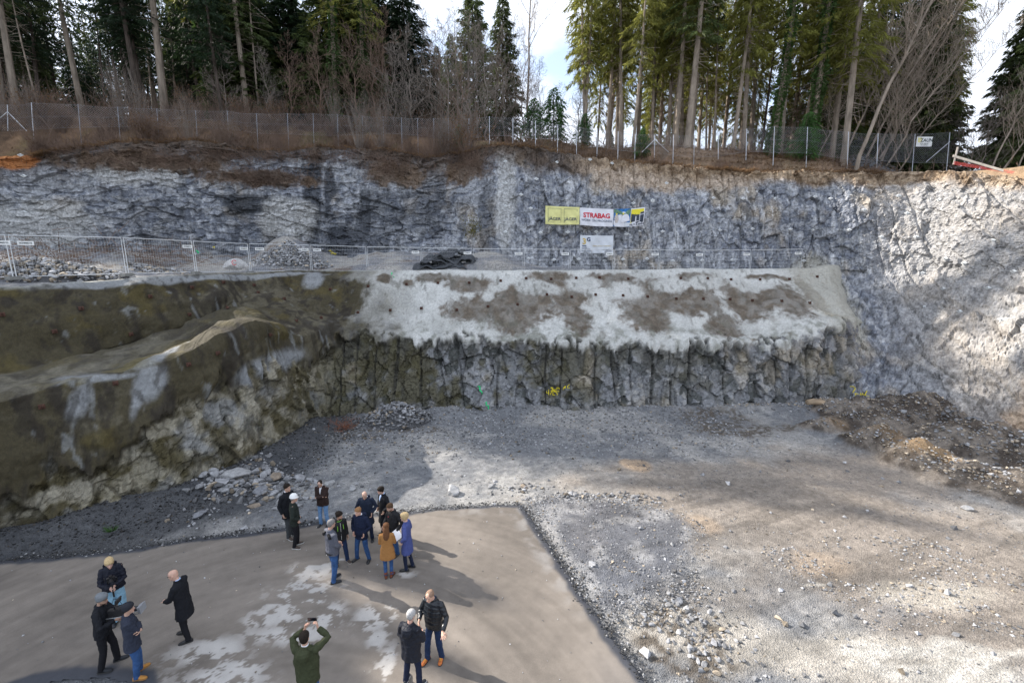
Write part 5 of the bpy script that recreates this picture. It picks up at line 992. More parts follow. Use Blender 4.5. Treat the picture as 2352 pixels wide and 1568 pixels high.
def rect(sp, root, u0, v0, u1, v1, mat, name='panel', off=.015, pts=None):
    P4 = pts or [(u0, v0), (u1, v0), (u1, v1), (u0, v1)]; m = MB(); f = [sp(u, v, off) for u, v in P4]; b_ = [sp(u, v, off-.012) for u, v in P4]; m.loft([b_, f]); return m.build(name, mat, root)
def line(sp, root, pts, w, mat, name='outline', off=.02): m = MB(); m.tube([tuple(sp(u, v, off)) for u, v in pts], w, 4); return m.build(name, mat, root)
BC = lambda pts: [((2100+x*.2551)*.5742, (780+y*.2551)*.5742) for x, y in pts]
def bdepth(px, py): k, q = on_grid(UG, px, py); return q[1]
YB = min(bdepth(px, py) for px in (1260, 1330, 1400, 1470) for py in (480, 510, 570))-.12
m_by = plain_mat('pale_yellow_cloth', (.72, .70, .30), .7, noise=.05); m_bw = plain_mat('white_cloth', (.72, .73, .78), .7, noise=.05); m_bw2 = plain_mat('grey_white_cloth', (.62, .65, .69), .7, noise=.06); m_redt = plain_mat('red_print', (.58, .015, .04), .6); m_navy = plain_mat('navy_print', (.025, .045, .11), .6); m_yl = plain_mat('yellow_print', (.78, .68, .05), .6); m_dkp = plain_mat('charcoal_print', (.04, .05, .075), .6); m_gold = plain_mat('gold_print', (.55, .40, .12), .6); m_blue = plain_mat('blue_print', (.03, .16, .42), .6, noise=.5, scale=3); m_green = plain_mat('green_print', (.12, .22, .15), .6, noise=.6, scale=9); m_skin_p = plain_mat('figure_print', (.5, .45, .42), .6, noise=.4, scale=20)
root, sp = banner(BC([(322, 168), (856, 190), (853, 462), (320, 455)]), 'pale yellow banner with two framed black names, leftmost on the upper cliff', m_by, YB)
for u0 in (.08, .55): line(sp, root, [(u0, .12), (u0+.38, .12), (u0+.38, .88), (u0, .88), (u0, .12)], .008, m_navy); on_banner(root, sp, 'lettering', text_mesh('J\u00c4GER', .29, .003, .012, sx=1.1), u0+.19, .70, m_navy)
root, sp = banner(BC([(862, 195), (1386, 222), (1381, 496), (866, 468)]), 'white banner with big red lettering on the upper cliff', m_bw, YB)
on_banner(root, sp, 'lettering', text_mesh('STRABAG', .47, .003, .03, sx=.96), .5, .42, m_redt); on_banner(root, sp, 'lettering', text_mesh('WORK ON PROGRESS', .225, .003, 0, sx=1.0), .5, .70, m_navy)
root, sp = banner(BC([(1397, 222), (1888, 190), (1856, 468), (1387, 490)]), 'banner with a blue building site picture and a yellow logo, rightmost on the upper cliff', m_bw, YB, .09)
rect(sp, root, 0, 0, .54, 1, m_blue, 'picture'); rect(sp, root, 0, 0, 0, 0, m_green, 'trees', .03, [(.0, .0), (.2, .08), (.28, .22), (.36, .25), (.42, .1), (.54, .02), (.54, .45), (.42, .5), (.3, .34), (0, .2)])
def disc(cu, cv, ru, rv, mat, name, a0=0, a1=2*math.pi, off=.045): rect(sp, root, 0, 0, 0, 0, mat, name, off, [(cu+ru*math.cos(a), cv-rv*math.sin(a)) for a in np.linspace(a0, a1, 16, endpoint=a1 < 6)])
disc(.38, .62, .14, .34, m_bw, 'helmet', 0, math.pi); rect(sp, root, 0, 0, 0, 0, m_bw, 'helmet_brim', .05, [(.22, .68), (.25, .62), (.52, .6), (.53, .66), (.4, .74), (.26, .76)]); rect(sp, root, .36, .76, .54, .98, m_bw2, 'post', .03)
for cu, s_ in ((.09, 1), (.30, .7)):
    disc(cu, .26, .03*s_, .08*s_, m_yl, 'hard_hat', off=.035); rect(sp, root, 0, 0, 0, 0, m_skin_p, 'worker', .03, [(cu-.05*s_, .34), (cu+.05*s_, .34), (cu+.06*s_, .34+.25*s_), (cu+.03*s_, .34+.45*s_), (cu-.04*s_, .34+.45*s_), (cu-.07*s_, .34+.22*s_)])
rect(sp, root, .56, .06, .97, .82, m_yl, 'logo_ground')
for nm, P4 in [('logo_bar', [(.57, .30), (.70, .27), (.70, .36), (.83, .36), (.83, .70), (.74, .71), (.74, .44), (.70, .44), (.70, .72), (.57, .76)]), ('logo_bar', [(.86, .26), (.975, .22), (.975, .32), (.86, .36)]), ('logo_bar', [(.86, .40), (.975, .37), (.975, .82), (.73, .84), (.73, .76), (.86, .74)])]: rect(sp, root, 0, 0, 0, 0, m_dkp, nm, .035, P4)
on_banner(root, sp, 'lettering', text_mesh('HILTI & JEHLE', .19, .003, .02, sx=.95), .765, .905, m_dkp, .035)
root, sp = banner(BC([(866, 628), (1386, 637), (1384, 905), (862, 905)]), 'lower grey-white banner with a gold numeral hanging above the fence', m_bw2, YB)
on_banner(root, sp, 'lettering', text_mesh('3', .58, .003, .03), .125, .36, m_gold); on_banner(root, sp, 'lettering', text_mesh('G', .38, .003, .03), .255, .24, m_navy); rect(sp, root, .06, .575, .185, .62, m_navy, 'bar')
for tx, v, s_ in (('GRUPPE', .70, .10), ('GEOTECHNIK', .78, .10), ('GRAZ ZT GmbH', .88, .09)): on_banner(root, sp, 'lettering', text_mesh(tx, s_, .003, 0, 'LEFT'), .055, v, m_navy)
on_banner(root, sp, 'lettering', text_mesh('NIEDERLASSUNG VORARLBERG', .095, .003, 0, 'RIGHT'), .93, .60, m_gold)
for tx, v in (('vorarlberg@3-g.at', .80), ('www.3-g.at', .89)): on_banner(root, sp, 'lettering', text_mesh(tx, .10, .003, 0, 'RIGHT'), .95, v, m_navy)

# ---------------------------------------------------------------- chain-link fence on the cliff top
m_post = plain_mat('white_post', (.62, .65, .70), .5, .2, .1); m_post_g = plain_mat('grey_post', (.34, .36, .40), .6, .3, .15); m_wire = plain_mat('wire', (.40, .41, .43), .6, .5, .1)
F1 = [(-140, 235, 305), (17, 241, 304), (72, 236, 298), (179, 240, 294), (270, 246, 292), (360, 250, 290), (449, 254, 294), (522, 255, 297), (589, 261, 307), (660, 261, 309), (719, 261, 312), (775, 263, 312), (832, 266, 311), (880, 268, 308), (922, 270, 309), (959, 272, 312), (996, 272, 315), (1030, 272, 318), (1077, 272, 320), (1124, 268, 313), (1178, 271, 313), (1230, 278, 319), (1281, 286, 321), (1325, 291, 320), (1372, 296, 336), (1420, 302, 346), (1459, 308, 350), (1504, 310, 352), (1547, 310, 358), (1595, 310, 362)]
F2 = [(1595, 310, 362), (1650, 310, 360), (1715, 296, 349), (1779, 291, 351), (1855, 292, 353), (1949, 303, 367), (2017, 307, 370), (2102, 308, 375), (2182, 304, 375)]
def chain_fence(lst, label, names):
    pts = []
    for (px, ty, by) in lst:
        D = rim_pt(px, 0)[1]+(1.8 if px < 1600 else 2.3); pb = PY(px, by, D); pt_ = PY(px+0, ty, D); z0 = hz_at(pb[0], pb[1]); pts.append((pb, pt_, z0))
    o0 = pts[0][0]; root = empty('chain_link_fence', tuple(o0)); tag(root, label, 'fence')
    A = []; B = []
    for i, (pb, pt_, z0) in enumerate(pts):
        m = MB(); lean = (0.0); m.tube([tuple(np.array((pb[0], pb[1], min(pb[2], z0)-.2))-o0), tuple(pt_-o0)], .026 if names(i) else .02, 7); m.build('post', m_post if names(i) else m_post_g, root)
    for (a, b) in zip(pts[:-1], pts[1:]):
        L = np.linalg.norm(b[0]-a[0]); n = max(2, int(L/.17)); sag = .04+.05*((int(L*10)) % 3)/2
        def w(u, f): p = a[0]*(1-u)+b[0]*u; q = a[1]*(1-u)+b[1]*u; r_ = p*(1-f)+q*f; r_ = r_-o0; r_[2] -= sag*4*u*(1-u)*f; return r_
        H_ = a[1][2]-a[0][2]; du = H_/L
        ks = np.arange(-int(n*du)-1, n+1)
        for k in ks:
            for sgn in (1, -1):
                u0 = k/n if sgn > 0 else (n-k)/n; u1 = u0+sgn*du; lo, hi = 0., 1.
                if sgn > 0: lo = max(lo, (0-u0)/du); hi = min(hi, (1-u0)/du)
                else: lo = max(lo, (u0-1)/du); hi = min(hi, u0/du)
                if hi > lo: A.append(w(u0+sgn*du*lo, lo)); B.append(w(u0+sgn*du*hi, hi))
        for f in (1., .5, .02):
            for s in range(6): A.append(w(s/6, f)); B.append(w((s+1)/6, f))
    V, F = prisms(np.array(A), np.array(B), .0038, .0038); link('wire_netting', mesh_np('wire_netting', V, F), m_wire, root); return root, pts, o0
root, pts, o0 = chain_fence(F1, 'long chain-link fence running along the cliff top from the left edge to the braced post', lambda i: i in (1, 2) or i > 17)
for (i, sx) in ((1, -1), (1, 1), (27, -1), (27, 1)):
    pb, pt_, z0 = pts[i]; m = MB(); base = pb*(1-.0)+np.array((sx*1.5 if i == 1 else sx*1.1, -.1, .05)); m.tube([tuple(pt_*.75+pb*.25-o0), tuple(base-o0)], .025, 6); m.build('brace', m_post, root)
root2, pts2, o2 = chain_fence(F2, 'lighter chain-link fence on the cliff top from the braced post to the white sign', lambda i: True)
pb, pt_, z0 = pts2[7]; m = MB(); m.tube([tuple(pts2[8][1]*.7+pts2[8][0]*.3-o2), tuple(pb+np.array((.9, 0, .1))-o2)], .025, 6); m.build('brace', m_post, root2)
g = PY(1965, 352, 40); heap_thing('earth_mound', 'dark grey earth mound behind the right fence under the leaning trees', (g[0], 39.5, hz_at(g[0], 39.5)-.2), 3.4, 1.5, 1.5, 900, .04, .13, 57, .05, .14, .5)
# white fence sign with name
c = (np.array(pts2[7][1])+np.array(pts2[8][1]))/2; sc_ = pts2[7][0][1]/F_PX; cpt = PY(1549+1680*zz, 953*zz, pts2[7][0][1]-.08); root = empty('fence_sign', tuple(cpt)); tag(root, 'white sign with yellow and black lettering on the right fence', 'sign')
m = MB(); m.box((0, 0, 0), (34*sc_, .015, 20*sc_)); m.build('board', m_sign, root); o = link('lettering', text_mesh('ZAUN', 9.5*sc_, .003, .02, 'CENTER'), m_ink, root); o.location = (4.5*sc_, -.014, 2.6*sc_)
for k in range(3): m = MB(); m.box((-13*sc_+k*2.6*sc_, -.012, 3*sc_), (1.2*sc_, .01, 9*sc_)); m.build('mark', m_yl, root)
m = MB(); m.box((-10.4*sc_, -.012, 7*sc_), (8.5*sc_, .01, 1.3*sc_)); m.build('mark', m_yl, root)
for k, tx in enumerate(('www.zaun.at', 'Tel. 05522')): o = link('lettering', text_mesh(tx, 3.4*sc_, .003), m_ink, root); o.location = (0, -.014, (-3.4-3.6*k)*sc_)
# timber rail with red plastic netting at the right end
root = empty('timber_barrier', tuple(PY(2195, 372, 27))); tag(root, 'pale timber barrier with red netting at the right end of the cliff top', 'barrier'); o0 = PY(2195, 372, 27)
m_tim = plain_mat('pale_timber', (.50, .45, .38), .85, noise=.2, scale=6); m_net = plain_mat('red_netting', (.68, .10, .09), .7, noise=.15)
m = MB(); m.tube([tuple(PY(2190, 378, 27)-o0), tuple(PY(2200, 338, 27)-o0)], .05, 6); m.build('post', m_tim, root)
a = PY(2190, 358, 26.9)-o0; b_ = PY(2305, 392, 25.5)-o0; m = MB(); m.loft([[tuple(a+np.array(q)) for q in ((0, 0, .06), (0, .05, .06), (0, .05, -.06), (0, 0, -.06))], [tuple(b_+np.array(q)) for q in ((0, 0, .06), (0, .05, .06), (0, .05, -.06), (0, 0, -.06))]]); m.build('rail', m_tim, root)
A = []; B = []; a0 = PY(2192, 371, 26.9)-o0; a1 = PY(2190, 378, 26.9)-o0; b0 = PY(2330, 394, 25.3)-o0; b1 = PY(2325, 399, 25.3)-o0
for k in range(36): f = k/35; A.append(a0*(1-f)+b0*f); B.append(a1*(1-f)+b1*f)
for k in range(6): f = k/5; A.append(a0*(1-f)+a1*f); B.append(b0*(1-f)+b1*f)
V, F = prisms(np.array(A), np.array(B), .006, .006); link('netting', mesh_np('netting', V, F), m_net, root)
# ---------------------------------------------------------------- people
def cloth_mat(name, c, rough=.85, noise=.12, scale=25, quilt=None, spec=.2, sheen=0):
    m, nt, b = new_mat(name, rough, c, 0, spec); cc, f = add_noise_color(nt, tuple(c), scale, noise, detail=3); nt.links.new(cc, b.inputs['Base Color']); prev = add_bump(nt, b, f, .004)
    if quilt:
        tcn = nt.nodes.new('ShaderNodeTexCoord'); mpn = nt.nodes.new('ShaderNodeMapping'); nt.links.new(tcn.outputs['Object'], mpn.inputs[0]); w = nt.nodes.new('ShaderNodeTexWave'); w.wave_profile = 'SIN'; w.bands_direction = 'Z' if quilt == 'rows' else 'DIAGONAL'
        w.inputs['Scale'].default_value = 3.6 if quilt == 'rows' else 2.4; w.inputs['Distortion'].default_value = .8; nt.links.new(mpn.outputs[0], w.inputs['Vector']); add_bump(nt, b, w.outputs['Fac'], .007, prev=prev)
    return m
SKIN = {}
def skin_mat(c):
    if c not in SKIN:
        m, nt, b = new_mat('skin', .5, c, 0, .35); cc, f = add_noise_color(nt, c, 14, .12, detail=3); nt.links.new(cc, b.inputs['Base Color']); b.inputs['Subsurface Weight'].default_value = .08; SKIN[c] = m
    return SKIN[c]
m_eye = plain_mat('eye', (.02, .015, .012), .3, noise=0); m_lip = plain_mat('lips', (.36, .12, .10), .5, noise=0); m_frame = plain_mat('spectacle_frame', (.015, .015, .017), .3, noise=0); m_black = plain_mat('black_plastic', (.012, .012, .014), .45, noise=.1, spec=.5); m_lens = plain_mat('lens_glass', (.01, .012, .02), .08, noise=0, spec=.8); m_paper = plain_mat('paper', (.82, .82, .84), .6, noise=.02)
PENDING = []
def fused(mb, name, mat, parent, voxel, fold=0, fs=9, seed=0, smooth=2, extra=None, puff=None):
    me = mb.mesh(name); o = bpy.data.objects.new(name, me); COL.objects.link(o)
    md = o.modifiers.new('r', 'REMESH'); md.mode = 'VOXEL'; md.voxel_size = voxel; md.use_smooth_shade = True
    if smooth: sm = o.modifiers.new('s', 'SMOOTH'); sm.iterations = smooth; sm.factor = .5
    PENDING.append((o, mat, parent, fold, fs, seed, extra, puff)); return o
def finish_fused():
    bpy.context.view_layer.update(); dg = bpy.context.evaluated_depsgraph_get()
    for (o, mat, parent, fold, fs, seed, extra, puff) in PENDING:
        me = bpy.data.meshes.new_from_object(o.evaluated_get(dg)); n = len(me.vertices); co = np.empty(n*3, np.float32); no = np.empty(n*3, np.float32); me.vertices.foreach_get('co', co); me.vertex_normals.foreach_get('vector', no); co = co.reshape(-1, 3).astype(float); no = no.reshape(-1, 3)
        if fold: 
            w = fbm(co*np.array((fs, fs, fs*.55))+seed, 3, seed); co = co+no*(np.abs(w)*-1.6*fold+fbm(co*fs*2.5, 2, seed+1)*fold*.4+fold*.4)[:, None]
            if puff: co = co+no*(np.abs(np.sin(co[:, 2:3]*math.pi/puff))**.6*.014-.006)
            me.vertices.foreach_set('co', co.astype(np.float32).ravel())
        if extra:
            bm = bmesh.new(); bm.from_mesh(me); tmp = extra.mesh('x', True); bm.from_mesh(tmp); bm.to_mesh(me); bm.free(); bpy.data.meshes.remove(tmp)
        me.polygons.foreach_set('use_smooth', [True]*len(me.polygons)); me.update(); o.modifiers.clear(); old = o.data; o.data = me; bpy.data.meshes.remove(old); me.materials.clear(); me.materials.append(mat); o.parent = parent
    PENDING.clear()
def ell(c, rx, ryf, ryb, n=16): return [(c[0]+rx*math.cos(a), c[1]+(ryf if math.sin(a) > 0 else ryb)*math.sin(a), c[2]) for a in [2*math.pi*k/n for k in range(n)]]
def ik(S, T, a, b, hint):
    S, T = Vector(S), Vector(T); d = T-S; L = min(d.length, (a+b)*.995); d.normalize(); T = S+d*L; x = (a*a-b*b+L*L)/(2*L); h = math.sqrt(max(a*a-x*x, 1e-6)); hv = Vector(hint); hv = (hv-d*hv.dot(d)).normalized(); return S+d*x+hv*h, T
def hand(mb, W, d, nrm, side, curl=.5, spread=.0, s=1.0):
    """palm with four unequal jointed fingers and a thumb; W wrist, d pointing direction, nrm palm normal"""
    W, d, nrm = Vector(W), Vector(d).normalized(), Vector(nrm); nrm = (nrm-d*nrm.dot(d)).normalized(); x = d.cross(nrm)*side
    def ring(p, rx, rz): return [tuple(p+x*rx*math.cos(a)+nrm*rz*math.sin(a)) for a in [math.pi/5*k for k in range(10)]]
    mb.loft([ring(W-d*.02*s, .026*s, .020*s), ring(W+d*.015*s, .030*s, .018*s), ring(W+d*.055*s, .040*s, .017*s), ring(W+d*.092*s, .040*s, .014*s), ring(W+d*.102*s, .034*s, .010*s)])
    for k, (off, L) in enumerate(((-.031, .066), (-.0105, .078), (.0105, .073), (.031, .056))):
        p = W+d*.094*s+x*off*s; dd = (d+x*off*spread*18).normalized(); pts = [p-dd*.01]; an = 0
        for j, f in enumerate((.42, .33, .25)): an += curl*(.75 if j else .9); v = dd*math.cos(an)+nrm*math.sin(an); p = p+v*L*f*s; pts.append(p)
        mb.tube(pts, [.0092*s, .0088*s, .0080*s, .0058*s], 7)
    p = W+d*.03*s-x*.028*s; pts = [p]
    for v, L in ((d*.55-x*.8+nrm*.3, .038), (d*.85-x*.35+nrm*.45, .032), (d*.9-x*.0+nrm*.45, .026)): p = p+v.normalized()*L*s; pts.append(p)
    mb.tube(pts, [.014*s, .0115*s, .010*s, .007*s], 7)
def person(px, py, topy, heading, label, coat, trousers, shoe, skin=(.52, .33, .25), hair=None, hairstyle='short', hem=.86, lean=0, feet=((-.10, 0, 8), (.10, .03, -8)), handL=None, handR=None, curl=.6, head=(0, 0),
           female=False, puff=None, fold=.018, hat=None, hatmat=None, glasses=False, shirt=None, open_=False, hood=False, boots=False, girth=1.0, sole=(.05, .05, .05), beard=None, wide=.0, collar=True, zips=None, hx=None, elbow=None, spread=0, palm=None):
    girth *= 1.07
    g = G(px, py, .035); d = ray(px, topy); s_ = g[1]/d[1]; Ht = CAMZ+d[2]*s_-.035; H = min(max(Ht, 1.60), 1.92); k = H/1.78
    root = empty('person', tuple(g), R(heading-90), k); tag(root, label, 'person')
    LA = R(lean)
    def ub(p): p = Vector(p); z = p.z-.95; return Vector((p.x, p.y*math.cos(LA)+z*math.sin(LA), .95+z*math.cos(LA)-p.y*math.sin(LA))) if z > 0 else p
    fw = (.88 if female else 1.0); sh = .178*fw; body = MB(); fine = MB()
    tors = [(1.50, .055, .055, .05, -.005), (1.46, .12*fw, .075, .07, -.01), (1.42, .170*fw, .085, .09, 0), (1.32, .165*fw, .115, .09, .0), (1.20, .150*fw*girth, .10*girth, .09, .0), (1.08, .138*fw*girth, .105*girth, .09, .0), (.98, .158, .11*girth, .10, 0), (.88, .160, .10, .11, 0), (.82, .12, .08, .09, 0)]
    body.loft([[tuple(ub(q)) for q in ell((0, y0, z), rx, f, b)] for z, rx, f, b, y0 in tors])
    NB = ub((0, -.005, 1.47)); yaw, pit = R(head[0]), R(head[1]); HM = Matrix.Rotation(yaw, 3, 'Z') @ Matrix.Rotation(-pit, 3, 'X')
    def hp(x, y, z): return tuple(NB+Vector((0, .015, .0))+HM @ Vector((x, y+.012, z-1.47)))      # head space, top of skull at 1.78
    body.tube([NB-Vector((0, 0, .06)), Vector(hp(0, -.02, 1.50)), Vector(hp(0, -.012, 1.60))], [.062, .054, .054], 12)
    hr = [(1.553, .030, .080, .02), (1.565, .046, .092, .035), (1.590, .058, .095, .06), (1.62, .066, .094, .082), (1.65, .071, .093, .095), (1.68, .074, .088, .101), (1.71, .0765, .093, .104), (1.745, .070, .082, .094), (1.768, .050, .056, .066), (1.78, .018, .02, .02)]
    body.loft([[hp(*q) for q in ell((0, 0, z), rx*fw**.3, f, b)] for z, rx, f, b in hr])
    body.tube([hp(0, .086, 1.686), hp(0, .100, 1.660), hp(0, .113, 1.638), hp(0, .092, 1.630)], [.009, .012, .016, .011], 7); body.ellipsoid(hp(0, .090, 1.567), (.022, .014, .014))
    for sx in (-1, 1): body.ellipsoid(hp(sx*.074, -.004, 1.660), (.010, .018, .031), HM); body.tube([hp(sx*.014, .092, 1.700), hp(sx*.050, .078, 1.702)], [.009, .008], 6)
    body.tube([hp(-.022, .090, 1.603), hp(0, .097, 1.605), hp(.022, .090, 1.603)], [.007, .009, .007], 6)
    jac = MB(); cl = []                                  # jacket / coat
    J = [(1.515, .070, .065, .070), (1.485, .105*fw, .080, .085), (1.455, .166*fw, .095, .098), (1.40, .208*fw, .120, .114), (1.32, .214*fw, .138, .122), (1.20, .198*fw*girth, .132*girth, .115), (1.08, .178*fw*girth, .135*girth, .115), (.97, .195*girth**.5, .140*girth, .13), (.88, .205, .142, .138)]
    z = .88
    while z-.12 > hem: z -= .12; J.append((z, .208+(.88-z)*(.10+wide), .146+(.88-z)*.10, .142+(.88-z)*.08))
    J = [j for j in J if j[0] > hem]; w_ = J[-1]; J.append((hem, w_[1]+.006, w_[2]+.006, w_[3]+.005)); jac.loft([[tuple(ub(q)) for q in ell((0, 0, z), rx, f, b, 20)] for z, rx, f, b in J])
    if collar: 
        cr_ = [ell((0, -.005, 1.475), .095*fw, .085, .085), ell((0, -.008, 1.53), .083*fw, .078, .078), ell((0, -.01, 1.535), .074*fw, .066, .070)]; jac.loft([[tuple(ub(q)) for q in c_] for c_ in cr_])
    if hood: jac.loft([[tuple(ub(q)) for q in ell((0, y, z), rx, a, b)] for z, rx, a, b, y in ((1.52, .06, .02, .04, -.10), (1.50, .12, .03, .09, -.11), (1.44, .135, .03, .10, -.12), (1.36, .11, .02, .09, -.125), (1.30, .05, .02, .04, -.12))])
    for sx, tgt, hn in ((-1, handL, 0), (1, handR, 1)):
        S = ub((sx*sh, -.005, 1.425)); pocket = tgt == 'pocket'
        if tgt is None: T = ub((sx*.235, .03, .90)) if lean < 5 else Vector((sx*.24, .12, .92)); hint = (sx*.25, -1, -.1)
        elif pocket: T = ub((sx*.175, .115, .985)); hint = (sx*1.0, -.7, 0)
        else: T = ub(tgt) if tgt[2] < 1.5 else Vector(tgt); hint = elbow[hn] if elbow else (sx*.55, -.25, -.8)
        Ep, T = ik(S, T, .30, .265, hint); dv = (T-Ep).normalized()
        body.tube([S+Vector((-sx*.05, 0, .0)), S, S.lerp(Ep, .5), Ep, Ep.lerp(T, .35), T], [.055, .056, .050, .042, .042, .027], 10)
        jac.tube([S+Vector((-sx*.07, 0, -.01)), S+Vector((0, 0, .0)), S.lerp(Ep, .45), Ep, Ep.lerp(T, .4), T-dv*.015], [.072, .079*fw**.5, .067, .059, .058, .047], 12)
        inw = Vector((-sx, .2, 0)) if not palm else Vector(palm[hn])
        cc_ = .9 if pocket else (curl if not isinstance(curl, tuple) else curl[hn]); hd = dv
        if pocket: hd = (Vector((0, .25, -1)))
        if hx and hx[hn]: hd = Vector(hx[hn])
        hand(fine, T, hd, inw, sx, cc_, spread if not isinstance(spread, tuple) else spread[hn])
        cl.append((Ep, T))
    tr = MB(); hips = Vector((0, 0, .93))                # legs
    tr.loft([ell((0, 0, z), rx, f, b) for z, rx, f, b in ((1.03, .150, .105, .10), (.96, .168, .115, .118), (.88, .172, .112, .125), (.80, .15, .09, .10))])
    for sx, (fx, fy, toe) in ((-1, feet[0]), (1, feet[1])):
        Hp = Vector((sx*.088, 0, .90)); A = Vector((fx, fy, .085)); Ls = (A-Hp).length*.502; Kn, A = ik(Hp, A, Ls, Ls, (sx*.08, 1, 0)); body.tube([Hp, Hp.lerp(Kn, .5), Kn, Kn.lerp(A, .35), A, A-Vector((0, 0, .05))], [.082, .070, .052, .052, .036, .036], 10)
        tw = 0 if not female else (-.010 if wide < .05 else 0); bag = .012 if 'wide' in label or wide > .1 else 0
        tr.tube([Hp+Vector((-sx*.01, 0, .02)), Hp.lerp(Kn, .5), Kn, Kn.lerp(A, .4), A+Vector((0, -.005, .0)), A-Vector((0, .005, .045 if not boots else -.05))], [.097+tw, .083+tw+bag, .068+tw+bag, .066+tw+bag, .060+tw+bag*2, .062+tw+bag*2], 12)
        t = R(toe); F_ = Vector((-math.sin(t), math.cos(t), 0)); Sd = Vector((math.cos(t), math.sin(t), 0)); c0 = Vector((fx, fy, 0)); sm = MB()
        def fr(u, w1, z0, z1): c_ = c0+F_*u; return [tuple(c_+Sd*w1*math.cos(a)+Vector((0, 0, z0+(z1-z0)*(.5+.5*math.sin(a))))) for a in [2*math.pi*q/12 for q in range(12)]]
        sm.loft([fr(-.085, .018, .012, .06), fr(-.07, .034, .008, .085), fr(-.02, .038, .008, .105), fr(.03, .040, .008, .092), fr(.09, .046, .008, .070), fr(.14, .046, .008, .054), fr(.175, .034, .010, .042), fr(.19, .014, .014, .030)])
        if boots: sm.tube([c0+Vector((0, 0, .06)), c0+Vector((0, -.01, .20))], [.048, .050], 12)
        body.loft([fr(-.06, .03, .015, .07), fr(0, .034, .015, .09), fr(.1, .034, .015, .055), fr(.16, .02, .015, .035)])
        so = sm.build('shoe', shoe, root, True); sl = MB()
        def fs_(u, w1): c_ = c0+F_*u; return [(c_+Sd*w1), (c_-Sd*w1)]
        prof = [(-.09, .020), (-.07, .037), (0, .036), (.06, .045), (.12, .050), (.17, .040), (.196, .018)]; loop = [fs_(u, w)[0] for u, w in prof]+[fs_(u, w)[1] for u, w in prof[::-1]]
        sl.loft([[tuple(v) for v in loop], [tuple(v+Vector((0, 0, .020))) for v in loop]]); key = 'sole_%d' % int(sole[0]*100); sl.build('sole', bpy.data.materials.get(key) or plain_mat(key, sole, .8, noise=.05), so)
    fused(body, 'body', skin_mat(skin), root, .0085, extra=fine, smooth=1)
    fused(jac, 'jacket' if hem > .8 else 'coat', coat, root, .012, fold, 9, abs(int(px)) % 50, puff=puff); fused(tr, 'trousers', trousers, root, .012, .010, 11, abs(int(px)) % 37)
    for sx in (-1, 1): e = MB(); e.ellipsoid(hp(sx*.031, .079, 1.681), (.012, .008, .006), HM, 8, 6); e.build('eye', m_eye, root, True)
    e = MB(); e.tube([hp(-.021, .0965, 1.602), hp(0, .1035, 1.600), hp(.021, .0965, 1.602)], [.003, .005, .003], 5); e.build('mouth', m_lip, root)
    def cap(zs, grow, mat, name, nm_mask=None, **kw):
        mb = MB(); rows = []
        for z, rx, f, b in hr: rows.append([hp(*q) for q in ell((0, 0, z), rx*fw**.3+grow, f+grow, b+grow, 20)])
        return mb
    def shell(z_front, z_back, z_side, g_, top=.012, nm='hair', mat=None, noise=.004, f_in=0):
        mb = MB(); rings = []; n = 20; lv = 9
        for j in range(lv):
            ring = []
            for i in range(n):
                a = 2*math.pi*i/n; sy = math.sin(a); zl = z_front*max(sy, 0)**1.5+z_back*max(-sy, 0)**.7+z_side*(1-max(sy, 0)**1.5-max(-sy, 0)**.7) if sy != 0 else z_side
                zz_ = zl+(1.78+top-zl)*math.sin(j/(lv-1)*math.pi/2); zc = min(max(zz_-top*.8, 1.556), 1.7795); rx = np.interp(zc, [h[0] for h in hr], [h[1] for h in hr])*fw**.3; f = np.interp(zc, [h[0] for h in hr], [h[2] for h in hr]); b = np.interp(zc, [h[0] for h in hr], [h[3] for h in hr]); f = f-f_in*max(sy, 0)
                rn = (random.Random(int(px)*7+i*31+j).random()-.5)*noise*2; gg = g_*(1 if j < lv-1 else .2)+rn; ring.append(hp((rx+gg)*math.cos(a), ((f if sy > 0 else b)+gg)*sy, zz_))
            rings.append(ring)
        mb.loft(rings); return mb.build(nm, mat, root, True)
    if hair is not None:
        if hairstyle == 'short': shell(1.745, 1.60, 1.675, .010, .016, mat=hair)
        elif hairstyle == 'full': shell(1.735, 1.575, 1.655, .020, .028, mat=hair, noise=.009)
        elif hairstyle == 'receding': shell(1.768, 1.60, 1.68, .006, .004, mat=hair, noise=.002, f_in=.02)
        elif hairstyle == 'bob': shell(1.735, 1.565, 1.60, .022, .024, mat=hair, noise=.006)
        elif hairstyle in ('long', 'ponytail'):
            shell(1.745, 1.575, 1.63, .018, .018, mat=hair, noise=.004); m = MB()
            if hairstyle == 'long': m.loft([[hp(*q) for q in ell((0, y, z), rx, f, b)] for z, rx, f, b, y in ((1.70, .075, .02, .08, -.04), (1.60, .088, .02, .08, -.05), (1.50, .10, .01, .075, -.07), (1.40, .095, .01, .055, -.10), (1.32, .06, .01, .03, -.11), (1.28, .02, .01, .012, -.11))])
            else: m.tube([hp(0, -.10, 1.70), hp(0, -.145, 1.67), hp(.01, -.14, 1.58), hp(.015, -.12, 1.52)], [.022, .03, .026, .008], 8)
            m.build('ponytail' if hairstyle == 'ponytail' else 'long_hair', hair, root, True)
    if beard is not None:
        m = MB(); rows = []
        for z, rx, f, b in hr[0:4]: rows.append([hp((rx+.005)*math.cos(a), (f+.005)*max(math.sin(a), .0)+(0 if math.sin(a) > 0 else .02), z-.003) for a in [math.pi*(k/11)*1.0 for k in range(12)]]+[hp((rx-.004)*math.cos(a), (f-.01)*max(math.sin(a), 0), z) for a in [math.pi*(1-k/11) for k in range(12)]])
        m.loft(rows[:3]); m.build('beard', beard, root, True)
    if hat == 'beanie': o_ = shell(1.722, 1.625, 1.66, .017, .035, 'beanie', hatmat, .002)
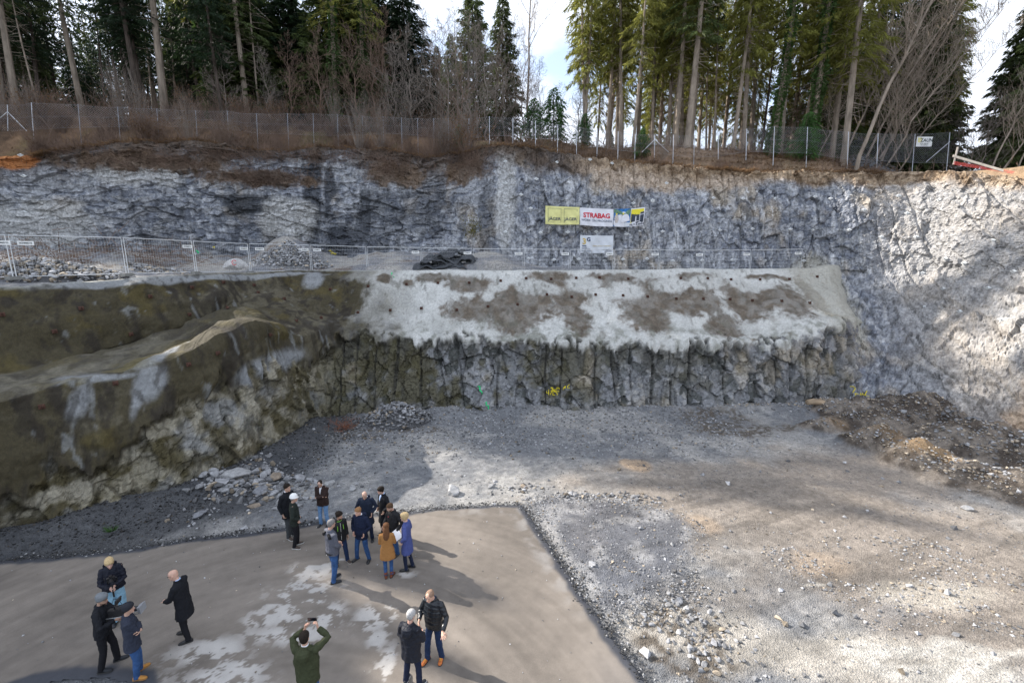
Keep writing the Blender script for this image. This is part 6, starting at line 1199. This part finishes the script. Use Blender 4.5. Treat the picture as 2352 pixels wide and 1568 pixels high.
    if hat == 'helmet':
        m = MB(); m.loft([[hp(*q) for q in ell((0, -.005, z), rx, f, b, 24)] for z, rx, f, b in ((1.705, .108, .150, .118), (1.710, .112, .156, .122), (1.716, .104, .122, .120), (1.76, .100, .116, .117), (1.80, .085, .098, .10), (1.828, .055, .064, .066), (1.836, .015, .02, .02))]); m.tube([hp(0, .095, 1.79), hp(0, .04, 1.842), hp(0, -.04, 1.842), hp(0, -.10, 1.79)], [.012, .013, .013, .010], 6); m.build('hard_hat', hatmat, root, True)
        m = MB(); m.ellipsoid(hp(-.098, .0, 1.745), (.006, .016, .012)); m.build('helmet_badge', m_redt, root)
    if glasses:
        m = MB()
        for sx in (-1, 1): m.tube([hp(sx*.033+.023*math.cos(a), .100-.012*abs(math.cos(a))*(1 if math.cos(a)*sx > 0 else .3), 1.681+.017*math.sin(a)) for a in np.linspace(0, 2*math.pi, 13)], .0028, 5); m.tube([hp(sx*.056, .092, 1.685), hp(sx*.078, .0, 1.675)], .0025, 4)
        m.tube([hp(-.012, .100, 1.684), hp(.012, .100, 1.684)], .0025, 4); m.build('glasses', m_frame, root)
    if shirt is not None:
        m = MB(); m.loft([[tuple(ub(q)) for q in c_] for c_ in (ell((0, .002, 1.46), .075, .078, .07), ell((0, .0, 1.535), .064, .062, .06), ell((0, 0, 1.55), .058, .056, .056))]); 
        if open_: m.loft([[tuple(ub(v)) for v in ((-w, .126+dy, z), (w, .126+dy, z), (w*.6, .150+dy, z), (-w*.6, .150+dy, z))] for z, w, dy in ((1.50, .045, -.062), (1.44, .040, -.030), (1.36, .034, -.008), (1.28, .018, -.002))])
        m.build('shirt', shirt, root, True)
    if zips is not None:
        for xz in (-.085, .085): m = MB(); m.tube([tuple(ub((xz, .128, 1.38))), tuple(ub((xz*1.1, .138, 1.22)))], .006, 5); m.build('zip', zips, root)
    return root, k, ub, hp, cl
def world_of(root, p): return Matrix.Translation(root.location) @ root.rotation_euler.to_matrix().to_4x4() @ Matrix.Scale(root.scale[0], 4) @ Vector(p)
cm = {}
def CMt(n, c, **k):
    if n not in cm: cm[n] = cloth_mat(n, c, **k)
    return cm[n]
blackc = CMt('black_wool', (.012, .013, .017)); black2 = CMt('black_softshell', (.018, .018, .02), rough=.6); navyc = CMt('navy_wool', (.012, .018, .042)); navyp = CMt('navy_parka', (.016, .024, .045), rough=.7); greenblk = CMt('green_black_cloth', (.02, .026, .022)); brownc = CMt('brown_cord', (.035, .022, .02)); tanc = CMt('tan_wool', (.34, .165, .055)); bluec = CMt('blue_wool', (.065, .085, .24)); olive = CMt('olive_parka', (.045, .052, .026), rough=.75); slate = CMt('slate_coat', (.032, .038, .058)); leather = CMt('black_leather', (.010, .013, .018), rough=.35, spec=.5, quilt='rows'); quilted = CMt('quilted_black', (.016, .018, .026), rough=.55, quilt='diag'); puffer = CMt('black_puffer', (.010, .012, .022), rough=.5, quilt='rows'); fleece = CMt('black_fleece', (.014, .015, .019)); greyw = CMt('grey_workwear', (.10, .105, .13), rough=.7)
jean_l = CMt('light_denim', (.16, .29, .50), noise=.3, scale=8); jean_m = CMt('mid_denim', (.035, .085, .21), noise=.3, scale=8); jean_d = CMt('dark_denim', (.018, .035, .085), noise=.25, scale=8); jean_p = CMt('pale_denim', (.24, .42, .55), noise=.2, scale=8); tr_blk = CMt('black_trousers', (.012, .012, .015)); tr_nav = CMt('navy_trousers', (.014, .02, .045)); tr_gry = CMt('grey_trousers', (.05, .055, .06))
sh_blk = plain_mat('black_shoes', (.010, .010, .012), .3, noise=.1, spec=.6); sh_brn = plain_mat('brown_shoes', (.075, .055, .045), .7); sh_tan = plain_mat('tan_suede', (.42, .20, .05), .8); sh_org = plain_mat('orange_shoes', (.50, .15, .04), .7, noise=.3, scale=30); sh_boot = plain_mat('brown_boots', (.16, .045, .02), .5); sh_dk = plain_mat('dark_shoes', (.025, .028, .034), .6)
h_dk = CMt('dark_hair', (.018, .013, .010), noise=.4, scale=60); h_br = CMt('brown_hair', (.085, .05, .028), noise=.4, scale=60); h_long = CMt('chestnut_hair', (.13, .06, .028), noise=.4, scale=60); h_gry = CMt('grey_hair', (.20, .19, .185), noise=.4, scale=60); h_thin = CMt('thin_hair', (.26, .17, .12), noise=.3, scale=60); h_lgry = CMt('silver_hair', (.40, .39, .38), noise=.4, scale=60); h_bl = CMt('blonde_hair', (.50, .37, .20), noise=.3, scale=60); h_gin = CMt('ginger_hair', (.26, .14, .065), noise=.4, scale=60)
shirt_w = CMt('white_shirt', (.75, .76, .80)); shirt_b = CMt('blue_shirt', (.38, .50, .72)); shirt_d = CMt('dark_shirt', (.02, .025, .05)); neon = plain_mat('neon_zip', (.35, .85, .08), .6, noise=0); hel = plain_mat('white_helmet', (.80, .80, .79), .35, noise=.02, spec=.5); bean_g = CMt('grey_beanie', (.17, .185, .20)); bean_d = CMt('dark_beanie', (.025, .027, .034))
CROSS = dict(handL=(.13, .19, 1.15), handR=(-.12, .165, 1.19), elbow=((-1, .2, -.9), (1, .2, -.9)), hx=((.5, -.75, .4), (-.5, -.8, .3)), palm=((0, -1, -.3), (0, -1, -.3)), curl=.7)
HB = dict(handL='pocket', handR='pocket')
p1 = person(668, 1233, 1111, -20, 'man in a long black coat standing behind the man in the white hard hat', blackc, tr_gry, sh_brn, hair=h_dk, hem=.72, shirt=shirt_w, head=(10, 5), sole=(.5, .5, .48))
p2 = person(682, 1254, 1137, 25, 'man in a white hard hat and dark green jacket seen from behind', greenblk, tr_blk, sh_brn, hem=.80, hat='helmet', hatmat=hel, hair=h_gry, **HB, head=(-5, 5), sole=(.6, .6, .58), girth=1.1, feet=((-.10, .02, 10), (.10, -.06, -30)))
p3 = person(746, 1205, 1099, -95, 'bearded man in a dark brown blazer and light jeans with folded arms', brownc, jean_l, sh_blk, hair=h_dk, hairstyle='receding', hem=.80, shirt=shirt_w, open_=True, glasses=True, beard=h_dk, head=(5, 22), girth=1.08, feet=((-.13, 0, 8), (.13, .02, -8)), **CROSS)
p4 = person(846, 1237, 1124, -82, 'bald man in a long navy hooded parka at the back of the group', navyp, tr_nav, sh_blk, hair=None, hem=.58, hood=True, shirt=shirt_w, open_=False, head=(-6, 25), beard=None, **HB, feet=((-.14, .05, 6), (.10, -.10, -6)))
p5 = person(885, 1226, 1117, -135, 'dark-haired man in a long black coat and light blue shirt behind the group', blackc, tr_blk, sh_blk, hair=h_dk, hairstyle='full', hem=.50, shirt=shirt_b, open_=True, head=(-20, 12), **HB)
p6 = person(785, 1292, 1176, -48, 'young bearded man in a black jacket with neon green zips', black2, jean_d, sh_brn, skin=(.42, .26, .19), hair=h_dk, hairstyle='full', hem=.82, beard=h_dk, zips=neon, head=(35, 5), sole=(.45, .42, .38), feet=((-.17, .05, 10), (.16, .0, -14)), handL=None, handR=None)
p7 = person(768, 1333, 1195, 50, 'grey-haired man in a grey and black work jacket seen from behind', greyw, jean_m, sh_dk, hair=h_gry, hem=.84, handL=(-.10, .20, 1.02), handR=(.10, .20, .98), head=(0, 5), feet=((-.09, .06, 8), (.09, -.06, -25)), girth=1.1)
p8 = person(834, 1285, 1163, -108, 'ginger-haired man in a navy duffle coat and blue jeans, centre of the group', navyc, jean_m, sh_blk, skin=(.62, .38, .29), hair=h_gin, hairstyle='short', hem=.76, hood=True, shirt=shirt_w, head=(-12, 12), girth=1.12, handL='pocket', handR='pocket', feet=((-.19, -.04, 20), (.19, .04, -18)))
p9 = person(893, 1325, 1207, 100, 'woman in a tan wool coat with long brown hair seen from behind', tanc, jean_m, sh_boot, hair=h_long, hairstyle='long', female=True, hem=.66, wide=.03, boots=True, head=(0, 5), collar=True, fold=.010, feet=((-.08, 0, 10), (.09, .02, -20)), handL=(-.02, .26, 1.16), handR=(.05, .25, 1.12), curl=.8)
p10 = person(908, 1272, 1153, -125, 'bearded man in a black softshell jacket holding papers', black2, jean_m, sh_blk, skin=(.50, .31, .23), hair=h_br, hem=.84, beard=h_br, head=(-20, 20), handL=(-.30, .14, .98), handR=(.17, .28, 1.04), girth=1.1, curl=(.7, .7), hx=((-.2, .5, -.6), None))
p11 = person(938, 1306, 1178, 178, 'woman with short blonde hair in a long blue wool coat', bluec, tr_nav, sh_blk, skin=(.60, .39, .30), hair=h_bl, hairstyle='bob', female=True, hem=.58, wide=.02, head=(5, 5), handL='pocket', handR='pocket', fold=.008, feet=((-.09, .04, 4), (.09, -.10, -8)))
p12 = person(276, 1424, 1274, -48, 'young blonde woman in a black puffer jacket holding a camera on a grip', puffer, jean_p, sh_blk, skin=(.66, .43, .35), hair=h_bl, hairstyle='ponytail', female=True, hem=.92, puff=.085, hood=True, wide=.12, head=(0, 28), girth=1.12, handL=(-.03, .30, 1.12), handR=(.05, .29, 1.07), elbow=((-1, -.4, -.8), (1, -.4, -.8)), curl=1.0, palm=((1, 0, 0), (-1, 0, 0)), hx=((.3, 1, .2), (-.3, 1, .2)))
p13 = person(434, 1464, 1307, 186, 'bald man with glasses in a long black coat facing the film crew', blackc, tr_blk, sh_blk, skin=(.60, .37, .28), hair=None, hem=.62, glasses=True, shirt=shirt_b, lean=5, head=(8, 15), handL=(-.05, .34, 1.06), handR=(.06, .30, 1.02), curl=.8, palm=((0, 0, -1), (0, 0, 1)), elbow=((-1, -.5, -.7), (1, -.5, -.7)), feet=((-.12, -.06, 20), (.13, .16, -8)), hx=((.7, .5, -.1), (-.7, .5, 0)))
p14 = person(251, 1530, 1366, 22, 'cameraman with a grey beanie and glasses in a black fleece', fleece, tr_blk, sh_dk, skin=(.42, .27, .20), hair=None, hem=.84, hat='beanie', hatmat=bean_g, glasses=True, beard=h_dk, head=(-8, 12), girth=1.1, lean=3, handL=(.06, .36, 1.30), handR=(.16, .30, 1.22), elbow=((-1, -.2, -1), (1, -.2, -.9)), curl=1.0, palm=((0, 0, 1), (-1, 0, 0)), hx=((.1, 1, .2), (0, 1, .3)), feet=((-.12, .12, 12), (.12, -.08, -6)))
p15 = person(316, 1550, 1388, 38, 'man with a dark beanie, slate coat and tan shoes with folded arms seen from behind', slate, jean_m, sh_tan, hair=h_dk, hem=.74, hat='beanie', hatmat=bean_d, head=(-5, 4), girth=1.06, sole=(.30, .17, .07), feet=((-.12, .05, 25), (.13, .0, -28)), **CROSS)
p16 = person(716, 1640, 1453, 92, 'man in an olive green parka raising a phone with both hands', olive, jean_m, sh_dk, skin=(.58, .36, .27), hair=h_dk, hem=.78, hood=True, shirt=shirt_w, head=(4, -4), girth=1.12, handL=(-.115, .30, 1.585), handR=(.125, .30, 1.615), elbow=((-1, .2, -.5), (1, .2, -.5)), curl=.9, palm=((1, -.2, 0), (-1, -.2, 0)), hx=((.2, .1, 1), (-.2, .1, 1)))
p17 = person(1000, 1512, 1348, -112, 'balding man in a black leather jacket and orange trainers gesturing with one hand', leather, jean_d, sh_org, skin=(.62, .38, .28), hair=h_thin, hairstyle='receding', hem=.84, shirt=shirt_d, head=(-8, 22), girth=1.14, handL=(-.36, .24, 1.02), handR=(.20, .26, 1.12), curl=(.12, .5), spread=(.9, 0), palm=((0, -.2, -1), (-1, 0, 0)), hx=((-.45, .6, -.25), None), feet=((-.13, -.05, 16), (.14, .10, -10)), fold=.010)
p18 = person(948, 1572, 1405, 72, 'silver-haired man in a long black quilted coat seen from behind', quilted, tr_nav, sh_dk, skin=(.58, .36, .28), hair=h_lgry, hem=.70, hood=True, glasses=True, head=(-12, 8), girth=1.2, handL=(-.15, .26, 1.10), handR=(.12, .28, 1.08), sole=(.7, .7, .7), feet=((-.17, .02, 10), (.17, .0, -12)))
finish_fused()
def held(name, label, cat, root, p, rot=(0, 0, 0)):
    o = empty(name, tuple(world_of(root, p))); o.rotation_euler = (rot[0], rot[1], root.rotation_euler[2]+rot[2]); return tag(o, label, cat)
# phone
o = held('phone', 'black phone held up by the man in the green parka', 'phone', p16[0], (.005, .37, 1.735), (R(8), 0, 0)); m = MB(); m.box((0, 0, 0), (.17, .010, .080)); m.build('case', m_black, o); m = MB(); m.box((0, -.0065, 0), (.155, .002, .070)); m.build('screen', m_lens, o)
# papers
o = held('papers', 'white sheets of paper between the man in the softshell and the woman in blue', 'papers', p10[0], (-.38, .26, .93), (R(-35), R(-10), R(-20))); m = MB(); n0 = 8
m.loft([[(x, y, .012*math.sin(x*9)+y*.1) for x in (-.18, .18)]+[(x, y, .012*math.sin(x*9)+y*.1+.004) for x in (.18, -.18)] for y in np.linspace(-.15, .15, n0)]); m.build('sheets', m_paper, o)
# gimbal camera of the young woman
o = held('handheld_camera', 'black camera on a vertical grip held by the blonde woman in the puffer jacket', 'camera', p12[0], (.01, .38, 1.12)); 
for nm, mk_ in (('grip', lambda m: m.tube([(0, 0, -.22), (0, 0, .10)], [.017, .021], 10)), ('gimbal_arm', lambda m: m.tube([(0, 0, .10), (-.09, 0, .13), (-.10, 0, .24), (-.05, .0, .26)], .013, 8)), ('body', lambda m: m.box((0, 0, .24), (.15, .08, .10))), ('lens', lambda m: m.tube([(0, .03, .24), (0, .12, .24), (0, .16, .24), (0, .20, .24)], [.038, .040, .046, .050], 14)), ('viewfinder', lambda m: m.box((0, -.01, .305), (.05, .06, .04))), ('monitor', lambda m: m.box((.11, -.02, .27), (.012, .09, .06)))):
    m = MB(); mk_(m); m.build(nm, m_black if nm != 'gimbal_arm' else m_frame, o)
m = MB(); m.tube([(0, .196, .24), (0, .204, .24)], .044, 14); m.build('front_glass', m_lens, o)
# cinema rig of the cameraman
o = held('camera_rig', 'large black video camera rig carried by the cameraman with the grey beanie', 'video camera', p14[0], (.13, .42, 1.36), (R(4), 0, R(-12)))
for nm, mk_, mt in (('body', lambda m: m.box((0, 0, 0), (.13, .24, .15)), m_black), ('lens', lambda m: m.tube([(0, .10, 0), (0, .20, 0), (0, .27, 0), (0, .34, 0)], [.045, .05, .055, .052], 14), m_black), ('top_handle', lambda m: m.tube([(0, -.10, .07), (0, -.09, .13), (0, .10, .14), (0, .11, .07)], .012, 8), m_frame),
                    ('monitor', lambda m: m.box((-.03, -.02, .23), (.17, .03, .11), Matrix.Rotation(R(-15), 3, 'X')), m_black), ('battery', lambda m: m.box((0, -.17, .01), (.09, .09, .13)), m_black), ('rods', lambda m: (m.tube([(-.04, -.32, -.10), (-.04, .34, -.10)], .009, 6), m.tube([(.04, -.32, -.10), (.04, .34, -.10)], .009, 6)), m_steel), ('side_grip', lambda m: m.tube([(.06, .18, -.10), (.12, .2, -.12), (.12, .18, -.22)], .017, 8), m_black),
                    ('shoulder_pad', lambda m: m.box((0, -.26, -.13), (.11, .18, .05)), m_black), ('cable', lambda m: m.tube([(0, -.12, .20), (.06, -.02, .36), (.09, .10, .30), (.05, .12, .06)], .005, 5), m_frame), ('record_button', lambda m: m.ellipsoid((-.07, .04, .02), (.006, .012, .012)), m_red)):
    m = MB(); mk_(m); m.build(nm, mt, o)
m = MB(); m.loft([[(-.06, .34, -.05), (.06, .34, -.05), (.06, .34, .05), (-.06, .34, .05)], [(-.10, .42, -.08), (.10, .42, -.08), (.10, .42, .08), (-.10, .42, .08)]]); m.build('matte_box', plain_mat('matte_box_grey', (.30, .31, .33), .5), o)
# details on clothes
def detail(pp, pts, w, mat, name, parent=None):
    root, k, ub = pp[0], pp[1], pp[2]; m = MB(); m.tube([tuple(ub(q)) for q in pts], w, 5); m.build(name, mat, root)
for z in (1.32, 1.22, 1.12): detail(p8, [(-.02, .142, z), (.03, .142, z-.01)], .008, m_frame, 'toggle')
detail(p6, [(0, .134, 1.46), (0, .145, 1.25), (0, .150, .90)], .004, m_sign, 'front_zip'); detail(p6, [(-.07, .06, 1.50), (0, .09, 1.495), (.07, .06, 1.50)], .006, neon, 'collar_trim')
detail(p17, [(0, .10, 1.48), (0, .155, 1.3), (0, .165, .9)], .004, m_frame, 'front_zip'); detail(p10, [(.06, .135, 1.33), (.10, .125, 1.33)], .007, m_redt, 'chest_logo'); detail(p10, [(0, .12, 1.48), (0, .142, 1.3), (0, .150, .9)], .004, m_frame, 'front_zip')
for sx in (-1, 1): detail(p7, [(sx*.07, -.102, 1.455), (sx*.14, -.108, 1.43), (sx*.16, -.104, 1.36)], .040, black2, 'shoulder_panel')
detail(p7, [(-.15, -.055, .90), (-.10, -.115, .89), (.0, -.150, .885), (.10, -.115, .89), (.15, -.055, .90)], .028, black2, 'hem_panel'); detail(p7, [(.03, -.172, .90), (.05, -.175, .885), (.03, -.172, .87)], .004, m_sign, 'reflective_mark')
for pp, mat in ((p17, neon),):
    pass
m_lace = plain_mat('yellow_laces', (.75, .50, .05), .7, noise=0)
for (fx, fy, toe) in ((-.13, -.05, 16), (.14, .10, -10)):
    t = R(toe); F_ = Vector((-math.sin(t), math.cos(t), 0)); Sd = Vector((math.cos(t), math.sin(t), 0)); m = MB()
    for u, z in ((.045, .092), (.07, .082), (.095, .073)): c_ = Vector((fx, fy, 0))+F_*u; m.tube([tuple(c_-Sd*.02+Vector((0, 0, z-.004))), tuple(c_+Vector((0, 0, z))), tuple(c_+Sd*.02+Vector((0, 0, z-.004)))], .005, 5)
    m.build('laces', m_lace, p17[0])
